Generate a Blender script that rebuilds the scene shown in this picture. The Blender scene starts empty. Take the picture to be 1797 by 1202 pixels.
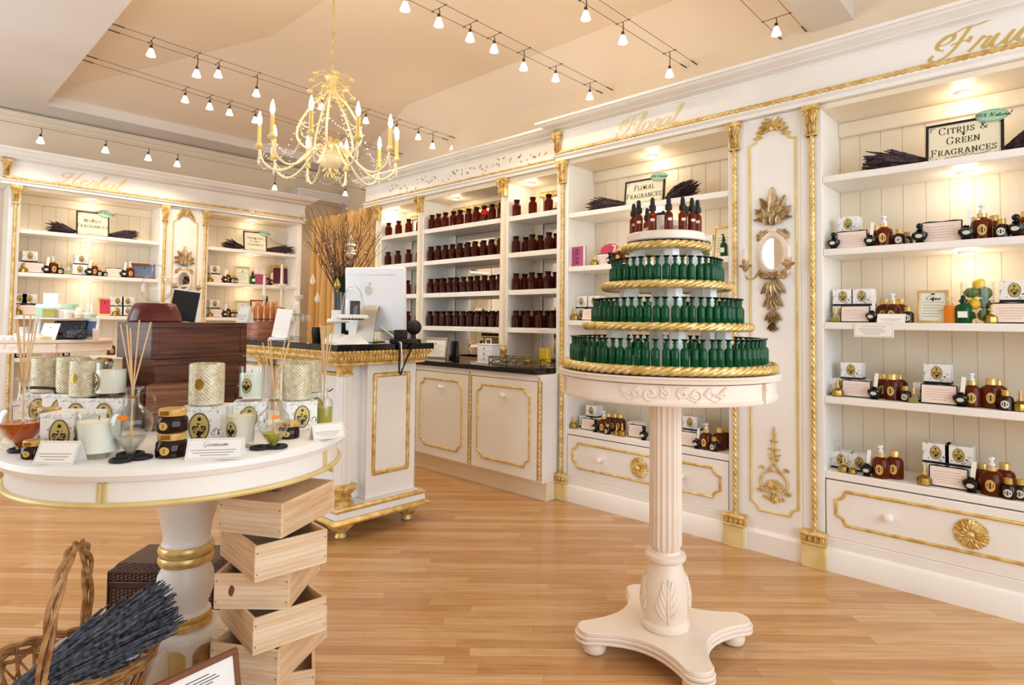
import bpy, bmesh, math, random
import numpy as np
from mathutils import Matrix, Vector
C = bpy.context.scene
COL = C.collection
R = random.Random(7)
PI = math.pi
# ------------------------------------------------------------------ camera, exposure, light
F, CY, YAW, PITCH, ROLL, CAMH = 1060.24, 524.05, 0.814447, 0.0380683, 0.0104612, 1.3
_fw = Vector((math.sin(YAW)*math.cos(PITCH), math.cos(YAW)*math.cos(PITCH), math.sin(PITCH)))
_r0 = Vector((math.cos(YAW), -math.sin(YAW), 0)); _u0 = _r0.cross(_fw)
_rt = _r0*math.cos(ROLL) + _u0*math.sin(ROLL); _up = _u0*math.cos(ROLL) - _r0*math.sin(ROLL)
cd = bpy.data.cameras.new('camera'); cam = bpy.data.objects.new('camera', cd); COL.objects.link(cam)
cam.matrix_world = Matrix(((_rt.x, _up.x, -_fw.x, 0), (_rt.y, _up.y, -_fw.y, 0), (_rt.z, _up.z, -_fw.z, CAMH), (0, 0, 0, 1)))
cd.sensor_width = 36; cd.lens = F/1797*36; cd.shift_y = -(601-CY)/1797; cd.clip_start = .05
C.camera = cam
C.view_settings.view_transform = 'Standard'; C.view_settings.look = 'None'
C.view_settings.gamma = 1; C.view_settings.use_curve_mapping = False
C.view_settings.exposure = -0.13
w = bpy.data.worlds.new('daylight'); C.world = w; w.use_nodes = True
w.node_tree.nodes['Background'].inputs[0].default_value = (.85, .93, 1, 1)
w.node_tree.nodes['Background'].inputs[1].default_value = 1.2
C.cycles.max_bounces = 10; C.cycles.diffuse_bounces = 5; C.cycles.glossy_bounces = 4
C.cycles.transmission_bounces = 8; C.cycles.transparent_max_bounces = 8
C.cycles.caustics_reflective = False; C.cycles.caustics_refractive = False
C.cycles.sample_clamp_indirect = 6

def lamp(kind, name, loc, power, color, size=.05, rot=None, size_y=None, spot=None):
    d = bpy.data.lights.new(name, kind); d.energy = power; d.color = color
    if kind == 'AREA':
        d.shape = 'RECTANGLE'; d.size = size; d.size_y = size_y or size
    else:
        d.shadow_soft_size = size
    if spot: d.spot_size = spot; d.spot_blend = .6
    o = bpy.data.objects.new(name, d); COL.objects.link(o); o.location = loc
    if rot: o.rotation_euler = rot
    return o
DAY = (.74, .87, 1.0); WARM = (1.0, .79, .53); SOFT = (1.0, .84, .63)
# daylight through the shop windows: west side, shop front behind the camera
lamp('AREA', 'daylight_west', (-1.78, 4.7, 1.75), 85, DAY, 3.0, (0, -PI/2, 0), 2.3)
bpy.data.objects['daylight_west'].rotation_euler = (PI/2, 0, -PI/2)
lamp('AREA', 'daylight_front', (1.6, -2.28, 1.75), 150, DAY, 5.0, (PI/2, 0, 0), 2.4)

# ------------------------------------------------------------------ pixel helpers (photo 1797 x 1202)
def ray(u, v): return _fw*F + _rt*(u-898.5) - _up*(v-CY)
def AT(u, v, z):
    d = ray(u, v); t = (z-CAMH)/d.z
    return Vector((t*d.x, t*d.y, z))
def proj(x, y, z):
    d = Vector((x, y, z-CAMH)); k = d.dot(_fw)
    return 898.5+F*d.dot(_rt)/k, CY-F*d.dot(_up)/k
def RX(u, z, x):                     # y on the plane x at height z seen in column u
    v = 560
    for _ in range(6):
        d = ray(u, v); y = x/d.x*d.y; v = proj(x, y, z)[1]
    return y
def LX(u, z, y):
    v = 560
    for _ in range(6):
        d = ray(u, v); x = y/d.y*d.x; v = proj(x, y, z)[1]
    return x
def ATD(u, v, depth):                # point seen at a pixel at a given depth along the view
    d = ray(u, v)/F
    return Vector((0, 0, CAMH)) + d*depth

# ------------------------------------------------------------------ materials
def lin(h):
    h = h.lstrip('#'); out = []
    for i in (0, 2, 4):
        c = int(h[i:i+2], 16)/255
        out.append(c/12.92 if c <= .04045 else ((c+.055)/1.055)**2.4)
    return (*out, 1)
M = {}
def mat(name, col, rough=.5, metal=0, trans=0, ior=1.45, emit=0, emcol=None, spec=.5, coat=0, alpha=1):
    m = bpy.data.materials.new(name); m.use_nodes = True
    b = m.node_tree.nodes['Principled BSDF']
    c = lin(col) if isinstance(col, str) else col
    b.inputs['Base Color'].default_value = c; b.inputs['Roughness'].default_value = rough
    b.inputs['Metallic'].default_value = metal; b.inputs['Transmission Weight'].default_value = trans
    b.inputs['IOR'].default_value = ior; b.inputs['Specular IOR Level'].default_value = spec
    b.inputs['Coat Weight'].default_value = coat; b.inputs['Alpha'].default_value = alpha
    if emit:
        b.inputs['Emission Color'].default_value = lin(emcol) if emcol else c
        b.inputs['Emission Strength'].default_value = emit
    M[name] = m; return m
def N(m, t, **kw):
    n = m.node_tree.nodes.new(t)
    for k, v in kw.items():
        if k in n.inputs: n.inputs[k].default_value = v
        else: setattr(n, k, v)
    return n
def L(m, a, ao, b, bi): m.node_tree.links.new(a.outputs[ao], b.inputs[bi])
def noisy(m, c1, c2, scale=8, detail=4, stretch=None, bump=0, lo=.35, hi=.65, coords='Object', dist=.003, rot=None):
    b = m.node_tree.nodes['Principled BSDF']
    tc = N(m, 'ShaderNodeTexCoord'); mp = N(m, 'ShaderNodeMapping')
    if stretch: mp.inputs['Scale'].default_value = stretch
    if rot: mp.inputs['Rotation'].default_value = rot
    L(m, tc, coords, mp, 'Vector')
    nz = N(m, 'ShaderNodeTexNoise'); nz.inputs['Scale'].default_value = scale; nz.inputs['Detail'].default_value = detail
    L(m, mp, 'Vector', nz, 'Vector')
    cr = N(m, 'ShaderNodeValToRGB'); e = cr.color_ramp.elements
    e[0].position = lo; e[0].color = lin(c1); e[1].position = hi; e[1].color = lin(c2)
    L(m, nz, 'Fac', cr, 'Fac'); L(m, cr, 'Color', b, 'Base Color')
    if bump:
        bp = N(m, 'ShaderNodeBump'); bp.inputs['Strength'].default_value = bump; bp.inputs['Distance'].default_value = dist
        L(m, nz, 'Fac', bp, 'Height'); L(m, bp, 'Normal', b, 'Normal')
    return m
noisy(mat('cream', '#f2e4cb', .42), '#efdfc4', '#f4e8d2', 3)
noisy(mat('white_paint', '#f3f0ea', .35), '#efebe4', '#f6f3ee', 2.5)
noisy(mat('table_cream', '#ecdccb', .35), '#e8d6c4', '#f0e2d3', 4)
noisy(mat('wall_paint', '#ebdcc6', .8), '#e8d8c0', '#eedfca', 2)
noisy(mat('ceiling_paint', '#f1e0cb', .85), '#efdec8', '#f3e4d1', .8)
noisy(mat('soffit_paint', '#e4ddd6', .85), '#e0d8d0', '#e8e2dc', 1)
noisy(mat('gold', '#e0ba68', .34, .45), '#cfa552', '#ecd190', 22, 3, bump=.2, dist=.002)
noisy(mat('gold_leaf', '#dcb565', .4, .42), '#c79a48', '#f2da98', 22, 4, bump=.5, dist=.003)
noisy(mat('antique_gold', '#b08f5c', .42, .5), '#98794c', '#dcc49a', 26, 4, bump=.4, dist=.003)
noisy(mat('gold_paint', '#e0c988', .45, .15), '#d9bf78', '#ead69c', 8)
mat('letter_gold', '#cfb062', .9, spec=.05); mat('faint_gold', '#e9d3a0', .9, spec=.05)
mat('granite', '#0b0a0a', .06)
mat('mirror', '#f3efe8', .02, 1)
mat('black_glass', '#0a0808', .08)
mat('black', '#141213', .45)
mat('black_rubber', '#171515', .6)
mat('white', '#f5f3f0', .4)
mat('white_plastic', '#eef0f4', .25)
mat('grey_metal', '#b9b2a2', .3, .9)
mat('steel', '#8c867c', .35, 1)
mat('dark_wire', '#5b4a36', .45, .8)
mat('paper', '#f6f1e8', .7)
mat('pink_paper', '#f3ddd0', .7)
mat('ink', '#3b3632', .7)
mat('soft_ink', '#a9a099', .7)
mat('mint', '#a9d3b4', .6)
mat('wax', '#f6f3e4', .55, 0, 0, spec=.4)
mat('wax_ivory', '#eadfca', .5)
mat('reed', '#dcb887', .7)
mat('bulb', '#fff2cf', .3, emit=34, emcol='#ffdf9c')
mat('spot_glow', '#fff2dc', .3, emit=14, emcol='#ffeccb')
mat('puck_glow', '#fff2dc', .3, emit=9, emcol='#ffedc9')
mat('frosted', '#fff3e0', .35, 0, .3, emit=1.2, emcol='#fff0d8')
noisy(mat('mahogany', '#4a2415', .35), '#3a1a0e', '#6a3a20', 5, 6, (1, 1, 14), .1)
noisy(mat('mahogany_light', '#7d5238', .45), '#6a3f28', '#94694a', 6, 6, (1, 1, 18), .1)
noisy(mat('red_mahogany', '#5a2018', .2), '#4c1812', '#6e2a1f', 3, 3, (1, 1, 5))
noisy(mat('pine', '#d9b58b', .6), '#cfa578', '#e6c8a2', 3.5, 6, (1.2, 1.2, 22), .12)
noisy(mat('pine_pale', '#e3c9a6', .6), '#d8b68e', '#ecd8bb', 3.5, 6, (1.2, 1.2, 26), .12)
noisy(mat('wicker', '#b07c46', .55), '#8f5f30', '#c99a63', 25, 4, bump=.3)
noisy(mat('dark_leather', '#3c2419', .4), '#2d190f', '#543424', 12)
noisy(mat('lavender', '#3c3e49', .85), '#1f2129', '#686b78', 60, 3, bump=.4)
noisy(mat('dried_stems', '#3a2a30', .85), '#241a1e', '#5a444a', 50, 3)
noisy(mat('twig', '#5d3b2e', .75), '#3d2418', '#8a6450', 30, 3)
noisy(mat('curtain_silk', '#d0a45c', .42), '#c99c54', '#d6ad6a', 2, 2, (1, 1, .3))
mat('silver', '#cfc9bd', .22, 1)
noisy(mat('brass', '#a98a3f', .32, 1), '#8a6c28', '#c9aa5c', 14, 3, bump=.2)
mat('copper', '#c98a5c', .3, .6)
mat('magenta', '#b0527a', .5); mat('magenta_dark', '#6b2450', .5); mat('coral_red', '#d63a56', .45)
mat('orange_wax', '#ee8a1c', .4); mat('lemon', '#f1c232', .45); mat('lime', '#55702a', .45)
mat('blue_print', '#5d6f92', .5); mat('plum_print', '#5b1f38', .5); mat('wood_frame', '#7b4a2a', .45)
mat('vellum', '#efe6c8', .6); mat('sage_paper', '#e6ead9', .65); mat('mint_box', '#b7d9c4', .5); mat('olive_box', '#b6ab5c', .5)
mat('chand_cream', '#f0e0b8', .4, .05); mat('sleeve_gold', '#e3bd6c', .45)

def glassy(name, tint, diff, fac, rough=.04, refl=.5):
    '''thin-walled or tinted glass: light passes straight through, tinted, under a glossy skin'''
    m = mat(name, diff, rough, spec=refl); nt = m.node_tree; b = nt.nodes['Principled BSDF']; out = nt.nodes['Material Output']
    tr = N(m, 'ShaderNodeBsdfTransparent'); tr.inputs[0].default_value = lin(tint)
    lw = N(m, 'ShaderNodeLayerWeight'); lw.inputs['Blend'].default_value = .25
    mr = N(m, 'ShaderNodeMapRange'); mr.inputs['To Min'].default_value = 1-fac; mr.inputs['To Max'].default_value = min(1, 1-fac+.55)
    nt.links.new(lw.outputs['Facing'], mr.inputs['Value'])
    mx = N(m, 'ShaderNodeMixShader'); nt.links.new(mr.outputs[0], mx.inputs[0]); nt.links.new(tr.outputs[0], mx.inputs[1]); nt.links.new(b.outputs[0], mx.inputs[2]); nt.links.new(mx.outputs[0], out.inputs[0])
    return m
def clear(name, tint, lo=.03, hi=.65):
    m = mat(name, '#ffffff'); nt = m.node_tree; out = nt.nodes['Material Output']
    tr = N(m, 'ShaderNodeBsdfTransparent'); tr.inputs[0].default_value = lin(tint); gl = N(m, 'ShaderNodeBsdfGlossy'); gl.inputs['Roughness'].default_value = .02
    lw = N(m, 'ShaderNodeLayerWeight'); lw.inputs['Blend'].default_value = .35; pw = N(m, 'ShaderNodeMath'); pw.operation = 'POWER'; pw.inputs[1].default_value = 2.2
    nt.links.new(lw.outputs['Facing'], pw.inputs[0]); mr = N(m, 'ShaderNodeMapRange'); mr.inputs['To Min'].default_value = lo; mr.inputs['To Max'].default_value = hi; nt.links.new(pw.outputs[0], mr.inputs['Value'])
    mx = N(m, 'ShaderNodeMixShader'); nt.links.new(mr.outputs[0], mx.inputs[0]); nt.links.new(tr.outputs[0], mx.inputs[1]); nt.links.new(gl.outputs[0], mx.inputs[2]); nt.links.new(mx.outputs[0], out.inputs[0])
clear('thin_glass', '#fefffe', .025, .85); clear('clear_glass', '#ffffff')
glassy('crystal', '#ffffff', '#f6f0e2', .55, .03, 1)
glassy('amber_glass', '#c4661a', '#70300e', .55); glassy('brown_glass', '#b4511c', '#4a1a08', .58); glassy('dark_amber', '#5a1f0c', '#260d08', .2)
glassy('green_glass', '#2a9f5c', '#0c5a33', .46); glassy('green_stopper', '#0f5a38', '#06301f', .25)
glassy('amber_oil', '#d9720f', '#cf6a12', .55); glassy('yellow_oil', '#f2d800', '#ecd000', .5); glassy('green_oil', '#d8d25a', '#cdc74a', .55)
glassy('vase_glass', '#6d9484', '#2f4f44', .6); glassy('teal_glass', '#3fa6b4', '#1f7f8f', .3)
noisy(mat('copper_wood', '#9a5a3c', .35), '#85492e', '#b06e4c', 6, 4, (1, 1, 6))
noisy(mat('cut_glass', '#e2d9bd', .16, .15, spec=.8), '#bfb18a', '#e0d6ba', 60)
def toile(m, scale, thr=.52):                             # white gift paper with sparse black scrolls
    b = m.node_tree.nodes['Principled BSDF']
    tc = N(m, 'ShaderNodeTexCoord'); nz = N(m, 'ShaderNodeTexNoise')
    nz.inputs['Scale'].default_value = scale; nz.inputs['Detail'].default_value = 2; nz.inputs['Distortion'].default_value = 2.2
    L(m, tc, 'Object', nz, 'Vector')
    cr = N(m, 'ShaderNodeValToRGB'); cr.color_ramp.interpolation = 'LINEAR'
    for p, c in ((.0, '#f3f1ee'), (.372, '#f3f1ee'), (.38, '#4a4852'), (.392, '#33313a'), (.40, '#f3f1ee'), (.605, '#f3f1ee'), (.613, '#4a4852'), (.63, '#3a3842'), (.638, '#f3f1ee')):
        if p == 0: el = cr.color_ramp.elements[0]
        else: el = cr.color_ramp.elements.new(p)
        el.position = p; el.color = lin(c)
    cr.color_ramp.elements[-1].color = lin('#f3f1ee')
    L(m, nz, 'Fac', cr, 'Fac')
    n2 = N(m, 'ShaderNodeTexNoise'); n2.inputs['Scale'].default_value = scale*.9; L(m, tc, 'Object', n2, 'Vector')
    st = N(m, 'ShaderNodeMath'); st.operation = 'GREATER_THAN'; st.inputs[1].default_value = thr; L(m, n2, 'Fac', st, 0)
    mx = N(m, 'ShaderNodeMix'); mx.data_type = 'RGBA'; mx.inputs[6].default_value = lin('#f3f1ee'); m.node_tree.links.new(st.outputs[0], mx.inputs[0]); m.node_tree.links.new(cr.outputs[0], mx.inputs[7]); m.node_tree.links.new(mx.outputs[2], b.inputs['Base Color'])
    return cr
toile(mat('toile', '#f3f1ee', .45), 22, .47)
for el in toile(mat('dark_print', '#222222'), 30, 0).color_ramp.elements: el.color = lin('#17141a') if el.color[0] > .5 else lin('#8b8a94')

def weave():                                        # basket weave of dark splints
    m = mat('dark_weave', '#4a2a1e', .45); b = m.node_tree.nodes['Principled BSDF']; tc = N(m, 'ShaderNodeTexCoord'); ws = []
    for d, rot in (('X', (0, 0, PI/4)), ('Z', (.35, .35, 0))):
        mp = N(m, 'ShaderNodeMapping'); mp.inputs['Rotation'].default_value = rot; L(m, tc, 'Object', mp, 'Vector')
        wv = N(m, 'ShaderNodeTexWave'); wv.bands_direction = d; wv.inputs['Scale'].default_value = 26; wv.inputs['Distortion'].default_value = 1.2; wv.inputs['Detail'].default_value = 1; L(m, mp, 'Vector', wv, 'Vector'); ws.append(wv)
    mu = N(m, 'ShaderNodeMath'); mu.operation = 'MULTIPLY'; L(m, ws[0], 'Fac', mu, 0); L(m, ws[1], 'Fac', mu, 1)
    cr = N(m, 'ShaderNodeValToRGB'); e = cr.color_ramp.elements; e[0].position = .05; e[0].color = lin('#2a150f'); e[1].position = .7; e[1].color = lin('#7d5040')
    L(m, mu, 0, cr, 'Fac'); L(m, cr, 'Color', b, 'Base Color'); bp = N(m, 'ShaderNodeBump'); bp.inputs['Strength'].default_value = .8; bp.inputs['Distance'].default_value = .006; L(m, mu, 0, bp, 'Height'); L(m, bp, 'Normal', b, 'Normal')
weave()

def planks():
    m = mat('oak_floor', '#d2a56b', .28, coat=.25)
    b = m.node_tree.nodes['Principled BSDF']
    tc = N(m, 'ShaderNodeTexCoord'); mp = N(m, 'ShaderNodeMapping')
    mp.inputs['Rotation'].default_value = (0, 0, .8144)
    L(m, tc, 'Object', mp, 'Vector')
    def MA(op, a, b_=None):
        n = N(m, 'ShaderNodeMath'); n.operation = op
        for k, q in ((0, a), (1, b_)):
            if q is None: continue
            if isinstance(q, (int, float)): n.inputs[k].default_value = q
            else: m.node_tree.links.new(q, n.inputs[k])
        return n.outputs[0]
    sx = N(m, 'ShaderNodeSeparateXYZ'); L(m, mp, 'Vector', sx, 'Vector')
    W_, LN = .060, 1.05
    yr = MA('DIVIDE', sx.outputs[1], W_); row = MA('FLOOR', yr)
    wn = N(m, 'ShaderNodeTexWhiteNoise'); wn.noise_dimensions = '1D'; m.node_tree.links.new(row, wn.inputs['W'])
    xr = MA('ADD', MA('DIVIDE', sx.outputs[0], LN), wn.outputs['Value']); col = MA('FLOOR', xr)
    cv = N(m, 'ShaderNodeCombineXYZ'); m.node_tree.links.new(col, cv.inputs[0]); m.node_tree.links.new(row, cv.inputs[1])
    w2 = N(m, 'ShaderNodeTexWhiteNoise'); w2.noise_dimensions = '2D'; L(m, cv, 'Vector', w2, 'Vector')
    bk = N(m, 'ShaderNodeValToRGB'); e0 = bk.color_ramp.elements
    e0[0].position = 0; e0[0].color = lin('#bf905d'); e0[1].position = 1; e0[1].color = lin('#d8b384')
    q_ = e0.new(.5); q_.color = lin('#cca06b')
    L(m, w2, 'Value', bk, 'Fac')
    fy = MA('FRACT', yr); fx = MA('FRACT', xr)
    ey = MA('MINIMUM', fy, MA('SUBTRACT', 1, fy)); ex = MA('MULTIPLY', MA('MINIMUM', fx, MA('SUBTRACT', 1, fx)), LN/W_)
    seam = MA('LESS_THAN', MA('MINIMUM', ex, ey), .018)
    sm = N(m, 'ShaderNodeMix'); sm.data_type = 'RGBA'; m.node_tree.links.new(MA('MULTIPLY', seam, .55), sm.inputs[0]); m.node_tree.links.new(bk.outputs[0], sm.inputs[6]); sm.inputs[7].default_value = lin('#9a6b3e')
    m2 = N(m, 'ShaderNodeMapping'); m2.inputs['Scale'].default_value = (1.3, 26, 1); L(m, mp, 'Vector', m2, 'Vector')
    nz = N(m, 'ShaderNodeTexNoise'); nz.inputs['Scale'].default_value = 2.6; nz.inputs['Detail'].default_value = 6; L(m, m2, 'Vector', nz, 'Vector')
    cr = N(m, 'ShaderNodeValToRGB'); e = cr.color_ramp.elements
    e[0].position = .3; e[0].color = lin('#c9a070'); e[1].position = .7; e[1].color = lin('#ffffff')
    L(m, nz, 'Fac', cr, 'Fac')
    mx = N(m, 'ShaderNodeMix'); mx.data_type = 'RGBA'; mx.blend_type = 'MULTIPLY'; mx.inputs[0].default_value = .55
    m.node_tree.links.new(sm.outputs[2], mx.inputs[6]); m.node_tree.links.new(cr.outputs['Color'], mx.inputs[7])
    m.node_tree.links.new(mx.outputs[2], b.inputs['Base Color'])
planks()

# ------------------------------------------------------------------ mesh builder
class MB:
    def __init__(s): s.v = []; s.f = []; s.m = []; s.T = Matrix(); s.mi = 0
    def add(s, vs, fs):
        o = len(s.v); T = s.T
        s.v += [tuple(T @ Vector(p)) for p in vs]
        s.f += [tuple(i+o for i in f) for f in fs]; s.m += [s.mi]*len(fs)
        return s
    def at(s, x=0, y=0, z=0, rz=0, rx=0, ry=0, sc=1):
        s.T = Matrix.Translation((x, y, z)) @ Matrix.Rotation(rz, 4, 'Z') @ Matrix.Rotation(ry, 4, 'Y') @ Matrix.Rotation(rx, 4, 'X') @ Matrix.Scale(sc, 4)
        return s
    def box(s, x0, x1, y0, y1, z0, z1):
        return s.add([(x, y, z) for z in (z0, z1) for y in (y0, y1) for x in (x0, x1)],
                     [(0, 2, 3, 1), (4, 5, 7, 6), (0, 1, 5, 4), (2, 6, 7, 3), (0, 4, 6, 2), (1, 3, 7, 5)])
    def lathe(s, pr, n=20, rfun=None, sx=1, sy=1):
        vs = []; fs = []; k = len(pr)
        for j in range(n):
            a = 2*PI*j/n
            for r, z in pr:
                q = r*(rfun(a, z) if rfun else 1)
                vs.append((q*math.cos(a)*sx, q*math.sin(a)*sy, z))
        for j in range(n):
            j2 = (j+1) % n
            for i in range(k-1):
                if pr[i][0] < 1e-6 and pr[i+1][0] < 1e-6: continue
                fs.append((j*k+i, j2*k+i, j2*k+i+1, j*k+i+1))
        for i, rev in ((0, True), (k-1, False)):
            if pr[i][0] > 1e-6:
                f = [j*k+i for j in range(n)]
                fs.append(tuple(reversed(f)) if rev else tuple(f))
        return s.add(vs, fs)
    def prism(s, poly, y0, y1):          # polygon in xz, extruded along y (front at y0)
        n = len(poly)
        vs = [(x, y0, z) for x, z in poly] + [(x, y1, z) for x, z in poly]
        fs = [tuple(range(n)), tuple(reversed(range(n, 2*n)))] + [(i, i+n, (i+1) % n+n, (i+1) % n) for i in range(n)]
        return s.add(vs, fs)
    def slab(s, poly, z0, z1):           # polygon in xy, extruded along z
        n = len(poly)
        vs = [(x, y, z0) for x, y in poly] + [(x, y, z1) for x, y in poly]
        fs = [tuple(reversed(range(n))), tuple(range(n, 2*n))] + [(i, (i+1) % n, (i+1) % n+n, i+n) for i in range(n)]
        return s.add(vs, fs)
    def tube(s, pts, r, n=8, closed=False, rf=None, cap=True):
        pts = [Vector(p) for p in pts]; m = len(pts); rr = r if isinstance(r, (list, tuple)) else [r]*m
        vs = []; fs = []; prev = None
        for i, p in enumerate(pts):
            if closed: t = pts[(i+1) % m]-pts[i-1]
            else: t = pts[min(i+1, m-1)]-pts[max(i-1, 0)]
            t.normalize()
            if prev is None:
                a = Vector((0, 0, 1)) if abs(t.z) < .9 else Vector((1, 0, 0))
                nx = a.cross(t).normalized()
            else:
                nx = (prev - t*prev.dot(t)); nx = nx.normalized() if nx.length > 1e-6 else prev
            prev = nx; ny = t.cross(nx)
            for j in range(n):
                a = 2*PI*j/n; q = rr[i]*(rf(a, i) if rf else 1)
                vs.append(tuple(p + nx*(q*math.cos(a)) + ny*(q*math.sin(a))))
        for i in range(m if closed else m-1):
            i2 = (i+1) % m
            for j in range(n):
                j2 = (j+1) % n; fs.append((i*n+j, i*n+j2, i2*n+j2, i2*n+j))
        if not closed and cap:
            fs.append(tuple(reversed(range(n)))); fs.append(tuple(range((m-1)*n, m*n)))
        return s.add(vs, fs)
    def rope(s, pts, r, pitch=.05, closed=False, lobes=2, n=10, step=.0045):
        P = [Vector(p) for p in pts]
        if closed: P.append(P[0])
        d = [0]
        for a, b in zip(P, P[1:]): d.append(d[-1]+(b-a).length)
        tot = d[-1]; k = max(4, int(tot/step)); turns = max(1, round(tot/pitch)); out = []; j = 0
        for i in range(k if closed else k+1):
            t = tot*i/k
            while j < len(d)-2 and d[j+1] < t: j += 1
            q = (t-d[j])/max(1e-9, d[j+1]-d[j]); out.append(P[j].lerp(P[j+1], q))
        return s.tube(out, r, n, closed, lambda a, i: 1.04-.48*(1-math.sqrt(abs(math.cos(lobes/2*a + PI*lobes*turns*i/k)))))
    def sweep(s, prof, p0, p1, side):     # moulding: profile (out, z) swept from p0 to p1, side = outward vector
        a, b, o = Vector(p0), Vector(p1), Vector(side); n = len(prof)
        vs = [tuple(a+o*x+Vector((0, 0, z))) for x, z in prof] + [tuple(b+o*x+Vector((0, 0, z))) for x, z in prof]
        fs = [(i, i+1, n+i+1, n+i) for i in range(n-1)] + [tuple(range(n)), tuple(reversed(range(n, 2*n)))]
        return s.add(vs, fs)
    def ball(s, c, r, n=10, sz=1, sx=1, sy=1):
        T0 = s.T; s.T = T0 @ Matrix.Translation(c); k = max(4, n//2)
        s.lathe([(0 if i in (0, k) else r*math.sin(PI*i/k), -r*sz*math.cos(PI*i/k)) for i in range(k+1)], n, None, sx, sy)
        s.T = T0; return s
    def build(s, name, mats, parent=None, bevel=0, smooth=38, loc=None, seg=2):
        me = bpy.data.meshes.new(name); me.from_pydata(s.v, [], s.f); me.update()
        bm = bmesh.new(); bm.from_mesh(me); bmesh.ops.recalc_face_normals(bm, faces=bm.faces); bm.to_mesh(me); bm.free()
        for x in (mats if isinstance(mats, (list, tuple)) else [mats]): me.materials.append(M[x])
        me.polygons.foreach_set('material_index', s.m)
        me.polygons.foreach_set('use_smooth', [True]*len(s.f)); me.set_sharp_from_angle(angle=math.radians(smooth))
        o = bpy.data.objects.new(name, me); COL.objects.link(o)
        if parent: attach(o, parent)
        if loc: o.location = loc
        if bevel:
            b = o.modifiers.new('bevel', 'BEVEL'); b.width = bevel; b.segments = seg; b.limit_method = 'ANGLE'; b.angle_limit = math.radians(40)
        return o
KIDS = {}
def attach(o, p): o.parent = p; KIDS.setdefault(p.name, []).append(o)
def thing(name, label, cat, loc=(0, 0, 0), rz=0, group=None, sc=1):
    o = bpy.data.objects.new(name, None); COL.objects.link(o); o.empty_display_size = .05
    o.location = loc; o.rotation_euler = (0, 0, rz); o.scale = (sc, sc, sc)
    return tag(o, label, cat, group)
def tag(o, label, cat, group=None, kind=None):
    o['label'] = label; o['category'] = cat
    if group: o['group'] = group
    if kind: o['kind'] = kind
    return o
def struct(o): o['kind'] = 'structure'; return o
def copy_tree(o, parent=None):
    c = o.copy(); COL.objects.link(c)
    if parent: attach(c, parent)
    for k in KIDS.get(o.name, []): copy_tree(k, c)
    return c
PROTO = {}
def put(kind, build, loc, rz=0, sc=1):
    """first use builds the thing, later uses copy it with all its parts"""
    if kind not in PROTO: PROTO[kind] = o = build()
    else: o = copy_tree(PROTO[kind])
    o.location = loc; o.rotation_euler = (0, 0, rz); o.scale = (sc, sc, sc)
    return o
ORD = 'first second third fourth fifth sixth seventh eighth ninth tenth eleventh twelfth thirteenth fourteenth fifteenth sixteenth seventeenth eighteenth nineteenth twentieth'.split()
TENS = {2: 'twenty', 3: 'thirty', 4: 'forty', 5: 'fifty', 6: 'sixty', 7: 'seventy', 8: 'eighty', 9: 'ninety'}
TIETH = {2: 'twentieth', 3: 'thirtieth', 4: 'fortieth', 5: 'fiftieth', 6: 'sixtieth', 7: 'seventieth', 8: 'eightieth', 9: 'ninetieth'}
def ordinal(n):
    if n <= 20: return ORD[n-1]
    return TIETH[n//10] if n % 10 == 0 else TENS[n//10]+'-'+ORD[n % 10-1]

# ------------------------------------------------------------------ lettering: pen strokes of varying width
def spline(pts, k=8):
    P = [np.array(p, float) for p in pts]
    if len(P) < 3: return P
    P = [2*P[0]-P[1]] + P + [2*P[-1]-P[-2]]; out = []
    for i in range(1, len(P)-2):
        a, b, c, d = P[i-1:i+3]
        for j in range(k):
            t = j/k
            out.append(.5*((2*b)+(-a+c)*t+(2*a-5*b+4*c-d)*t*t+(-a+3*b-3*c+d)*t**3))
    return out+[P[-2]]
def ribbon(mb, pts, thin, thick, y=0):
    n = len(pts); vs = []
    for i, p in enumerate(pts):
        t = pts[min(i+1, n-1)]-pts[max(i-1, 0)]; l = math.hypot(*t) or 1; t = t/l
        w = (thin+(thick-thin)*abs(t[1])**2)/2; nx, nz = -t[1]*w, t[0]*w
        yy = y-.0005*i/n-.00007*(len(mb.v) % 6); vs += [(p[0]+nx, yy, p[1]+nz), (p[0]-nx, yy, p[1]-nz)]
    mb.add(vs, [(2*i, 2*i+1, 2*i+3, 2*i+2) for i in range(n-1)])
def P(s): return [tuple(float(x) for x in q.split(',')) for q in s.split()]
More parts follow.
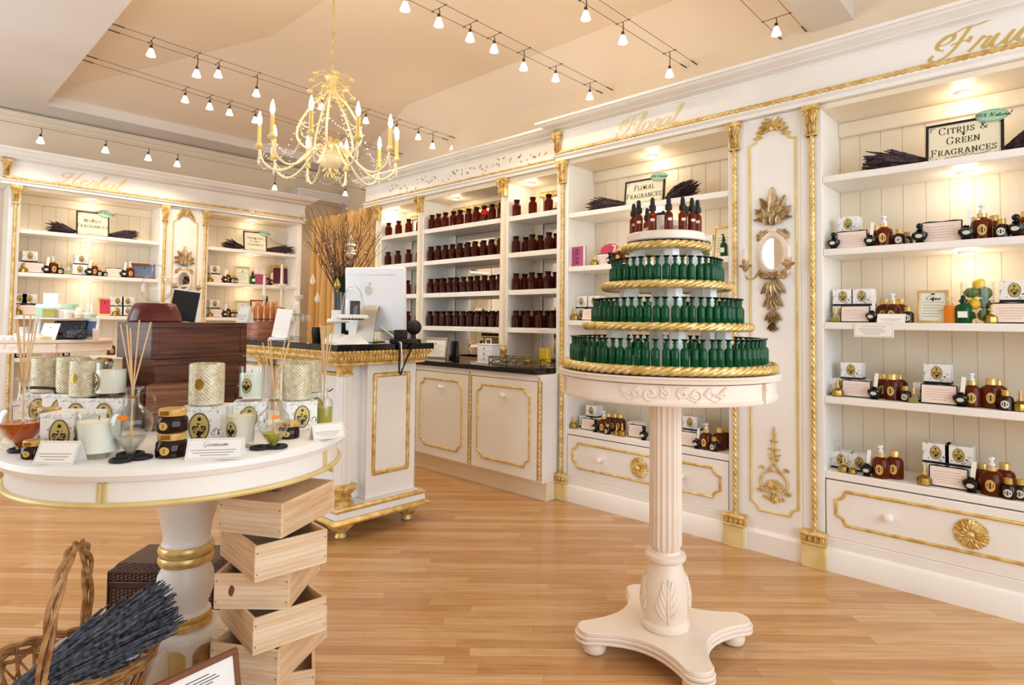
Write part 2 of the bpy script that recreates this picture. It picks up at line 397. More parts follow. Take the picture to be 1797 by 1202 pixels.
# glyph: (advance, [strokes]); '~' marks a curved stroke
CAPS = {
 'A': (.82, ['.08,0 .4,1', '.4,1 .74,0', '.2,.36 .6,.36', '-.02,0 .2,0', '.6,0 .86,0']),
 'B': (.7, ['.14,0 .14,1', '~.14,1 .45,.98 .55,.76 .42,.55 .14,.53', '~.14,.53 .5,.5 .62,.27 .48,.03 .14,0', '0,0 .2,0', '0,1 .2,1']),
 'C': (.78, ['~.7,.8 .55,.98 .35,.98 .12,.78 .08,.5 .12,.22 .35,.02 .55,.03 .72,.22', '.7,.98 .7,.74']),
 'D': (.82, ['.14,0 .14,1', '~.14,1 .5,.97 .72,.72 .74,.5 .72,.28 .5,.03 .14,0', '0,0 .2,0', '0,1 .2,1']),
 'E': (.68, ['.14,0 .14,1', '0,1 .58,1', '.14,.52 .45,.52', '0,0 .62,0', '.57,1 .57,.8', '.62,0 .62,.22', '.45,.63 .45,.4']),
 'F': (.64, ['.14,0 .14,1', '0,1 .56,1', '.14,.5 .43,.5', '0,0 .3,0', '.56,1 .56,.78', '.43,.61 .43,.39']),
 'G': (.84, ['~.7,.8 .55,.98 .35,.98 .12,.78 .08,.5 .12,.22 .35,.02 .58,.04 .68,.12', '.68,.42 .68,.06', '.7,.98 .7,.74', '.5,.42 .82,.42']),
 'H': (.86, ['.14,0 .14,1', '.68,0 .68,1', '.14,.52 .68,.52', '0,0 .28,0', '.54,0 .82,0', '0,1 .28,1', '.54,1 .82,1']),
 'I': (.36, ['.16,0 .16,1', '.02,0 .3,0', '.02,1 .3,1']),
 'L': (.64, ['.14,0 .14,1', '0,0 .58,0', '0,1 .28,1', '.58,0 .58,.24']),
 'N': (.86, ['.14,0 .14,1', '.14,1 .7,0', '.7,0 .7,1', '0,0 .28,0', '0,1 .16,1', '.56,1 .84,1']),
 'O': (.86, ['~.42,1 .16,.86 .07,.5 .16,.14 .42,0 .68,.14 .77,.5 .68,.86 .42,1']),
 'P': (.66, ['.14,0 .14,1', '~.14,1 .5,.97 .6,.73 .48,.48 .14,.45', '0,0 .28,0', '0,1 .2,1']),
 'R': (.76, ['.14,0 .14,1', '~.14,1 .48,.97 .58,.74 .46,.52 .14,.49', '.34,.5 .68,.02', '0,0 .28,0', '0,1 .2,1', '.6,0 .78,0']),
 'S': (.62, ['~.52,.8 .42,.96 .24,.97 .1,.8 .16,.62 .4,.46 .52,.26 .42,.06 .24,.02 .08,.18', '.52,.97 .52,.76', '.06,.03 .06,.26']),
 'T': (.72, ['.35,0 .35,1', '.02,1 .68,1', '.2,0 .5,0', '.03,1 .03,.78', '.67,1 .67,.78']),
 'U': (.84, ['~.14,1 .14,.3 .22,.06 .42,0 .62,.08 .68,.3 .68,1', '0,1 .28,1', '.56,1 .82,1']),
 'W': (1.1, ['.06,1 .3,0', '.3,0 .53,.95', '.53,.95 .78,0', '.78,0 1.02,1', '-.04,1 .18,1', '.92,1 1.12,1']),
 'Y': (.78, ['.06,1 .38,.48', '.38,.48 .7,1', '.38,.48 .38,0', '-.04,1 .18,1', '.58,1 .8,1', '.24,0 .52,0']),
 '&': (.86, ['~.78,.45 .6,.16 .4,.01 .16,.08 .1,.28 .3,.52 .46,.72 .4,.95 .24,.92 .2,.74 .34,.48 .6,.16 .8,.02']),
 ' ': (.4, []),
}
SCRIPT = {
 'F': (.86, ['~.16,.30 -.02,.4 -.1,.62 .02,.84 .2,.86 .26,.66 .1,.52 -.08,.6 .1,.8 .4,.98 .76,1.0 1.02,1.08', '~.56,1.0 .5,.66 .44,.3 .3,.04 .06,-.06 -.1,.06 -.06,.2', '~.28,.44 .48,.5 .72,.5', '.72,.6 .72,.4']),
 'H': (1.1, ['~.5,.72 .34,.86 .16,.78 .12,.54 .3,.42 .5,.58 .56,.9 .5,.5 .38,.12 .18,-.04 .06,.06', '~1.12,1.06 .96,.9 .86,.5 .8,.14 .92,-.02 1.08,.12', '~.3,.46 .6,.54 .96,.52']),
 'G': (.95, ['~.78,.8 .62,1.0 .34,.92 .14,.6 .16,.2 .4,0 .66,.14 .74,.42', '~.74,.42 .7,.1 .56,-.3 .3,-.3']),
 'C': (.85, ['~.76,.78 .64,1.0 .36,.92 .14,.6 .16,.2 .42,0 .7,.18']),
 'r': (.42, ['~.0,.02 .12,.3 .18,.5 .2,.42 .36,.42 .3,.14 .38,.02 .46,.1']),
 'u': (.56, ['~.0,.1 .12,.46 .08,.14 .18,.0 .34,.12 .46,.46', '~.46,.46 .4,.12 .48,.0 .58,.1']),
 'i': (.32, ['~.0,.1 .14,.46 .1,.12 .2,.0 .34,.1', '.22,.66 .24,.7']),
 't': (.36, ['~.0,.1 .2,.8 .12,.14 .22,.0 .38,.1', '.04,.48 .36,.5']),
 'y': (.54, ['~.0,.1 .12,.46 .08,.14 .18,.0 .34,.12 .46,.46', '~.46,.46 .36,-.2 .12,-.4 .02,-.22 .3,-.02 .56,.1']),
 'l': (.32, ['~.0,.1 .22,.6 .28,.98 .18,.9 .1,.2 .18,.0 .34,.1']),
 'o': (.48, ['~.26,.46 .08,.38 .06,.08 .24,.0 .38,.14 .36,.38 .24,.46 .34,.36 .5,.36']),
 'a': (.54, ['~.4,.4 .22,.46 .06,.28 .08,.04 .26,.04 .42,.44 .38,.08 .46,.0 .56,.1']),
 'e': (.44, ['~.0,.1 .2,.22 .32,.4 .2,.47 .08,.28 .12,.04 .26,.0 .46,.14']),
 'b': (.48, ['~.0,.1 .2,.6 .26,.98 .16,.9 .1,.1 .22,.0 .38,.12 .36,.38 .2,.36', '.36,.34 .5,.36']),
 'n': (.6, ['~.0,.1 .12,.46 .08,.0', '~.1,.1 .3,.46 .4,.36 .36,.08 .46,.0 .62,.1']),
 'm': (.85, ['~.0,.1 .12,.46 .08,.0', '~.1,.1 .28,.46 .36,.36 .32,.0', '~.34,.1 .54,.46 .62,.36 .6,.08 .7,.0 .86,.1']),
 'h': (.56, ['~.0,.1 .22,.6 .26,.98 .16,.9 .08,.0', '~.1,.16 .28,.46 .38,.36 .34,.08 .44,.0 .58,.1']),
 'c': (.42, ['~.36,.38 .22,.46 .07,.28 .08,.04 .24,.0 .44,.12']),
 'q': (.5, ['~.4,.4 .22,.46 .06,.28 .08,.04 .26,.04 .4,.42', '~.4,.42 .36,-.3 .5,-.1']),
 'N': (1.0, ['~.0,.04 .16,.1 .26,.9', '~.26,.9 .6,.05', '~.6,.05 .76,.8 .96,.96']),
 '1': (.4, ['.16,.0 .24,.8', '.24,.8 .1,.66']), '0': (.55, ['~.3,.8 .12,.62 .08,.2 .22,.0 .4,.16 .44,.6 .3,.8']),
 '%': (.7, ['.1,.0 .6,.8', '~.2,.8 .1,.66 .2,.52 .3,.66 .2,.8', '~.5,.28 .4,.14 .5,.0 .6,.14 .5,.28']), ' ': (.35, []),
 's': (.4, ['~.0,.06 .18,.36 .2,.5 .32,.24 .2,.0 .06,.06']),
}
def write(mb, text, font, h, x0=0, z0=0, y=0, thin=.05, thick=.15, slant=0, track=.1, center=True, small=None):
    """text of cap height h; 'small' writes all but each word's first letter as small caps"""
    segs = []; x = 0; first = True
    for ch in text:
        k = 1 if (first or not small) else small
        first = ch == ' '
        adv, st = font.get(ch, font.get(ch.lower(), (.4, [])))
        for q in st:
            pts = P(q.lstrip('~')); pts = [(a*k, b*k) for a, b in pts]
            pts = spline(pts) if q[0] == '~' else [np.array(p) for p in pts]
            segs.append([np.array((p[0]+x+slant*p[1], p[1])) for p in pts])
        x += (adv+track)*k
    ox = -x/2 if center else 0
    for g in segs: ribbon(mb, [np.array(((p[0]+ox)*h+x0, p[1]*h+z0)) for p in g], thin*h, thick*h, y)
    return x*h
def rules(mb, x0, x1, zs, hgt, y=0):           # greeked lines of print
    for z, a, b in zs: mb.add([(x0+(x1-x0)*a, y, z), (x0+(x1-x0)*b, y, z), (x0+(x1-x0)*b, y, z+hgt), (x0+(x1-x0)*a, y, z+hgt)], [(0, 1, 2, 3)])
def oval(a, b, n=28): return [(a*math.cos(2*PI*i/n), b*math.sin(2*PI*i/n)) for i in range(n)]
# ------------------------------------------------------------------ shared shapes
def sweep_path(mb, prof, pts, closed=False):
    """profile (out, z) swept along plan points; 'out' lies to the right of travel; mitred corners"""
    n = len(pts); k = len(prof); vs = []
    for i, p in enumerate(pts):
        p = Vector(p)
        def nrm(a, b): d = (Vector(b)-Vector(a)).normalized(); return Vector((d.y, -d.x))
        ns = []
        if closed or i > 0: ns.append(nrm(pts[i-1], p))
        if closed or i < n-1: ns.append(nrm(p, pts[(i+1) % n]))
        o = sum(ns, Vector((0, 0))); o = o/max(1e-6, o.dot(ns[0]))
        vs += [(p.x+o.x*a, p.y+o.y*a, z) for a, z in prof]
    fs = []
    for i in range(n if closed else n-1):
        j = (i+1) % n
        fs += [(i*k+q, i*k+q+1, j*k+q+1, j*k+q) for q in range(k-1)]
    if not closed: fs += [tuple(range(k)), tuple(reversed(range((n-1)*k, n*k)))]
    return mb.add(vs, fs)
def notch(x0, x1, z0, z1, rc, y=0, k=5):
    pts = []
    for cx, cz, a0 in ((x0, z0, PI/2), (x1, z0, PI), (x1, z1, 3*PI/2), (x0, z1, 2*PI)):
        for i in range(k+1):
            a = a0-PI/2*i/k; pts.append((cx+rc*math.cos(a), y, cz+rc*math.sin(a)))
    return pts
def flat_ring(mb, pts, wdt, out):                # raised half-round strip along a closed loop in the xz plane
    n = len(pts); vs = []
    for i in range(n):
        a, b = Vector(pts[i-1]), Vector(pts[(i+1) % n]); t = (b-a).normalized(); s = Vector((-t.z, 0, t.x)); p = Vector(pts[i])
        for q, h in ((-1, 0), (-.6, .75), (0, 1), (.6, .75), (1, 0)): vs.append(tuple(p+s*(q*wdt/2)+Vector((0, -out*h, 0))))
    mb.add(vs, [(i*5+j, i*5+j+1, ((i+1) % n)*5+j+1, ((i+1) % n)*5+j) for i in range(n) for j in range(4)])
def leaf(mb, x, z, ang, ln, wd, y=0, th=.012, bend=0, lobes=0, k=9):
    """a carved leaf lying on the plane y, ridge toward -y"""
    vs = []; px, pz, a = x, z, ang
    for i in range(k+1):
        t = i/k; w = wd*math.sin(PI*min(1, t*.86+.1))**.8*(1-.25*(lobes and (i % 2)))
        nx, nz = -math.sin(a), math.cos(a); h = th*math.sin(PI*(.15+.75*t))
        for q, e in ((-1, .1), (-.55, .75), (0, .45), (.55, .75), (1, .1)): vs.append((px+nx*w*q/2, y-h*e, pz+nz*w*q/2))
        px += math.cos(a)*ln/k; pz += math.sin(a)*ln/k; a += bend/k
    mb.add(vs, [(i*5+j, i*5+j+1, i*5+j+6, i*5+j+5) for i in range(k) for j in range(4)])
def scroll(mb, x, z, r, y, tr, a0=0, turns=1.4, s=1, n=26):
    pts = [(x+s*r*(1-.72*i/n)*math.cos(a0+turns*2*PI*i/n), y, z+r*(1-.72*i/n)*math.sin(a0+turns*2*PI*i/n)) for i in range(n+1)]
    mb.tube(pts, [tr*(1-.4*i/n) for i in range(n+1)], 7)
def capital(mb, x, ztop, h=.165, w0=.05, w1=.085, y=-.0, d=.03):
    for i in range(5):                                # flared bell, then the abacus
        t = i/5; ww = w0+(w1*.86-w0)*t**1.6; mb.box(x-ww/2, x+ww/2, y-d*(.7+.4*t), y+.01, ztop-h+h*.84*t, ztop-h+h*.84*(t+.2))
    mb.box(x-w1/2, x+w1/2, y-d*1.35, y+.01, ztop-h*.16, ztop)
    mb.box(x-w0*.62, x+w0*.62, y-d*.95, y+.01, ztop-h, ztop-h*.93)
    for q in (-.3, 0, .3): leaf(mb, x+q*w0, ztop-h*.92, PI/2, h*.42, w0*.4, y-d*.85, .02, 0, 1)
    for q in (-.2, .2): leaf(mb, x+q*w0, ztop-h*.6, PI/2-q*1.2, h*.42, w0*.45, y-d*1.0, .022, 0, 1)
    for q in (-1, 1): scroll(mb, x+q*w1*.32, ztop-h*.25, w1*.16, y-d*1.3, .0075, PI/2, 1.2, q, 14)
def plinth(p, x, w=.122, zt=.192):
    b = MB(); b.box(x-w/2, x+w/2, -.045, .0, 0, zt-.07)
    o = b.build('plinth', 'gold_paint', p, .003)
    s = MB(); s.box(x-w/2-.002, x+w/2+.002, -.04, .02, zt-.07, zt)
    for z, r in ((zt-.012, .013), (zt-.062, .007)): s.tube([(x-w/2-.004, -.045, z), (x+w/2+.004, -.045, z)], r, 8)
    for q in (-.36, -.12, .12, .36): leaf(s, x+q*w, zt-.055, PI/2, .04, w*.2, -.042, .012, 0)
    s.build('scroll_block', 'gold_leaf', o)
def rope_post(p, x, z0, z1, ztop, r=.0135):
    b = MB(); b.rope([(x, -.012, z0), (x, -.012, z1)], r, .1, False, 3, 18); b.build('rope_moulding', 'gold', p)
    c = MB(); capital(c, x, ztop, .17, .05, .085, -.001); c.build('capital', 'gold_leaf', p)

ZT = 2.51
def shelving(label, loc, rz, x0, x1, sl, sr, shelves, depth, group, drawer=True, ropes=(), extra_plinth=()):
    t = thing('display_shelving', label, 'shelving', loc, rz, group)
    b = MB(); b.box(x0, x1, depth-.015, depth, .15, ZT-.03)
    n = round((x1-x0)/.104); w = (x1-x0)/n
    for i in range(n):
        a, c = x0+i*w, x0+(i+1)*w
        b.add([(a, depth-.015, .15), (a+.003, depth-.020, .15), (c-.003, depth-.020, .15), (c, depth-.015, .15), (a, depth-.015, ZT-.03), (a+.003, depth-.020, ZT-.03), (c-.003, depth-.020, ZT-.03), (c, depth-.015, ZT-.03)], [(0, 1, 5, 4), (1, 2, 6, 5), (2, 3, 7, 6)])
    b.build('back_panel', 'cream', t)
    b = MB(); b.box(x0, x1, depth-.05, depth-.024, ZT-.115, ZT-.03); b.build('top_rail', 'cream', t, .006)
    for a, c in ((x0-sl, x0), (x1, x1+sr)):
        b = MB(); b.box(a, c, 0, depth, .0, ZT); b.build('side_panel', 'white_paint', t, .003)
    b = MB(); b.box(x0, x1, .0, depth-.024, ZT-.03, ZT); b.build('top_panel', 'cream', t)
    for z in shelves:
        b = MB(); b.box(x0+.001, x1-.001, .004, depth-.024, z-.038, z); b.build('shelf', 'white_paint', t, .004)
    zb = shelves[-1]
    if drawer:
        b = MB(); b.box(x0-.0, x1, .03, depth-.03, .12, zb-.045); b.build('drawer_case', 'black', t)  # case coloured black to put shade into the gap round the drawer front
        dr = MB(); dr.box(x0+.006, x1-.006, .0, .028, .175, zb-.044); d = dr.build('drawer', 'white_paint', t, .003)
        m = MB(); cz = .338
        flat_ring(m, notch(x0+.055, x1-.055, cz-.088, cz+.088, .045, 0), .018, .009); m.build('moulding', 'gold', d)
        xm = (x0+x1)/2
        for kx in (x0+.3, x1-.3):
            k = MB(); k.at(kx, 0, cz, 0, PI/2); k.lathe([(.0, -.0), (.012, 0), (.009, .012), (.018, .02), (.021, .03), (.016, .038), (0, .042)], 16)
            k.build('knob', 'white_paint', d)
        r = MB()
        r.prism([(xm+.056*math.cos(2*PI*i/24), cz+.056*math.sin(2*PI*i/24)) for i in range(24)], -.006, .0)
        for i in range(12):
            a = 2*PI*i/12; leaf(r, xm+.03*math.cos(a), cz+.03*math.sin(a), a, .036, .036, -.004, .014, 0)
            leaf(r, xm+.012*math.cos(a+.26), cz+.012*math.sin(a+.26), a+.26, .036, .02, -.008, .016, 0)
        for i in range(24): r.ball((xm+.064*math.cos(2*PI*(i+.5)/24), -.003, cz+.064*math.sin(2*PI*(i+.5)/24)), .0065, 6)
        r.ball((xm, -.022, cz), .017, 12); r.build('rosette', 'gold_leaf', d)
    b = MB(); sweep_path(b, [(0, 0), (.022, 0), (.022, .105), (.012, .118), (.006, .124), (.006, .172), (0, .174)], [(x0-sl, 0), (x1+sr, 0)]); b.box(x0-sl, x1+sr, 0, .03, 0, .174)
    b.build('base_moulding', 'white_paint', t)
    for x in ropes:
        rope_post(t, x, .19, ZT-.17, ZT); plinth(t, x)
    return t

def entablature(label, loc, rz, x0, x1, z0=2.512, zr=2.566, zc=2.74, zt=2.80, proj=.12, ends=(.3, .3), rope='rope', names=()):
    t = thing('entablature', label, 'cornice', loc, rz)
    y0 = -.03
    b = MB(); b.box(x0, x1, y0, .30, z0+.045, zt-.01); b.build('frieze', 'white_paint', t)
    path = [(x0, .3), (x0, y0), (x1, y0), (x1, .3)]
    b = MB(); sweep_path(b, [(0, z0), (.004, z0), (.004, z0+.02), (.02, z0+.032), (.02, z0+.045), (0, z0+.05)], path); b.box(x0, x1, y0, .3, z0, z0+.045)
    b.build('architrave', 'white_paint', t)
    b = MB(); s = proj/.12
    hh = zt-zc
    sweep_path(b, [(0, zc-.02), (.006*s, zc-.02), (.008*s, zc-.012), (.004*s, zc-.01), (.016*s, zc-.002), (.02*s, zc), (.045*s, zc+.1*hh), (.05*s, zc+.22*hh), (.075*s, zc+.36*hh), (.095*s, zc+.62*hh), (.1*s, zc+.72*hh), (.115*s, zc+.75*hh), (.12*s, zt), (0, zt)], path)
    b.build('cornice', 'white_paint', t)
    b = MB()
    if rope == 'rope': b.rope([(x0+.03, y0-.012, zr), (x1-.03, y0-.012, zr)], .0155, .105, False, 3, 18)
    else:
        b.tube([(x0, y0-.004, zr), (x1, y0-.004, zr)], .008, 8)
        k = int((x1-x0)/.028)
        for i in range(k): b.ball((x0+.014+(x1-x0)*i/k, y0-.01, zr), .0105, 6)
    b.build('rope_moulding', 'gold', t)
    for text, x, h, z, mt in names:
        b = MB(); write(b, text, SCRIPT, h, x, z, y0-.002, .035, .10, .38, .0, False); b.v = [(x+(vx-x)*1.32, vy, vz) for vx, vy, vz in b.v]; b.build('lettering', mt, t, 0, 1)
    return t

# ------------------------------------------------------------------ the setting
XW, YN = 4.4, 7.5
b = MB(); b.box(-1.9, XW, -2.4, YN, -.05, 0); struct(b.build('floor', 'oak_floor'))
b = MB(); b.box(-1.9, XW+.1, YN, YN+.1, 0, 3.3); struct(b.build('wall_north', 'wall_paint'))
b = MB(); b.box(XW, XW+.1, -2.4, YN, 0, 3.3); b.box(XW, XW+.1, -2.4, YN, 3.3, 3.45); struct(b.build('wall_east', 'wall_paint'))
b = MB(); b.box(2.2, XW, 1.06, 1.32, 3.32, 3.9); struct(b.build('trim_2', 'soffit_paint'))
def window_wall(name, x0, x1, wins, z0, z1, loc, rz):
    b = MB(); xs = [x0]
    for a, c in wins: b.box(xs[-1], a, 0, .1, 0, 3.3); b.box(a, c, 0, .1, 0, z0); b.box(a, c, 0, .1, z1, 3.3); xs.append(c)
    b.box(xs[-1], x1, 0, .1, 0, 3.3); o = struct(b.build(name, 'wall_paint')); o.location = loc; o.rotation_euler = (0, 0, rz)
    for i, (a, c) in enumerate(wins):
        f = MB()
        for p in (a, c-.05): f.box(p, p+.05, -.01, .08, z0, z1)
        for p in (z0, z1-.05): f.box(a, c, -.01, .08, p, p+.05)
        m = (a+c)/2; f.box(m-.02, m+.02, .01, .06, z0, z1)
        WINS[0] += 1; o = struct(f.build('window_%d' % WINS[0], 'white_paint')); o.location = loc; o.rotation_euler = (0, 0, rz)
WINS = [0]
window_wall('wall_west', 2.4-4.7, YN, [(-2+.1, 2.2), (2.6, 6.2)][0:0] or [(3.2, 6.2)], .5, 2.95, (-1.8, 0, 0), PI/2)
window_wall('wall_south', -1.8, XW, [(-.9, 1.4), (1.8, 4.1)], .35, 2.95, (0, -2.3, 0), PI)
o = bpy.data.objects['wall_south']
for nm in ('wall_south', 'window_2', 'window_3'): bpy.data.objects[nm].location = (2.6, -2.3, 0)
# ceiling: a flat soffit around a raised plaster tray
SX, SY = 1.06, 7.08; ZS = 3.3
b = MB(); b.box(-1.9, SX, -2.4, YN, ZS, ZS+.12); b.box(SX, XW+.1, SY, YN, ZS, ZS+.12); struct(b.build('ceiling_soffit', 'soffit_paint'))
HZ = 3.72; HX, HY, _ = AT(480, 62, HZ)
b = MB()
EX = 4.05
b.add([(SX, -2.4, ZS+.1), (SX, SY, ZS+.1), (XW, SY, ZS+.1), (XW, -2.4, ZS+.1), (HX, -2.4, HZ), (HX, HY, HZ), (EX, HY+.5, HZ), (EX, -2.4, HZ)], [(0, 1, 5, 4), (1, 2, 6, 5), (2, 3, 7, 6), (4, 5, 6, 7)])
b.add([(SX, -2.4, ZS), (XW, -2.4, ZS), (XW, -2.4, HZ+.1), (SX, -2.4, HZ+.1)], [(0, 1, 2, 3)])
struct(b.build('ceiling', 'ceiling_paint', None, 0, 12))
b = MB(); sweep_path(b, [(0, 3.2), (.012, 3.2), (.02, 3.215), (.02, 3.225), (.045, 3.24), (.06, 3.262), (.06, 3.275), (0, 3.28)], [(XW, YN), (-1.8, YN)][::-1]); struct(b.build('trim_1', 'wall_paint'))

# ------------------------------------------------------------------ right run
RR = (3.54, 0, 0); SHELF = [2.112, 1.712, 1.315, .917, .518]
floral = shelving('white floral shelving bay with one drawer between counter and mirror panel', RR, -PI/2, -2.772, -1.547, .11, .1065, SHELF, .36, 'shelving bays', ropes=(-2.819, -1.503))
citrus = shelving('white citrus shelving bay cut by the right edge of the photo', RR, -PI/2, -1.02, .235, .111, .09, SHELF, .36, 'shelving bays', ropes=(-1.068, .28))

def wall_panel(label, loc, rz, x0, x1, m0, m1, group):
    t = thing('panelled_pilaster', label, 'wall panel', loc, rz, group); xm = (m0+m1)/2
    b = MB(); b.box(x0, x1, .004, .30, .0, ZT); b.build('panel', 'white_paint', t)
    b = MB(); sweep_path(b, [(0, 0), (.02, 0), (.02, .105), (.008, .12), (0, .124)], [(x0, .004), (x1, .004)]); b.build('base_moulding', 'white_paint', t)
    z0, z1, hw = .235, 2.335, (m1-m0)/2
    pts = []
    for i in range(6): a = PI/2-PI/2*i/5; pts.append((m0+.042*math.cos(a), .004, z0+.042*math.sin(a)))
    for i in range(6): a = PI-PI/2*i/5; pts.append((m1+.042*math.cos(a), .004, z0+.042*math.sin(a)))
    rr = [(1, 0), (1, .02), (.72, .03), (.62, .065), (.42, .10), (.2, .115), (0, .118)]
    arch = [(xm+hw*q, .004, z1+h) for q, h in rr] + [(xm-hw*q, .004, z1+h) for q, h in rr[::-1][1:]]
    b = MB(); flat_ring(b, pts+arch, .016, .009); b.build('moulding', 'gold_paint', t)
    g = MB()                                                       # crest on the arch
    for s in (-1, 1):
        for i in range(5):
            q = i/5*.62; leaf(g, xm+s*hw*(.08+.7*q), z1+.125-.09*q*q-.012*i, (PI/2 if s > 0 else PI/2)-s*(.35+.25*i), .05, .024, .0, .02, -s*.6)
        scroll(g, xm+s*hw*.36, z1+.095, .022, -.008, .006, PI/2, 1.2, s, 16)
    for i in range(7): leaf(g, xm, z1+.09, PI/2+(i-3)*.38, .055, .018, -.006, .02)
    g.ball((xm, -.012, z1+.095), .014, 10); g.build('crest_ornament', 'gold_leaf', t)
    g = MB(); zc = .40                                             # shell and scrolls at the foot
    for i in range(9): leaf(g, xm, zc-.035, PI/2+(i-4)*.34, .06, .017, .002, .014)
    for s in (-1, 1):
        ring = [(xm+s*(.012+.062*math.sin(a)), -.003, zc+.005-.062*math.cos(a)*1.05) for a in [PI*i/14*1.02 for i in range(15)]]
        g.tube(ring, [.006]*15, 7); g.tube([(xm+s*.03, -.003, zc+.07), (xm+s*.014, -.003, zc+.1), (xm, -.003, zc+.125)], .0055, 7)
        scroll(g, xm+s*.066, zc+.085, .014, -.002, .005, PI, 1.1, -s, 14); scroll(g, xm+s*.078, zc-.05, .016, -.002, .005, 0, 1.2, s, 14); scroll(g, xm+s*.045, zc-.085, .014, -.002, .005, 0, 1.2, s, 14)
        for z, l, an in ((zc+.12, .035, .5), (zc+.15, .04, .2), (zc+.185, .035, .1), (zc+.235, .022, 0), (zc+.275, .014, 0)): leaf(g, xm, z, PI/2-s*(PI/2-an), l, .014, .002, .012, s*.5)
        leaf(g, xm, zc-.06, -PI/2+s*.5, .05, .022, .0, .014)
    leaf(g, xm, zc-.06, -PI/2, .055, .022, .0, .016); leaf(g, xm, zc+.11, PI/2, .2, .018, .002, .014); leaf(g, xm, zc+.25, PI/2, .07, .013, .002, .012); g.ball((xm, -.008, zc-.045), .014, 8)
    g.build('shell_ornament', 'gold_leaf', t); return t
wall_panel('white panelled pilaster between the floral and citrus bays', RR, -PI/2, -1.44, -1.132, -1.416, -1.155, 'panelled pilasters')

def make_sconce():
    t = thing('mirror_sconce', 'x', 'sconce'); zc = 1.705
    g = MB()
    for a, l, w_ in ((PI/2, .215, .07), (PI/2+.42, .165, .062), (PI/2-.42, .165, .062), (PI/2+.9, .125, .055), (PI/2-.9, .125, .055)):
        leaf(g, 0, 1.875, a, l, w_, -.004, .035, 0, 1, 11)
        for s in (-1, 1): leaf(g, .03*math.cos(a), 1.875+.03*math.sin(a), a+s*.28, l*.7, w_*.5, -.006, .03, s*.5, 0)
    for q in (-.03, 0, .03): leaf(g, q, 1.87, PI/2+q*-6, .06, .03, -.02, .025)
    for s in (-1, 1):
        scroll(g, s*.072, 1.815, .022, -.01, .009, PI/2, 1.3, s, 18); leaf(g, s*.02, 1.84, PI/2-s*1.9, .09, .03, -.008, .02, -s*.8)
    g.build('leaf_crest', 'antique_gold', t)
    f = MB(); f.at(0, 0, zc, 0, PI/2)
    ring = oval(.0785, .118, 36)
    for r0, y_, tr in ((1.0, .012, .010), (.88, .016, .008), (.79, .012, .006)):
        f.T = Matrix(); f.tube([(x*r0, -y_, zc+z*r0) for x, z in ring], tr, 8, True)
    f.prism([(x*1.05, zc+z*1.05) for x, z in ring], -.010, .002)
    f.ball((0, -.012, zc+.135), .032, 12, .5, 1, .5); f.build('oval_frame', 'table_cream', t)
    m = MB(); m.prism([(x*.78, zc+z*.78) for x, z in ring], -.014, -.011); m.build('mirror', 'mirror', t)
    g = MB()
    for z, w_, l in ((1.565, .085, .12), (1.475, .07, .10), (1.385, .055, .085), (1.315, .03, .06)):
        for q in (-1.0, -.5, 0, .5, 1.0): leaf(g, q*w_*.16, z, -PI/2+q*.42, l*(1-.12*abs(q)), w_*.42, -.002, .032, q*.3)
    for s in (-1, 1): leaf(g, s*.01, 1.575, -PI/2+s*1.5, .085, .035, -.006, .02, s*.7, 1); leaf(g, s*.03, 1.585, s*.3+(PI if s < 0 else 0), .06, .03, -.006, .02, s*.4, 1)
    g.ball((0, -.02, 1.575), .016, 8); g.build('leaf_drop', 'antique_gold', t)
    for s in (-1, 1):
        a = MB(); pts = spline([(0, -.03, 1.58), (s*.05, -.06, 1.60), (s*.075, -.09, 1.56), (s*.11, -.105, 1.565), (s*.118, -.105, 1.62)], 6)
        a.tube([tuple(p) for p in pts], [.0065]*len(pts), 8); scroll(a, s*.02, 1.58, .02, -.035, .005, 0, 1.1, s, 16)
        a.at(s*.118, -.105, 1.62); a.lathe([(.008, -.02), (.014, -.01), (.018, .0), (.035, .012), (.037, .018), (.03, .022), (.016, .024), (.016, .03), (.02, .034), (.018, .05)], 18)
        ar = a.build('candle_arm', 'antique_gold', t)
        c = MB(); c.at(s*.118, -.105, 1.62); c.lathe([(.016, .045), (.0165, .11), (.012, .115), (.0, .116)], 14); c.build('candle', 'table_cream', ar)
        fl = MB(); fl.at(s*.118, -.105, 1.62); fl.lathe([(.006, .112), (.0085, .125), (.007, .14), (.003, .158), (0, .165)], 12); fl.build('flame_bulb', 'clear_glass', ar)
    return t
o = put('sconce', make_sconce, (3.544, 1.285, 0), -PI/2); o['label'] = 'gilt mirror sconce with two candles on the right wall panel'; o['group'] = 'mirror sconces'

ent_r = entablature('tall white cornice over the right wall bays with gold rope and script', RR, -PI/2, -2.87, 1.3,
    names=(('Floral', -RX(1083, 2.66, 3.5), .115, 2.592, 'faint_gold'), ('Fruity', -RX(1636, 2.66, 3.5), .122, 2.592, 'letter_gold')))
g = MB(); g.at(0, 0, 0); capital(g, -2.845, 2.725, .17, .035, .07, -.03, .03); g.build('corner_bracket', 'gold_leaf', ent_r)

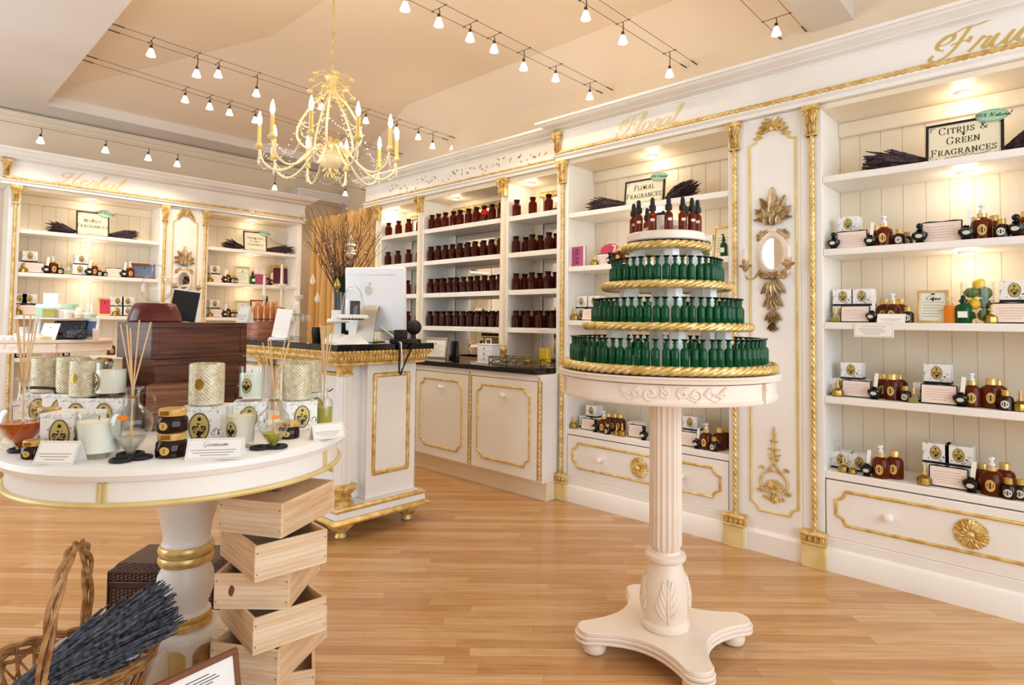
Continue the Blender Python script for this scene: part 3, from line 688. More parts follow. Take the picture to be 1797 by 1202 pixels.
# ------------------------------------------------------------------ left run
LR = (0, 7.134, 0)
woody = shelving('white woody shelving bay behind the small far table', LR, 0, .915, 2.085, .085, .104, SHELF, .345, 'shelving bays', ropes=(.878, 2.126))
herb = shelving('white herbaceous shelving bay beside the gold curtain', LR, 0, 2.575, 3.63, .101, .06, SHELF, .345, 'shelving bays', ropes=(2.537,))
wall_panel('white panelled pilaster with sconce on the far left wall', LR, 0, 2.19, 2.473, 2.21, 2.455, 'panelled pilasters')
o = put('sconce', make_sconce, (LX(323, 1.7, 7.12), 7.138, 0), 0); o['label'] = 'gilt mirror sconce with two candles on the far left wall panel'; o['group'] = 'mirror sconces'
ent_l = entablature('white cornice over the far left wall bays with gold rope', LR, 0, .77, 3.71, 2.512, 2.565, 2.74, 2.83, .13,
    names=(('Herbal', LX(98, 2.66, 7.1), .122, 2.59, 'faint_gold'),))
g = MB(); capital(g, .80, 2.735, .17, .045, .085, -.03, .03); g.build('corner_bracket', 'gold_leaf', ent_l)

# ------------------------------------------------------------------ bottle wall between the runs
CX0 = 3.66; CY_ = [5.40, 4.687, 3.551, 2.885]
t = thing('bottle_shelving', 'tall white three bay shelving of brown bottles above black counter', 'shelving', (CX0, 0, 0), -PI/2)
CS = [2.186, 1.877, 1.564, 1.251]; CD = .33
b = MB(); b.box(-5.5, -2.884, CD-.012, CD, .956, ZT-.01); b.build('back_panel', 'cream', t)
b = MB(); b.box(-5.5, -2.884, 0, CD-.012, ZT-.04, ZT); b.build('top_panel', 'cream', t)
BAYS = []
for i, (ya, yb) in enumerate(zip(CY_, CY_[1:])):
    xa, xb = -ya+.045, -yb-(.045 if i < 2 else .0)
    BAYS.append((xa, xb))
    for z in CS:
        b = MB(); b.box(xa, xb, .006, CD-.03, z-.042, z); b.build('shelf', 'white_paint', t, .003)
    ma, mb_ = xa+.13, xb-.06
    b = MB(); b.box(ma, mb_, CD-.022, CD-.0125, .96, ZT-.14); b.build('mirror', 'mirror', t)
    b = MB(); b.rope([(ma-.03, CD-.035, ZT-.115), (mb_+.03, CD-.035, ZT-.115)], .026, .05, False, 3, 10, .01); b.box(ma-.03, mb_+.03, CD-.03, CD-.0125, ZT-.14, ZT-.085)
    b.build('gilt_moulding', 'gold_leaf', t)
    for x in (ma-.022, mb_):
        b = MB(); b.box(x, x+.022, CD-.034, CD-.0125, .96, ZT-.14); b.build('mirror_frame', 'white_paint', t, .003)
for y in CY_[:3]:
    b = MB(); b.box(-y-.045, -y+.045, .0, CD-.012, .956, ZT-.04); b.build('divider', 'white_paint', t, .002)
    b = MB(); b.at(-y, -.008, 0)
    b.lathe([(.031, 1.10), (.027, ZT-.14)], 40, lambda a, z: 1-.12*abs(math.sin(a*8))); b.build('fluted_column', 'cream', t)
    b = MB(); capital(b, -y, ZT, .15, .062, .10, -.004, .045); b.build('capital', 'gold_leaf', t)
    b = MB(); b.at(-y, -.008, 0); b.lathe([(.034, .985), (.045, .99), (.047, 1.0), (.036, 1.012), (.034, 1.03), (.044, 1.05), (.046, 1.075), (.036, 1.09), (.038, 1.1), (.03, 1.105)], 24, lambda a, z: 1+.05*math.cos(10*a))
    b.build('column_base', 'gold_leaf', t)
    b = MB(); b.box(-y-.05, -y+.05, -.055, .0, .955, .986); b.build('column_pedestal', 'white_paint', t, .003)
ent_c = entablature('cream cornice over the brown bottle shelves with painted leaf sprays', (CX0, 0, 0), -PI/2, -5.62, -2.905, 2.512, 2.57, 2.735, 2.81, .11, rope='beads')
b = MB(); rr = random.Random(3)
for i in range(70):
    q = i/70; x = -5.25+2.2*q+rr.uniform(-.03, .03); z = 2.645+.022*math.sin(q*26)+rr.uniform(-.03, .03)
    if abs((q*5) % 1-.5) > .4: continue
    leaf(b, x, z, rr.uniform(0, 2*PI), rr.uniform(.02, .045), rr.uniform(.01, .016), -.031, .003, rr.uniform(-.6, .6), 0, 5)
b.build('painted_sprays', 'antique_gold', ent_c)

# ------------------------------------------------------------------ back counter
XF = 3.335; YE = 2.886
worktop = MB(); worktop.slab([(XF-.02, 5.62), (3.62, 5.62), (3.62, YE+.0), (XF-.02, YE+.0)], .915, .955)
o = tag(worktop.build('worktop', 'granite', None, .004), 'glossy black granite worktop along the back counter', 'worktop')
ropes = [RX(826, .55, XF), RX(946, .55, XF)]
def base_cabinet(label, ya, yb, kn, group, end=False):
    t = thing('base_cabinet', label, 'cabinet', (XF, 0, 0), -PI/2, group); xa, xb = -ya, -yb
    b = MB(); b.box(xa, xb, .02, .285, .135, .914); b.build('carcass', 'white_paint', t)
    b = MB(); b.box(xa, xb, .07, .285, 0, .134); b.build('toe_kick', 'cream', t)
    b = MB(); b.box(xa+.008, xb-.034, .0, .019, .15, .86); d = b.build('door', 'white_paint', t, .003)
    b = MB(); b.box(xa+.0, xb-.0, .002, .02, .868, .914); b.build('top_rail', 'white_paint', t, .002)
    w = xb-xa
    m = MB(); flat_ring(m, notch(xa+.08, xb-.105, .235, .805, .05, 0), .017, .010); m.build('moulding', 'gold', d)
    k = MB(); k.at(xa+w*kn, 0, .74, 0, PI/2); k.lathe([(0, 0), (.012, 0), (.009, .012), (.019, .02), (.021, .03), (.015, .038), (0, .041)], 16); k.build('knob', 'white_paint', d)
    r = MB(); r.rope([(xb-.016, .008, .15), (xb-.016, .008, .9)], .013, .1, False, 3, 18); r.build('rope_moulding', 'gold', t)
wd = ropes[0]-ropes[1]
base_cabinet('white base cabinet at the right end of the black back counter', ropes[0], ropes[1]-.014, .5, 'base cabinets')
base_cabinet('white base cabinet beside the gilded sales counter', ropes[0]+wd, ropes[0], .5, 'base cabinets')
base_cabinet('farthest white base cabinet of the back counter, beside the gold curtain', ropes[0]+2*wd, ropes[0]+wd, .5, 'base cabinets')

# ------------------------------------------------------------------ curtain closing the corner doorway
def curtain(label, a, c, zt, zb, folds, amp, gather, group=None):
    a, c = Vector(a), Vector(c); d = (c-a); nn = Vector((-d.y, d.x)).normalized(); n = folds*10; k = 14; vs = []
    for i in range(k+1):
        q = i/k; z = zb+(zt-zb)*q; pull = gather*math.sin(PI*min(1, (1-q)*1.3))
        for j in range(n+1):
            s = j/n; ss = s+pull*(.5-s)*.5
            p = a+d*ss + nn*(amp*math.sin(s*folds*2*PI+.6*math.sin(q*3))*(1-.35*q) + .015*math.sin(s*17+q*5))
            vs.append((p.x, p.y, z))
    b = MB(); b.add(vs, [(i*(n+1)+j, i*(n+1)+j+1, (i+1)*(n+1)+j+1, (i+1)*(n+1)+j) for i in range(k) for j in range(n)])
    o = b.build('curtain', 'curtain_silk'); so = o.modifiers.new('thickness', 'SOLIDIFY'); so.thickness = .004
    return tag(o, label, 'curtain', group)
curtain('gold silk curtain left of the twig vase, beside the herbaceous bay', (3.74, 7.0), (3.80, 6.35), 2.55, .02, 5, .085, .25, 'gold curtains')
curtain('gold silk curtain right of the twig vase, beside the bottle shelves', (3.80, 6.32), (3.72, 5.52), 2.55, .02, 5, .085, .1, 'gold curtains')
# ------------------------------------------------------------------ furniture
def wrap(mb, r, a0):                       # bend a flat relief (x along the arc, -y outward) round a drum
    mb.v = [((r-y)*math.cos(a0+x/r), (r-y)*math.sin(a0+x/r), z) for x, y, z in mb.v]; return mb
def ringpts(r, z, n=64): return [(r*math.cos(2*PI*i/n), r*math.sin(2*PI*i/n), z) for i in range(n)]

# ---- gilded sales counter
IX0, IY0, IX1, IY1, WT = 1.88, 3.16, 2.55, 5.6, 1.155
t = thing('sales_counter', 'gilded white sales counter on gold feet with fluted corner columns', 'counter')
b = MB(); b.slab([(IX0-.03, IY0-.03), (IX1+.02, IY0-.03), (IX1+.02, IY1), (IX0-.03, IY1)], WT-.04, WT); b.build('worktop', 'granite', t, .004)
rect = [(IX0+.03, IY0+.03), (IX0+.03, IY1-.05), (IX1-.03, IY1-.05), (IX1-.03, IY0+.03)][::-1]
b = MB(); sweep_path(b, [(0, 1.025), (.012, 1.03), (.012, 1.04), (.004, 1.045), (.012, 1.055), (.034, 1.085), (.04, 1.09), (.04, 1.1), (.055, 1.105), (.055, 1.115), (0, 1.115)], rect, True)
fz = b.build('frieze', 'gold_leaf', t)
b = MB()
n = 24
for i in range(n): b.ball((IX0-.02+(IX1-IX0+.03)*(i+.5)/n, IY0-.026, 1.107), .0125, 8)
n = 84
for i in range(n): b.ball((IX0-.026, IY0-.02+(IY1-IY0)*(i+.5)/n, 1.107), .0125, 8)
b.build('bead_moulding', 'gold', fz)
b = MB()
for i in range(30):
    b.at(IX0+.01+(IX1-IX0-.02)*(i+.5)/30, IY0+.0, 0); leaf(b, 0, 1.088, -PI/2, .036, .02, 0, .012, 0, 0, 5)
b.build('leaf_moulding', 'gold', fz)
b = MB()
for i in range(100):
    b.at(IX0+.0, IY0+.02+(IY1-IY0-.1)*(i+.5)/100, 0, -PI/2); leaf(b, 0, 1.088, -PI/2, .036, .02, 0, .012, 0, 0, 5)
b.build('leaf_moulding', 'gold', fz)
bx0, by0, bx1, by1 = IX0+.17, IY0+.07, IX1-.05, IY1-.1
b = MB(); b.slab([(bx0, by0+.08), (bx0+.075, by0+.08), (bx0+.075, by0), (bx1, by0), (bx1, by1), (bx0, by1)], .195, 1.03); b.build('body', 'white_paint', t, .003)
m = MB(); m.at(0, by0, 0); flat_ring(m, notch(bx0+.13, bx1-.06, .345, .955, .001), .03, .012); m.build('panel_moulding', 'gold_leaf', t)
for ya, yb in ((by0+.16, 4.1), (4.25, 5.2)):
    m = MB(); m.at(bx0, 0, 0, -PI/2); flat_ring(m, notch(-yb, -ya, .345, .955, .001), .03, .012); m.build('panel_moulding', 'gold_leaf', t)
prect = [(IX0+.03, IY0+.03), (IX0+.03, IY1-.05), (IX1-.03, IY1-.05), (IX1-.03, IY0+.03)][::-1]
b = MB(); sweep_path(b, [(0, .10), (.045, .10), (.05, .112), (.035, .125), (.028, .13)], prect, True); b.build('lower_gold_moulding', 'gold', t)
b = MB(); sweep_path(b, [(0, .131), (.024, .131), (.02, .168), (0, .168)], prect, True); b.slab(prect[::-1], .11, .194); b.build('plinth', 'white_paint', t)
b = MB(); sweep_path(b, [(0, .169), (.018, .169), (.028, .178), (.028, .184), (.016, .194), (0, .194)], prect, True); b.build('upper_gold_moulding', 'gold', t)
for cx, cy in ((IX0+.10, IY0+.10), (IX0+.10, IY1-.15), (IX0+.1, 4.35)):
    c = MB(); c.at(cx, cy, 0); c.lathe([(.052, .315), (.054, .5), (.044, .965)], 48, lambda a, z: 1-.13*abs(math.sin(a*8))); col = c.build('fluted_column', 'white_paint', t)
    g = MB(); g.at(cx, cy, 0); g.lathe([(.07, .195), (.072, .205), (.06, .215), (.05, .225), (.062, .235), (.05, .248), (.058, .262), (.08, .285), (.088, .298), (.08, .308), (.056, .318)], 28, lambda a, z: 1+(.09*math.cos(14*a) if .25 < z < .31 else 0))
    g.build('column_base', 'gold_leaf', col)
    g = MB(); g.at(cx, cy, 0); g.lathe([(.045, .962), (.056, .966), (.056, .975), (.045, .98), (.047, .99), (.06, 1.015), (.066, 1.026)], 28, lambda a, z: 1+(.08*math.cos(10*a) if z > .98 else 0)); g.build('capital', 'gold_leaf', col)
for cx, cy in ((IX0+.09, IY0+.09), (IX1-.09, IY0+.09), (IX0+.09, IY1-.12), (IX1-.09, IY1-.12)):
    g = MB(); g.at(cx, cy, 0); g.lathe([(.03, 0), (.036, .008), (.03, .02), (.026, .03), (.045, .045), (.07, .07), (.074, .085), (.06, .1)], 24, lambda a, z: 1+(.1*math.cos(9*a) if z > .035 else 0)); g.build('foot', 'gold_leaf', t)

# ---- round cream display table, tiered stand
TA = (2.212, 1.229)
def display_table(label, loc, group):
    t = thing('display_table', label, 'table', (*loc, 0), 0, group)
    b = MB(); b.lathe([(0, 1.092), (.41, 1.092), (.43, 1.096), (.432, 1.104), (.424, 1.108), (.43, 1.112), (.426, 1.117), (0, 1.117)], 72); b.build('tabletop', 'table_cream', t)
    b = MB(); b.lathe([(.38, 1.018), (.414, 1.018), (.418, 1.024), (.418, 1.03), (.411, 1.034), (.411, 1.09), (.38, 1.0915)], 72); ap = b.build('apron', 'table_cream', t)
    fa = math.atan2(-TA[1], -TA[0])
    g = MB()
    for s in (-1, 1):
        scroll(g, s*.03, 1.062, .018, -.001, .0045, PI/2, 1.3, s, 16); scroll(g, s*.075, 1.058, .022, -.001, .005, -PI/2, 1.3, s, 18); scroll(g, s*.125, 1.062, .018, -.001, .0045, PI/2, 1.2, s, 16); scroll(g, s*.165, 1.055, .012, -.001, .004, 0, 1.2, s, 14)
        for i, (x, a) in enumerate(((.015, .5), (.05, -.4), (.1, .4), (.14, -.3), (.155, .5))): leaf(g, s*x, 1.06, a if s > 0 else PI-a, .04, .016, -.0, .008, s*.5)
        g.tube([(s*(.02+.15*i/12), -.001, 1.045+.008*math.sin(i*1.1)) for i in range(13)], .003, 6)
    wrap(g, .411, fa+.06); g.build('carved_scrolls', 'table_cream', ap)
    for da in (.95, -1.2, 2.4, -2.6):
        k = MB(); k.box(-.006, .006, -.012, .0, 1.02, 1.09); k.ball((0, -.01, 1.075), .009, 8, 1.4); wrap(k, .411, fa+da); k.build('apron_bracket', 'table_cream', ap)
    b = MB(); b.lathe([(.052, .40), (.064, .42), (.062, .9), (.064, 1.017)], 60, lambda a, z: 1-.11*abs(math.sin(a*9))); col = b.build('fluted_column', 'table_cream', t)
    b = MB(); b.lathe([(.088, .1), (.093, .106), (.093, .122), (.082, .132), (.086, .15), (.093, .2), (.092, .235), (.082, .29), (.068, .335), (.062, .355), (.078, .365), (.081, .375), (.078, .385), (.06, .392), (.056, .401)], 40); v = b.build('vase_base', 'table_cream', t)
    for i in range(4):
        g = MB()
        for s in (-1, 1):
            for q in range(4): leaf(g, s*.004, .155+.03*q, PI/2-s*(.75-.1*q), .085-.008*q, .03, .0, .010, s*.5, 0, 6)
        leaf(g, 0, .14, PI/2, .17, .018, -.003, .008)
        g.v = [(x, y, z) for x, y, z in g.v]
        def rad(z): return np.interp(z, [.1, .15, .2, .235, .29, .335], [.09, .086, .093, .092, .082, .068])
        g.v = [((rad(z)-y)*math.cos(fa+.15+i*PI/2+x/.09), (rad(z)-y)*math.sin(fa+.15+i*PI/2+x/.09), z) for x, y, z in g.v]
        g.build('acanthus_leaf', 'table_cream', v)
    pl = []
    c = .235
    for i in range(4):                                   # lobed corners joined by concave sides
        a0 = PI/4+.1+i*PI/2; cx, cy = c*math.sqrt(2)*.92*math.cos(a0), c*math.sqrt(2)*.92*math.sin(a0)
        for j in range(9): a = a0-1.05+2.1*j/8; pl.append((cx+.062*math.cos(a), cy+.062*math.sin(a)))
        a1 = a0+PI/2; e = pl[-1]; nx = (c*math.sqrt(2)*.92*math.cos(a1)+.062*math.cos(a1-1.05), c*math.sqrt(2)*.92*math.sin(a1)+.062*math.sin(a1-1.05))
        mx, my = math.cos(a0+PI/4), math.sin(a0+PI/4)
        for j in range(1, 10):
            q = j/10; d = .085*math.sin(PI*q)**.9; pl.append((e[0]+(nx[0]-e[0])*q-mx*d, e[1]+(nx[1]-e[1])*q-my*d))
    b = MB()
    for z0, z1, s in ((.054, .066, 1.0), (.066, .072, .975), (.072, .084, 1.0), (.084, .1, .97)): b.slab([(x*s, y*s) for x, y in pl], z0, z1)
    b.v = [(x+.02, y+.014, z) for x, y, z in b.v]; b.build('base_plate', 'table_cream', t, .004)
    for i in range(4):
        a = PI/4+.1+i*PI/2; f = MB(); f.at(.02+.29*math.cos(a), .014+.29*math.sin(a), 0); f.lathe([(.025, 0), (.042, .008), (.048, .025), (.044, .045), (.036, .054)], 20); f.build('bun_foot', 'table_cream', t)
    return t
display_table('tall round cream display table carrying the tiered green bottles', TA, 'round display tables')
t2 = display_table('tall round cream display table by the far left shelves', (1.04, 6.25), 'round display tables')
TIERS = [(.392, 1.150), (.307, 1.300), (.232, 1.458)]
t = thing('tiered_stand', 'round tiered white stand edged with gold rope on the display table', 'stand', (*TA, 0))
b = MB(); b.lathe([(0, 1.118), (.25, 1.118), (.25, 1.127), (0, 1.127)], 48); b.build('turntable', 'black', t)
for i, (r, z) in enumerate(TIERS + [(.150, 1.615)]):
    b = MB(); b.lathe([(0, z-.022), (r+.005, z-.022), (r+.005, z), (0, z)], 64); d = b.build('tier_disc', 'white_paint', t)
    b = MB(); b.rope(ringpts(r+.013, z-.013, 72), .0165, .13, True, 4, 24, .004); b.build('rope_edge', 'gold', d)
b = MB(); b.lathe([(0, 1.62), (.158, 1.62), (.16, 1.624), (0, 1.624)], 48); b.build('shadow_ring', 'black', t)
b = MB(); b.lathe([(0, 1.624), (.150, 1.624), (.155, 1.63), (.155, 1.655), (.15, 1.66), (0, 1.66)], 56); top = b.build('top_drum', 'table_cream', t)
b = MB(); b.lathe([(0, 1.66), (.088, 1.66), (.088, 1.685), (.05, 1.685), (.05, 1.715), (.0, 1.715)], 40); b.build('top_step', 'white_paint', t)
for (r0, z0), (r1, z1), npost in ((TIERS[0], TIERS[1], 6), (TIERS[1], TIERS[2], 6), (TIERS[2], (.155, 1.615), 4)):
    for i in range(npost):
        a = 2*PI*i/npost + math.atan2(-TA[1], -TA[0])+.18; rr_ = r1*.74; p = MB(); p.at(rr_*math.cos(a), rr_*math.sin(a), 0, a); p.lathe([(.032, z0), (.032, z1-.022)], 6); p.build('support_post', 'white_paint', t)

def make_green_bottle():
    t = thing('green_bottle', 'x', 'bottle')
    b = MB(); b.lathe([(0, 0), (.0135, 0), (.0149, .002), (.0149, .054), (.013, .060), (.0065, .066), (.006, .078), (.0085, .079), (.0085, .083), (0, .083)], 14); b.build('glass_body', 'green_glass', t)
    s = MB(); s.lathe([(0, .083), (.006, .083), (.006, .087), (.013, .094), (.0125, .096), (0, .0955)], 12); s.build('flared_stopper', 'green_stopper', t)
    return t
TN = ['lowest', 'middle', 'upper']
for k, (r, z) in enumerate(TIERS):
    rr = random.Random(k); rows = [(r-.022, None)]
    n = int(2*PI*(r-.022)/.0318)
    fa = math.atan2(-TA[1], -TA[0]); pts = []
    for i in range(n):
        a = fa+2*PI*i/n + rr.uniform(-.012, .012)
        if k < 1 and rr.random() < .03: continue
        pts.append((math.cos(a-fa), a))
    pts.sort(key=lambda p: proj(TA[0]+r*math.cos(p[1]), TA[1]+r*math.sin(p[1]), z)[0])
    cnt = {True: 0, False: 0}
    for c, a in pts:
        fr = c > .0; cnt[fr] += 1
        q = r-.022+rr.uniform(-.003, .003)
        o = put('green', make_green_bottle, (TA[0]+q*math.cos(a), TA[1]+q*math.sin(a), z), rr.uniform(0, 6))
        o['label'] = f"green glass bottle, {ordinal(cnt[fr])} from the left along the {'front' if fr else 'back'} of the {TN[k]} tier"; o['group'] = f'green bottles on the {TN[k]} tier'
def make_dropper():
    t = thing('dropper_bottle', 'x', 'bottle')
    b = MB(); b.lathe([(0, 0), (.0145, 0), (.0155, .002), (.0155, .056), (.013, .064), (.008, .069), (.008, .074), (0, .074)], 16); g = b.build('amber_body', 'amber_glass', t)
    l = MB(); l.box(-.007, .007, -.0162, -.0152, .034, .044); l.build('paper_label', 'pink_paper', g)
    s = MB(); s.lathe([(0, .074), (.0115, .074), (.0125, .076), (.0125, .092), (.010, .095), (.0085, .098), (.0085, .108), (.006, .122), (.0, .126)], 16, lambda a, z: 1+(.04*math.cos(20*a) if z < .093 else 0)); s.build('rubber_dropper', 'black_rubber', t)
    return t
camdir = math.atan2(-1, -1)
dp = [(1106, 412, 0), (1121, 410, 0), (1145, 405, 0), (1173, 403, 0), (1198, 403, 0), (1214, 405, 0), (1224, 409, 0), (1136, 400, 1), (1205, 400, 1)]
nd = [0, 0]
for u, v, back in sorted(dp):
    a_ = None; best = 9
    for i in range(360):
        a = 2*PI*i/360; q = .128
        x, y = TA[0]+q*math.cos(a), TA[1]+q*math.sin(a); dd = math.cos(a-fa)
        if (dd < -.2) != bool(back): continue
        e = abs(proj(x, y, 1.66)[0]-u)
        if e < best: best = e; a_ = (x, y)
    nd[back] += 1
    o = put('dropper', make_dropper, (a_[0], a_[1], 1.66), -PI/4+R.uniform(-.3, .3), 1.06)
    o['label'] = f"amber dropper bottle, {ordinal(nd[back])} from the left at the {'back' if back else 'front'} of the topmost drum"; o['group'] = 'dropper bottles on the top drum'
t = thing('tester_jar', 'small white lidded jar among the dropper bottles on top', 'jar', (TA[0]-.02, TA[1]-.0, 1.715))
b = MB(); b.lathe([(0, 0), (.03, 0), (.031, .02), (0, .02)], 20); j = b.build('jar_body', 'white', t); b = MB(); b.lathe([(0, .02), (.032, .02), (.032, .03), (.008, .032), (.006, .04), (0, .042)], 20); b.build('lid', 'black', t)

# ---- large round white table in front
LA = (.86, 2.51); LZ = .865
t = thing('pedestal_table', 'round white pedestal table with gold bands in the left foreground', 'table', (*LA, 0))
b = MB(); b.lathe([(0, .814), (.55, .814), (.573, .821), (.582, .839), (.577, .856), (.562, .865), (0, .865)], 96); b.build('tabletop', 'white_paint', t)
b = MB(); b.lathe([(.52, .747), (.548, .747), (.548, .8135), (.52, .8135)], 96); ap = b.build('apron', 'white_paint', t)
b = MB(); b.tube(ringpts(.554, .746, 96), .0095, 8, True); b.build('gold_band', 'gold_paint', ap)
fa2 = math.atan2(-LA[1], -LA[0])
for da in (-.42, .95, 2.2, -1.8):
    for e in (-.0085, .0085):
        k = MB(); k.box(e-.006, e+.006, -.006, 0, .753, .813); wrap(k, .548, fa2+da); k.build('gold_strip', 'gold_paint', ap, .003)
b = MB(); b.lathe([(.09, .13), (.09, .19), (.079, .2), (.082, .22), (.096, .26), (.100, .295), (.096, .33), (.082, .36), (.080, .375), (.086, .38), (.086, .45), (.082, .455), (.081, .475), (.086, .51), (.102, .57), (.112, .62), (.112, .68), (.102, .73), (.106, .747)], 56); b.build('baluster', 'white_paint', t)
b = MB()
for z in (.39, .427): b.lathe([(.086, z-.018), (.092, z-.016), (.097, z-.004), (.097, z+.006), (.092, z+.016), (.086, z+.018)], 48)
b.build('gold_collar', 'gold', t)
b = MB()
for z, r in ((.155, .098), (.178, .093)): b.lathe([(.085, z-.013), (r-.003, z-.012), (r, z), (r-.003, z+.011), (.085, z+.013)], 48)
b.build('gold_foot_ring', 'gold', t)
b = MB(); b.at(rz=PI/8+.2); b.lathe([(.14, .0), (.142, .115), (.13, .132), (.1, .14)], 8); oc = b.build('octagonal_plinth', 'white_paint', t, .004)
for i in range(8):
    g = MB(); w_ = .042; pts = [(-w_, .004), (w_, .004), (w_, .07)] + [(w_*math.cos(PI*j/10), .07+.03*math.sin(PI*j/10)) for j in range(1, 10)] + [(-w_, .07)]
    g.at(rz=i*PI/4+.2+PI/2); g.prism(pts, -.1325, -.128); g.build('gilt_arch', 'gold_paint' if i % 2 else 'antique_gold', oc)
for i in range(4):                                     # ridged quarter-round feet
    a = fa2-.62+i*PI/2; f = MB(); f.at(rz=a)
    for j in range(4):
        r_ = .125-.0; y0 = -.036+.018*j
        pts = [(.135, 0.0), (.135+r_*.95, 0.0)] + [(.135+r_*.95*math.cos(PI/2*q/8), r_*.92*math.sin(PI/2*q/8)) for q in range(1, 9)]
        f.prism([(x, z) for x, z in pts], y0+.002, y0+.016)
        f.prism([(x*.985, z*.965) for x, z in pts], y0-.001, y0+.018)
    f.build('ridged_foot', 'table_cream', t)

# ---- pine crates
def make_crate(lid):
    def f():
        t = thing('pine_crate', 'x', 'crate'); X, Y, Z, th = .1275, .165, .118, .011
        for nm, bx in (('front_board', (-X, X, -Y, -Y+th, 0, Z)), ('back_board', (-X, X, Y-th, Y, 0, Z)), ('side_board', (-X, -X+th, -Y+th, Y-th, 0, Z)), ('side_board', (X-th, X, -Y+th, Y-th, 0, Z)), ('bottom_board', (-X+th, X-th, -Y+th, Y-th, 0, .01))):
            b = MB(); b.box(*bx); b.build(nm, 'pine_pale' if nm[0] in 'fb' else 'pine', t, .0015)
        for z in (.025, .093):
            for x in (-X+.008, X-.008): b = MB(); b.at(x, -Y-.0004, z, 0, PI/2); b.lathe([(0, 0), (.0022, 0), (.0022, .001), (0, .001)], 8); b.build('nail', 'dark_wire', t)
        if lid:
            b = MB(); b.box(-X+th+.001, X-th-.001, -Y+th+.001, Y-th-.001, Z-.014, Z-.004); l = b.build('lid', 'pine', t, .002)
            s = MB(); s.at(0, -.02, Z-.0035, 0, -PI/2)
            s.T = Matrix.Translation((-.02, -.02, Z-.0035)) @ Matrix.Rotation(PI/2, 4, 'X') @ Matrix.Scale(-1, 4, (0, 1, 0))
            o_ = oval(.034, .02); s.tube([(x, 0, z) for x, z in o_], .0011, 6, True)
            s.prism([(-.022, .004), (-.006, .008), (-.004, -.004), (-.014, -.01), (-.024, -.004)], -.0006, .0004); s.prism([(.002, .003), (.02, .006), (.022, -.002), (.004, -.006)], -.0006, .0004)
            s.build('stamp', 'dark_leather', l)
        return t
    return f
cr = [(.985, 2.06, -28, 'pine crate on the floor, lowest of the crate stack'), (.955, 2.045, -58, 'pine crate resting on the lowest crate, second from the floor'), (.948, 2.035, -4, 'pine crate third from the floor in the twisted stack'), (.953, 2.066, -46.7, 'pine crate with dark knot on its face, third from the top'), (.944, 2.035, -3, 'open pine crate right under the lidded crate'), (.985, 2.075, -62, 'lidded pine crate with an oval stamp, topmost of its stack')]
for i, (x, y, a, lb) in enumerate(cr):
    o = put('crate%d' % (i == 5), make_crate(i == 5), (x+.055, y+.052, .1182*.97*i), math.radians(a), .97); o['label'] = lb; o['group'] = 'pine crates stacked under the table'
    if i == 3: k = MB(); k.prism([(-.068+.010*math.cos(q)*(1+.2*math.sin(2*q)), .062+.019*math.sin(q)) for q in [2*PI*j/20 for j in range(20)]], -.1654, -.1648); k.build('wood_knot', 'wood_frame', o)

# ---- basket with lavender, woven trunk, notice board
BX, BY, BA = .465, 2.40, -.47
t = thing('wicker_basket', 'oval wicker basket with a tall twisted handle on the floor', 'basket', (BX, BY, 0), BA)
la, lb_ = .255, .195
def br(z): return .74+.26*min(1, z/.2)
def el(a, z, k=1): return (la*br(z)*k*math.cos(a), lb_*br(z)*k*math.sin(a), z)
b = MB(); b.lathe([(0, .004), (.72, .004), (.74, .012), (0, .014)], 40, None, la, lb_); b.build('woven_base', 'wicker', t)
b = MB()
for i in range(30):
    a = 2*PI*i/30; b.tube([el(a, .008), el(a+.03, .07), el(a+.06, .13), el(a+.03, .2)], .0055, 6)
for i in range(30):
    a = 2*PI*i/30; b.tube([el(a, .06, 1.01), el(a+.12, .11, 1.02), el(a+.24, .16, 1.01)], .0035, 5); b.tube([el(a+.24, .06, .99), el(a+.12, .11, .98), el(a, .16, .99)], .0035, 5)
b.build('side_lattice', 'wicker', t)
for z, r in ((.03, .006), (.05, .006)):
    b = MB(); b.rope([el(2*PI*i/48, z) for i in range(48)], r*1.5, .05, True, 3, 8); b.build('woven_band', 'wicker', t)
b = MB()
for k_, (z, r, q) in enumerate(((.165, .007, 1.01), (.18, .008, 1.02), (.197, .009, 1.03), (.207, .008, 1.0))): b.tube([el(2*PI*i/60, z+.005*math.sin(i*(1.3+.4*k_)), q+.018*math.sin(i*1.9+k_*2)) for i in range(60)], r, 6, True)
b.build('braided_rim', 'wicker', t)
b = MB(); hp = [(0.02*math.sin(q*3), -lb_*1.0*math.cos(PI*q), .06+.50*math.sin(PI*q)**.62) for q in [i/40 for i in range(41)]]
for ph in (0, 2.1, 4.2):
    b.tube([(p[0]+.012*math.cos(i*.42+ph), p[1]+.010*math.sin(i*.42+ph), p[2]+.004*math.sin(i*.42+ph)) for i, p in enumerate(hp)], .0075, 6)
b.build('twisted_handle', 'wicker', t)
t = thing('tissue_paper', 'crumpled white tissue paper lining the wicker basket', 'paper', (BX, BY, 0), BA)
b = MB(); rr = random.Random(5); n_ = 20; vs = []
for i in range(n_+1):
    for j in range(n_+1):
        x, y = -1+2*i/n_, -1+2*j/n_; s = 1/max(1, math.hypot(x, y)); x *= s; y *= s; q = math.hypot(x, y)
        vs.append((x*la*.84, y*lb_*.84, .075+.11*q**3*(.6+.5*math.sin(4*math.atan2(y, x)+1)) + rr.uniform(-.012, .012)))
b.add(vs, [(i*(n_+1)+j, (i+1)*(n_+1)+j, (i+1)*(n_+1)+j+1, i*(n_+1)+j+1) for i in range(n_) for j in range(n_)]); b.build('sheet', 'white', t, 0, 20)
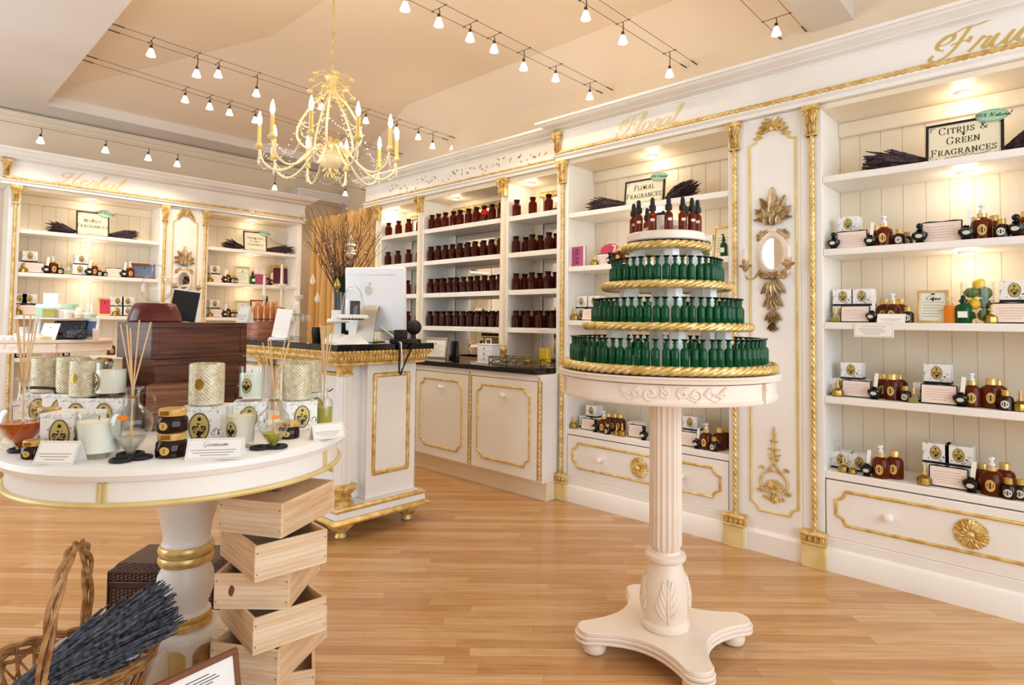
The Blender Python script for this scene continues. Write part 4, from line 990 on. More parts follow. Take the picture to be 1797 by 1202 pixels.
def bunch(name, label, p0, p1, rad, n, mt, spread=1.5, seed=1, flat=1, head=.55, thick=.0045, cat='lavender', group=None, stem='dried_stems'):
    """a tied bunch of dried stalks from p0 (tied end) to p1 (flower heads)"""
    t = thing(name, label, cat, tuple(p0), 0, group); rr = random.Random(seed)
    ax = Vector(p1)-Vector(p0); ln = ax.length; ax.normalize(); sd = ax.cross(Vector((0, 0, 1))).normalized(); upv = sd.cross(ax)
    hb = MB(); sb = MB()
    for i in range(n):
        a = rr.uniform(0, 2*PI); q = math.sqrt(rr.random()); cx, cz = q*math.cos(a)*rad, q*math.sin(a)*rad*flat
        L_ = ln*rr.uniform(.6, 1.08); bend = rr.uniform(-.55, .55)*rad
        def pt(s): return ax*(L_*s)+sd*(cx*(.45+(spread-.45)*s)+bend*s*s)+upv*(cz*(.45+(spread-.45)*s)+rad*flat*.0-bend*.5*s*s)
        sb.tube([pt(0), pt(head*.6), pt(head+.03)], thick*.4, 4, cap=False)
        k = 6; hb.tube([pt(head+(1-head)*j/k) for j in range(k+1)], [thick*(.55+.65*math.sin(PI*min(1, .15+.8*j/k)))*(1.25 if j % 2 else .8) for j in range(k+1)], 5)
    sb.build('stems', stem, t); hb.build('flower_heads', mt, t)
    return t
p0 = Vector((.36, 2.30, .19)); p1 = Vector((.69, 2.20, .355))
bunch('lavender_bunch', 'large bunch of blue-grey dried lavender lying across the wicker basket', p0-(p1-p0)*.25, p1, .062, 900, 'lavender', 1.5, 3, .85, .12, .0040)
bunch('lavender_bunch', 'smaller lavender bunch lying low in the basket behind the handle', p0+Vector((-.09, .03, -.035)), p0+Vector((.22, .02, .035)), .04, 240, 'lavender', 1.4, 4, .7, .2, .004)

t = thing('woven_trunk', 'dark brown woven trunk with leather bands on the floor behind the pedestal', 'trunk', (.985, 2.95, 0), -.815)
wx, wy = .225, .14
b = MB(); b.box(-wx, wx, -wy, wy, 0, .155); b.build('woven_body', 'dark_weave', t, .006)
b = MB(); b.box(-wx-.002, wx+.002, -wy-.002, wy+.002, .185, .222); b.add([(-wx, -wy, .222), (wx, -wy, .222), (wx, wy, .222), (-wx, wy, .222), (-wx+.02, -wy+.03, .25), (wx-.02, -wy+.03, .25), (wx-.02, wy-.03, .25), (-wx+.02, wy-.03, .25)], [(0, 1, 5, 4), (1, 2, 6, 5), (2, 3, 7, 6), (3, 0, 4, 7), (4, 5, 6, 7)]); b.build('woven_lid', 'dark_weave', t, .004)
b = MB(); b.box(-wx-.004, wx+.004, -wy-.004, wy+.004, .156, .184); b.build('leather_band', 'dark_leather', t, .004)
for a, c in (((-wx, -wy), (wx, -wy)), ((wx, -wy), (wx, wy)), ((wx, wy), (-wx, wy)), ((-wx, wy), (-wx, -wy))):
    b = MB(); b.tube([(a[0], a[1], .222), (c[0], c[1], .222)], .006, 8); b.build('edge_binding', 'dark_leather', t)
    b = MB(); b.tube([(a[0], a[1], .0), (a[0], a[1], .222)], .0055, 8); b.build('corner_binding', 'dark_leather', t)

t = thing('framed_notice', 'wood framed white notice leaning at the foot of the crates', 'notice', (.66, 1.80, 0), .14)
T0 = Matrix.Rotation(-.22, 4, 'X')
b = MB(); b.T = T0
for bx in ((-.15, .15, -.006, .012, 0, .016), (-.15, .15, -.006, .012, .294, .31), (-.15, -.134, -.006, .012, .016, .294), (.134, .15, -.006, .012, .016, .294)): b.box(*bx)
b.build('frame', 'wood_frame', t, .002)
b = MB(); b.T = T0; b.box(-.134, .134, 0, .004, .016, .294); pp = b.build('paper', 'white', t)
b = MB(); b.T = T0; rules(b, -.1, .1, [(.272, .1, .8), (.263, .0, .9), (.255, .05, .95), (.247, .1, .85), (.14, .2, .8), (.125, .2, .7)], .0025, -.0006); b.build('printed_lines', 'ink', pp)
b = MB(); b.T = T0; b.tube([(-.03, -.001, .155), (.07, -.001, .155), (.07, -.001, .23), (-.03, -.001, .23)], .001, 6, True); b.build('printed_box', 'soft_ink', pp)
b = MB(); b.tube([(.1, .07, .28), (.1, .14, .0)], .005, 6); b.build('easel_leg', 'grey_metal', t)
# ------------------------------------------------------------------ cable lighting
ZC = 3.34
def cable(p0, p1, label):
    b = MB(); b.tube([p0, p1], .0018, 6)
    for p, q in ((Vector(p0), Vector(p1)), (Vector(p1), Vector(p0))): b.tube([p, p+(q-p).normalized()*.09], .005, 8)
    tag(b.build('lighting_cable', 'dark_wire'), label, 'cable', 'ceiling lighting cables')
PAIRS = {'A1': ((4.865, 4.985), (5.05, 5.17), 'over the chandelier'), 'A2': ((5.61, 5.73), (6.03, 6.15), 'behind the chandelier'),
         'B': ((3.09, 2.95), (3.07, 2.96), 'in the middle of the ceiling'), 'C': ((2.31, 2.21), (2.26, 2.17), 'above the floral bay'), 'D': ((1.52, 1.33), (1.53, 1.36), 'beside the ceiling beam')}
for k, ((a0, b0), (a1, b1), wh) in PAIRS.items():
    cable((SX+.004, a0, ZC), (XW-.004, a1, ZC), 'thin tensioned lighting cable, far strand of the pair ' + wh)
    cable((SX+.004, b0, ZC), (XW-.004, b1, ZC), 'thin tensioned lighting cable, near strand of the pair ' + wh)
cable((-1.78, 6.75, 2.99), (4.39, 6.75, 2.99), 'thin lighting cable in front of the far left wall')
SPOTS = {'A1': [(265, 90), (345, 131), (383, 127), (450, 165), (564, 185), (642, 209), (696, 226), (734, 240), (759, 257), (794, 249)],
         'A2': [(325, 167), (368, 182), (403, 189), (448, 199), (599, 242)], 'B': [(711, 5), (770, 35), (825, 62), (867, 85), (919, 117), (975, 134), (1035, 169)],
         'C': [(1028, 28), (1093, 71), (1175, 129)], 'D': [(1362, 19)], 'N': [(71, 247), (185, 263), (260, 274), (311, 288), (482, 331), (606, 338)]}
def make_spot(hang, wide):
    def f():
        t = thing('cable_spotlight', 'x', 'spotlight')
        h = hang
        w_ = MB()
        if wide: w_.tube([(0, -wide-.014, h), (0, wide+.014, h)], .0022, 6); w_.ball((0, wide, h), .006, 6); w_.ball((0, -wide, h), .006, 6)
        w_.tube([(0, 0, h), (.008, 0, h*.72), (0, 0, .062)], .0035, 6); w_.build('wire_arm', 'dark_wire', t)
        s = MB(); s.lathe([(.0, .064), (.009, .062), (.011, .05), (.011, .034), (.0, .03)], 12); s.build('socket', 'dark_wire', t)
        g = MB(); g.lathe([(.010, .040), (.016, .03), (.026, .0), (.033, -.018), (.030, -.018), (.022, .0), (.012, .028), (.008, .036)], 20); g.build('glass_shade', 'frosted', t)
        b = MB(); b.ball((0, 0, .0), .014, 10, 1.2); b.build('halogen_bulb', 'spot_glow', t); return t
    return f
WHERE = {'A1': 'on the cable pair over the chandelier', 'A2': 'on the cable pair behind the chandelier', 'B': 'on the middle cable pair', 'C': 'on the cable pair above the floral bay', 'D': 'beside the ceiling beam', 'N': 'along the far left wall'}
for k, lst in SPOTS.items():
    for i, (u, v) in enumerate(sorted(lst)):
        if k == 'N': ym = 6.75; zc = 2.99
        else: q = PAIRS[k]; ym = (q[0][0]+q[0][1]+q[1][0]+q[1][1])/4; zc = ZC
        for _ in range(4):
            d = ray(u, v); x = d.x/d.y*ym; z = CAMH+d.z/d.y*ym
            if k != 'N':
                q = PAIRS[k]; fr = (x-SX)/(XW-SX); ym = (q[0][0]+q[0][1])/2*(1-fr)+(q[1][0]+q[1][1])/2*fr
        hang = round(max(.1, zc-z), 2); z = zc-hang
        wide = 0 if k == 'N' else (abs(q[0][0]-q[0][1])*(1-fr)+abs(q[1][0]-q[1][1])*fr)/2
        o = put(f'spot{hang}{wide:.3f}', make_spot(hang, wide), (x, ym, z), 0)
        o['label'] = 'frosted halogen spotlight ' + ('' if len(lst) == 1 else f'{ordinal(i+1)} from left ') + WHERE[k]; o['group'] = 'cable spotlights'
        lamp('SPOT', 'halogen_light', (x, ym, z-.03), 11.0, SOFT, .03, spot=2.4)

# ------------------------------------------------------------------ chandelier
HX0, HY0 = 2.068, 3.634
t = thing('chandelier', 'cream and gold ten candle chandelier hung with crystal drops', 'chandelier', (HX0, HY0, 0))
b = MB()
nl = 30
for i in range(nl):
    z = 2.97+(HZ-.01-2.97)*i/nl; a = (i % 2)*PI/2; b.tube([(.011*math.cos(s)*math.cos(a), .011*math.cos(s)*math.sin(a), z+.014+.017*math.sin(s)) for s in [2*PI*j/8 for j in range(8)]], .0028, 5, True)
b.build('chain', 'gold_paint', t)
b = MB(); b.lathe([(.0, 2.30), (.03, 2.302), (.06, 2.325), (.072, 2.35), (.074, 2.375), (.06, 2.39), (.035, 2.40), (.03, 2.44), (.018, 2.47), (.0, 2.47)], 28); b.build('centre_bowl', 'chand_cream', t)
b = MB()
for ring, (zz, l, a_) in enumerate(((2.315, .06, -.5), (2.30, .05, -1.1), (2.47, .09, .7))):
    for i in range(9):
        b.at(0, 0, 0, 2*PI*(i+.5*ring)/9); T0 = b.T; b.T = T0 @ Matrix.Translation((.025, 0, zz)) @ Matrix.Rotation(-a_, 4, 'Y') @ Matrix.Rotation(-PI/2, 4, 'X') if False else T0
        vs = []
        for j in range(6):
            s = j/5; ww = .012*math.sin(PI*(.15+.8*s)); x = .02+l*s*math.cos(a_); z = zz+l*s*math.sin(a_)-.02*s*s
            vs += [(x, -ww, z), (x, 0, z+.004), (x, ww, z)]
        b.add(vs, [(3*j+q, 3*j+q+1, 3*j+q+4, 3*j+q+3) for j in range(5) for q in range(2)])
b.build('leaf_finial', 'gold_paint', t)
b = MB()
for i in range(5):
    a = 2*PI*i/5+.3; pts = spline([(.02, 2.90), (.03, 2.82), (.12, 2.72), (.20, 2.58), (.21, 2.48), (.14, 2.42), (.03, 2.44)], 6)
    b.tube([(r*math.cos(a), r*math.sin(a), z) for r, z in pts], .0075, 6)
b.build('frame_rods', 'chand_cream', t)
b = MB(); b.lathe([(.0, 2.80), (.022, 2.81), (.03, 2.85), (.02, 2.88), (.034, 2.90), (.05, 2.925), (.03, 2.935), (.008, 2.94), (.008, 2.975), (0, 2.975)], 20, lambda a, z: 1+.06*math.cos(8*a)); cw = b.build('crown', 'gold_paint', t)
for j, (rad_, z0, z1) in enumerate(((.135, 2.93, 2.92), (.14, 2.86, 2.82), (.085, 2.83, 2.77))):
    for i in range(6):
        a = 2*PI*(i+.5*j)/6+.2; f = MB(); f.tube([(.02*math.cos(a), .02*math.sin(a), z0), (.07*math.cos(a), .07*math.sin(a), z0+.02), (rad_*math.cos(a), rad_*math.sin(a), z1)], .004, 5)
        f.at(rad_*math.cos(a), rad_*math.sin(a), z1-.012)
        for p in range(5): f.ball((.012*math.cos(2*PI*p/5), .012*math.sin(2*PI*p/5), 0), .0095, 6)
        f.build('flower_spray', 'gold_paint', cw)
RC = .44
for i in range(10):
    a = math.atan2(-HY0, -HX0)+math.radians(-15+36*i)
    b = MB(); pts = spline([(.035, 2.38), (.08, 2.45), (.14, 2.40), (.24, 2.30), (.33, 2.265), (.41, 2.31), (RC, 2.40)], 7)
    b.tube([(r, 0, z) for r, z in pts], .0075, 8); ca, sa = math.cos(a), math.sin(a)
    b.v = [(x*ca-y*sa, x*sa+y*ca, z) for x, y, z in b.v]; arm = b.build('arm', 'chand_cream', t)
    c = MB(); c.at(RC*ca, RC*sa, 0); c.lathe([(.008, 2.39), (.014, 2.395), (.026, 2.405), (.028, 2.413), (.018, 2.416), (.017, 2.43), (.013, 2.43)], 16); c.build('drip_cup', 'gold_paint', arm)
    c = MB(); c.at(RC*ca, RC*sa, 0); c.lathe([(.0125, 2.425), (.0125, 2.545), (0, 2.546)], 14); c.build('candle_sleeve', 'sleeve_gold', arm)
    c = MB(); c.at(RC*ca, RC*sa, 0); c.lathe([(.006, 2.546), (.013, 2.564), (.015, 2.58), (.010, 2.61), (.004, 2.632), (0, 2.64)], 14); c.build('flame_bulb', 'bulb', arm)
    c = MB()                                           # crystal drop and bead swag of this arm
    c.at(RC*ca, RC*sa, 0); c.tube([(0, 0, 2.39), (0, 0, 2.35)], .0012, 4)
    c.lathe([(0, 2.355), (.007, 2.34), (.010, 2.315), (.004, 2.295), (0, 2.285)], 6); c.ball((0, 0, 2.362), .006, 6); c.build('crystal_drop', 'crystal', arm)
    c = MB(); c.at(0, 0, 0, a)
    for j in range(17):
        s = j/16; c.ball((RC*(1-s)+.20*s, .04*math.sin(PI*s), 2.41+.20*s*s-.13*math.sin(PI*s)), .0058, 5)
    for j in range(13):
        s = j/12; a1 = math.radians(36)*s; c.ball(((RC)*math.cos(a1), (RC)*math.sin(a1), 2.39-.09*math.sin(PI*s)), .005, 5)
    c.build('bead_swag', 'crystal', arm)['kind'] = 'stuff'
    lamp('POINT', 'candle_light', (HX0+RC*ca, HY0+RC*sa, 2.60), 2.8, WARM, .02)
b = MB()
for i in range(5):
    a = 2*PI*i/5+.3
    for j in range(15):
        s = j/14; a1 = a+2*PI/5*s; r = .19; b.ball((r*math.cos(a1), r*math.sin(a1), 2.6-.07*math.sin(PI*s)), .006, 5); b.ball((.06*math.cos(a)+(r-.06)*s*math.cos(a), .06*math.sin(a)+(r-.06)*s*math.sin(a), 2.84-.25*s-.09*math.sin(PI*s)), .0055, 5)
b.build('bead_garland', 'crystal', t)['kind'] = 'stuff'

# ------------------------------------------------------------------ puck lights under shelves and canopies
def make_puck():
    t = thing('puck_light', 'x', 'downlight')
    b = MB(); b.lathe([(.026, -.014), (.034, -.014), (.036, -.010), (.036, 0), (0, 0)], 24); b.build('rim', 'white', t)
    b = MB(); b.lathe([(0, -.013), (.026, -.013), (.026, -.009), (0, -.009)], 20); b.build('lens', 'puck_glow', t); return t
def puck(x, y, z, label, power=2.2):
    o = put('puck', make_puck, (x, y, z)); o['label'] = label; o['group'] = 'puck lights in the shelving'
    lamp('POINT', 'puck_lamp', (x, y, z-.06), power*.42, SOFT, .05)
PW = ['under the canopy', 'under the top shelf', 'under the second shelf', 'under the third shelf']
for bay, fx, us in (('citrus', 3.54+.2, (1690, 1693, 1696, None)), ('floral', 3.54+.2, (1145, 1150, None, None))):
    for i, u in enumerate(us):
        if u is None: continue
        z = ZT-.031 if i == 0 else SHELF[i-1]-.0385; puck(fx, RX(u, z, fx), z, f'round white puck light {PW[i]} of the {bay} bay', 2.6)
for bay, us in (('woody', (161, 158, 155)), ('herbaceous', (443, 440, 438))):
    for i, u in enumerate(us):
        z = ZT-.031 if i == 0 else SHELF[i-1]-.0385; puck(LX(u, z, 7.30), 7.30, z, f'round white puck light {PW[i]} of the {bay} bay', 2.2)
for u, w_ in ((693, 'left'), (800, 'wide middle'), (932, 'right')):
    puck(3.66+.12, RX(u, ZT-.041, 3.78), ZT-.041, f'round white puck light over the {w_} bay of the bottle shelves', 2.4)
# air vent over the curtained doorway
xa, xb = LX(524, 2.95, 7.2), LX(638, 2.95, 7.2)
t = thing('wall_vent', 'long white air vent high in the corner above the gold curtain', 'vent', ((xa+xb)/2, 7.33, 2.86)); hw = (xb-xa)/2
b = MB(); b.box(-hw, hw, -.12, .165, 0, .12); b.build('housing', 'white_plastic', t, .01)
for k_ in range(3):
    b = MB(); b.box(-hw+.03, hw-.03, -.132, -.119, .025+.03*k_, .031+.03*k_); b.build('louvre', 'soffit_paint', t)

def ceil_z(x, y):                                    # height of the raised ceiling above a plan point
    if x < SX or y > SY: return ZS
    return min(HZ, ZS+.1+(x-SX)/(HX-SX)*(HZ-ZS-.1), ZS+.1+(SY-y)/(SY-HY)*(HZ-ZS-.1))
# ------------------------------------------------------------------ goods for sale
GOODS = []
def stock(o, kind, where, u, cat, group=None):
    o['category'] = cat; o['label'] = kind; GOODS.append((o, kind, where, u, group or f'{kind}s'))
    return o
def label_goods():
    from collections import defaultdict
    d = defaultdict(list)
    for g in GOODS: d[(g[1], g[2])].append(g)
    for (kind, where), lst in d.items():
        lst.sort(key=lambda g: g[3])
        for i, g in enumerate(lst):
            o = g[0]; o['label'] = f'{kind} {where}' if len(lst) == 1 else f'{kind}, {ordinal(i+1)} from left {where}'
            if len(lst) > 1: o['group'] = f'{kind}s {where}'
def emblem(p, w, y, cz, h=None):
    h = h or w*1.28
    e = MB(); e.prism([(x, z+cz) for x, z in oval(w/2, h/2, 24)], y-.0012, y); o = e.build('emblem', 'brass_label', p)
    k = MB(); r = MB()
    k.tube([(x*.93, y-.0012, z*.95+cz) for x, z in oval(w/2, h/2, 24)], w*.022, 5, True)
    k.prism([(x, z+cz+h*.28) for x, z in oval(w*.09, w*.09, 12)], y-.002, y-.001)
    k.prism([(a*w, b*h+cz) for a, b in ((-.16, .14), (.16, .14), (.05, .09), (.05, .06), (-.05, .06), (-.05, .09))], y-.002, y-.001)
    k.prism([(a*w, b*h+cz) for a, b in ((-.3, .05), (.3, .05), (.33, -.04), (.26, -.16), (.1, -.25), (.04, -.3), (.2, -.34), (-.2, -.34), (-.04, -.3), (-.1, -.25), (-.26, -.16), (-.33, -.04))], y-.002, y-.001)
    k.build('urn_motif', 'black', o)
    r = MB(); write(r, 'qhc', SCRIPT, h*.26, 0, cz-h*.12, y-.0024, .06, .14, .2, -.02); r.build('monogram', 'brass_label', o)
mat('brass_label', '#c9b36a', .45, .2); mat('silver_label', '#d8d4c4', .4, .2); mat('label_gold', '#d9b56a', .4, .3)

def make_gift_box():
    t = thing('gift_box', 'x', 'box'); w, d, h = .10, .088, .09
    b = MB(); b.box(-w/2, w/2, -d/2, d/2, .010, h); b.build('carton', 'toile', t, .001)
    b = MB(); b.box(-w/2-.0005, w/2+.0005, -d/2-.0005, d/2+.0005, 0, .0098); b.build('base_band', 'black', t)
    emblem(t, .043, -d/2-.0002, .050, .060); return t
def make_big_box():
    t = thing('gift_box', 'x', 'box'); w, d, h = .118, .105, .113
    b = MB(); b.box(-w/2, w/2, -d/2, d/2, 0, h*.9); b.build('carton', 'toile', t, .0012)
    b = MB(); b.box(-w/2-.0015, w/2+.0015, -d/2-.0015, d/2+.0015, h*.902, h); b.build('lid', 'toile', t, .001)
    emblem(t, .060, -d/2-.0018, h*.48, .088); return t
def make_card():
    t = thing('sign_card', 'x', 'sign'); T0 = Matrix.Rotation(-.14, 4, 'X'); w, h = .15, .096
    b = MB(); b.T = T0; b.prism([(-w/2, .0), (w/2, .0), (w/2, h), (w*.3, h+.004), (0, h), (-w*.3, h+.004), (-w/2, h)], -.003, .003); b.build('black_board', 'black', t, .001)
    b = MB(); b.T = T0; b.box(-w/2+.005, w/2-.005, -.0042, -.003, .006, h-.004); p = b.build('paper', 'pink_paper', t)
    b = MB(); b.T = T0; rules(b, -w*.38, w*.38, [(.07, 0, .9), (.058, .05, 1), (.046, 0, .95), (.034, .1, .9), (.022, .2, .8)], .0018, -.0046); b.build('printed_lines', 'soft_ink', p)
    b = MB(); b.tube([(0, .008, h*.8), (0, .045, .002)], .003, 6); b.build('easel_leg', 'black', t); return t
def lbl(p, r, z, a, b_, mt='label_gold', inner='black'):
    m = MB(); m.v = []; n = 18
    for i in range(n):
        x, zz = a*math.cos(2*PI*i/n), b_*math.sin(2*PI*i/n); m.v.append((r*math.sin(x/r), -r*math.cos(x/r), z+zz))
    m.v.append((0, -r-.0004, z)); m.f = [(i, (i+1) % n, n) for i in range(n)]; m.m = [0]*n
    o = m.build('oval_label', mt, p); m2 = MB(); m2.v = [(v[0]*.5, v[1]*1.004-.0004, z+(v[2]-z)*.5) for v in m.v]; m2.f = list(m.f); m2.m = [0]*n; m2.build('urn_print', inner, o)
def make_pump():
    t = thing('pump_bottle', 'x', 'bottle')
    b = MB(); b.lathe([(0, 0), (.034, 0), (.037, .003), (.037, .072), (.033, .086), (.017, .097), (.015, .1), (0, .1)], 24); g = b.build('glass_body', 'amber_glass', t); lbl(g, .0375, .042, .017, .024)
    b = MB(); b.lathe([(0, .098), (.0175, .098), (.0175, .116), (0, .117)], 20); b.build('gold_collar', 'gold', t)
    b = MB(); b.lathe([(0, .117), (.011, .117), (.012, .128), (.006, .13), (.006, .142), (.011, .143), (.011, .152), (0, .153)], 14); b.box(-.004, .004, -.034, 0, .145, .152); b.build('pump_head', 'white_plastic', t); return t
def make_amber():
    t = thing('amber_bottle', 'x', 'bottle')
    b = MB(); b.lathe([(0, 0), (.034, 0), (.037, .003), (.037, .075), (.033, .088), (.018, .098), (.016, .1), (0, .1)], 24); g = b.build('glass_body', 'amber_glass', t); lbl(g, .0375, .045, .016, .023)
    b = MB(); b.lathe([(0, .099), (.019, .099), (.019, .124), (.017, .127), (0, .127)], 20); b.build('gold_cap', 'gold', t); return t
def make_small():
    t = thing('small_bottle', 'x', 'bottle')
    b = MB(); b.lathe([(0, 0), (.022, 0), (.024, .002), (.024, .038), (.021, .046), (.011, .052), (0, .052)], 20); g = b.build('glass_body', 'dark_amber', t); lbl(g, .0244, .022, .013, .014, 'silver_label')
    b = MB(); b.lathe([(0, .051), (.0125, .051), (.0125, .07), (0, .071)], 16); b.build('gold_cap', 'gold', t); return t
def make_tester(strip):
    def f():
        t = thing('perfume_tester', 'x', 'tester')
        b = MB(); b.lathe([(0, 0), (.016, 0), (.019, .003), (.012, .008), (.02, .016), (.028, .03), (.026, .042), (.012, .05), (.009, .054), (.014, .056), (0, .058)], 20, None, 1, .75); g = b.build('flask_body', 'black_glass', t)
        m = MB(); m.prism([(x, z+.028) for x, z in oval(.012, .008, 14)], -.0232, -.021); m.build('silver_label', 'silver_label', g)
        if strip:
            s = MB(); s.T = Matrix.Rotation(.1, 4, 'Y'); s.box(-.0075, .0075, -.001, .0, .05, .118); s.build('blotter_strip', 'paper', t)
        else:
            s = MB(); s.ball((0, 0, .07), .0125, 12); s.lathe([(.005, .056), (.005, .06)], 8); s.build('ball_stopper', 'black_glass', t)
        return t
    return f
def make_perfume():
    t = thing('gold_perfume_bottle', 'x', 'bottle')
    b = MB(); b.lathe([(0, 0), (.02, 0), (.024, .003), (.026, .012), (.024, .028), (.014, .036), (.008, .04), (0, .04)], 20, lambda a, z: 1+.05*math.cos(8*a)); g = b.build('flask_body', 'brass', t)
    b = MB(); b.lathe([(0, .04), (.008, .04), (.008, .047), (.0055, .05), (.0055, .075), (.003, .08), (0, .08)], 14); b.build('gold_cap', 'gold', t); return t
def make_clear_bottle():
    t = thing('clear_perfume_bottle', 'x', 'bottle')
    b = MB(); b.box(-.024, .024, -.016, .016, 0, .05); g = b.build('glass_block', 'thin_glass', t, .004)
    b = MB(); b.box(-.02, .02, -.012, .012, .004, .026); b.build('perfume', 'green_oil', g)
    b = MB(); b.lathe([(0, .05), (.008, .05), (.008, .082), (0, .083)], 14); b.build('gold_cap', 'gold', t); return t
KINDS = {'box': (make_gift_box, 'toile gift box', 'box'), 'card': (make_card, 'pale easel card', 'sign'), 'pump': (make_pump, 'amber pump bottle', 'bottle'), 'amber': (make_amber, 'gold-capped amber bottle', 'bottle'),
         'small': (make_small, 'small dark gold-capped bottle', 'bottle'), 'tester': (make_tester(False), 'black ball-stopper tester', 'tester'), 'strip': (make_tester(True), 'black tester with blotter strip', 'tester'),
         'gold': (make_perfume, 'little gold perfume bottle', 'bottle'), 'clear': (make_clear_bottle, 'square clear perfume bottle', 'bottle')}
SN = ['top', 'second', 'third', 'fourth', 'lowest']
def shelf_row(bay, k, rows):
    """rows: (kind, photo column, depth behind the shelf edge, lift, scale)"""
    right = bay in ('citrus', 'floral'); z = SHELF[k]
    for kind, u, d, lift, sc in rows:
        f, name, cat = KINDS[kind]
        if right: o = put(kind, f, (3.54+d, RX(u, z+lift+.03, 3.54+d), z+lift), -PI/2+R.uniform(-.08, .08)*(kind not in ('box', 'card')), sc)
        else: o = put(kind, f, (LX(u, z+lift+.03, 7.134+d), 7.134+d, z+lift), R.uniform(-.08, .08)*(kind not in ('box', 'card')), sc)
        wh = f'on {SN[k]} {bay} shelf' + (', stacked on another' if kind == 'box' and lift else '')
        stock(o, name, wh, u + (.5 if d > .1 else 0), cat)
B = .0905
shelf_row('citrus', 1, [('tester', 1463, .05, 0, 1.15), ('box', 1490, .15, 0, 1), ('box', 1492, .15, B, 1), ('card', 1494, .06, 0, 1), ('strip', 1527, .05, 0, 1.1), ('amber', 1536, .17, 0, 1), ('pump', 1552, .09, 0, 1.05), ('small', 1578, .07, 0, 1.2), ('small', 1592, .16, 0, 1.1), ('tester', 1614, .05, 0, 1.25),
    ('card', 1652, .07, 0, 1.12), ('strip', 1696, .05, 0, 1.25), ('amber', 1705, .18, 0, 1), ('pump', 1724, .1, 0, 1.12), ('amber', 1745, .18, 0, 1), ('small', 1758, .06, 0, 1.3), ('tester', 1783, .05, 0, 1.3), ('amber', 1800, .13, 0, 1)])
shelf_row('citrus', 2, [('clear', 1466, .05, 0, 1), ('box', 1483, .15, 0, 1), ('box', 1516, .15, 0, 1), ('box', 1483, .15, B, 1), ('box', 1516, .15, B, 1), ('card', 1500, .06, 0, .93), ('strip', 1530, .05, 0, 1.1), ('amber', 1552, .2, 0, 1), ('pump', 1567, .14, 0, 1), ('amber', 1580, .22, 0, 1), ('small', 1593, .07, 0, 1.15),
    ('gold', 1740, .06, 0, 1.1), ('box', 1782, .13, 0, 1.1), ('box', 1782, .13, B*1.1, 1.1), ('card', 1776, .05, 0, 1)])
shelf_row('citrus', 3, [('gold', 1470, .05, 0, 1.15), ('box', 1478, .16, 0, 1), ('box', 1510, .16, 0, 1), ('box', 1497, .16, B, 1), ('card', 1502, .07, 0, .93), ('strip', 1534, .05, 0, 1.15), ('amber', 1549, .16, 0, 1), ('amber', 1566, .1, 0, 1.05), ('amber', 1579, .21, 0, 1), ('small', 1589, .07, 0, 1.1), ('clear', 1603, .04, 0, .9),
    ('box', 1627, .16, 0, 1.05), ('box', 1663, .16, 0, 1.05), ('box', 1647, .16, B*1.05, 1.1), ('card', 1647, .06, 0, 1), ('strip', 1686, .05, 0, 1.2), ('pump', 1706, .09, 0, 1.05), ('amber', 1740, .1, 0, 1.1), ('amber', 1752, .23, 0, 1), ('small', 1765, .06, 0, 1.3), ('gold', 1791, .06, 0, 1.2)])
shelf_row('citrus', 4, [('gold', 1480, .05, 0, 1), ('gold', 1496, .04, 0, .8), ('box', 1480, .16, 0, 1), ('box', 1512, .15, 0, 1), ('strip', 1521, .04, 0, 1.15), ('pump', 1546, .06, 0, 1.08), ('amber', 1570, .1, 0, 1.1), ('gold', 1622, .05, 0, 1.25), ('box', 1645, .16, 0, 1.1), ('box', 1685, .16, 0, 1.1), ('box', 1645, .16, B*1.1, 1.1), ('box', 1685, .16, B*1.1, 1.1),
    ('card', 1664, .06, 0, 1.05), ('strip', 1704, .05, 0, 1.25), ('amber', 1725, .15, 0, 1), ('pump', 1741, .07, 0, 1.15), ('amber', 1764, .16, 0, 1.1), ('small', 1770, .05, 0, 1.3), ('small', 1791, .07, 0, 1.3)])
shelf_row('floral', 1, [('gold', 1043, .05, 0, 1.1), ('box', 1058, .17, 0, .9), ('card', 1059, .07, 0, .9), ('tester', 1070, .05, 0, 1.1), ('pump', 1079, .12, 0, .95), ('amber', 1088, .1, 0, 1)])
shelf_row('floral', 2, [('box', 1026, .14, 0, 1), ('box', 1048, .14, 0, 1), ('box', 1026, .14, B, 1), ('box', 1048, .14, B, 1), ('gold', 1009, .05, 0, 1.2), ('card', 1034, .05, 0, .9), ('box', 1130, .15, 0, 1), ('box', 1195, .15, 0, 1), ('box', 1195, .15, B, 1), ('pump', 1170, .1, 0, 1), ('amber', 1230, .1, 0, 1)])
shelf_row('floral', 3, [('box', 1190, .14, 0, 1), ('amber', 1145, .12, 0, 1), ('amber', 1120, .12, 0, 1), ('pump', 1100, .12, 0, 1), ('box', 1060, .14, 0, 1)])
shelf_row('floral', 4, [('gold', 1007, .05, 0, 1.1), ('box', 1031, .16, 0, .95), ('box', 1056, .16, 0, .95), ('box', 1043, .16, B*.95, .95), ('card', 1032, .07, 0, .85), ('tester', 1045, .05, 0, 1.1), ('pump', 1060, .07, 0, 1), ('amber', 1068, .16, 0, 1), ('amber', 1079, .17, 0, 1), ('amber', 1089, .18, 0, 1), ('small', 1066, .04, 0, 1), ('gold', 1082, .04, 0, .9), ('gold', 1092, .05, 0, 1.1), ('box', 1118, .17, 0, 1), ('card', 1117, .07, 0, .9), ('tester', 1130, .04, 0, 1.15),
    ('box', 1203, .16, 0, 1), ('box', 1228, .17, 0, 1), ('box', 1216, .17, B, 1), ('card', 1204, .06, 0, .95), ('strip', 1223, .04, 0, 1.1), ('pump', 1240, .07, 0, 1.05), ('small', 1253, .05, 0, 1.2), ('amber', 1263, .12, 0, 1.05), ('amber', 1273, .19, 0, 1)])
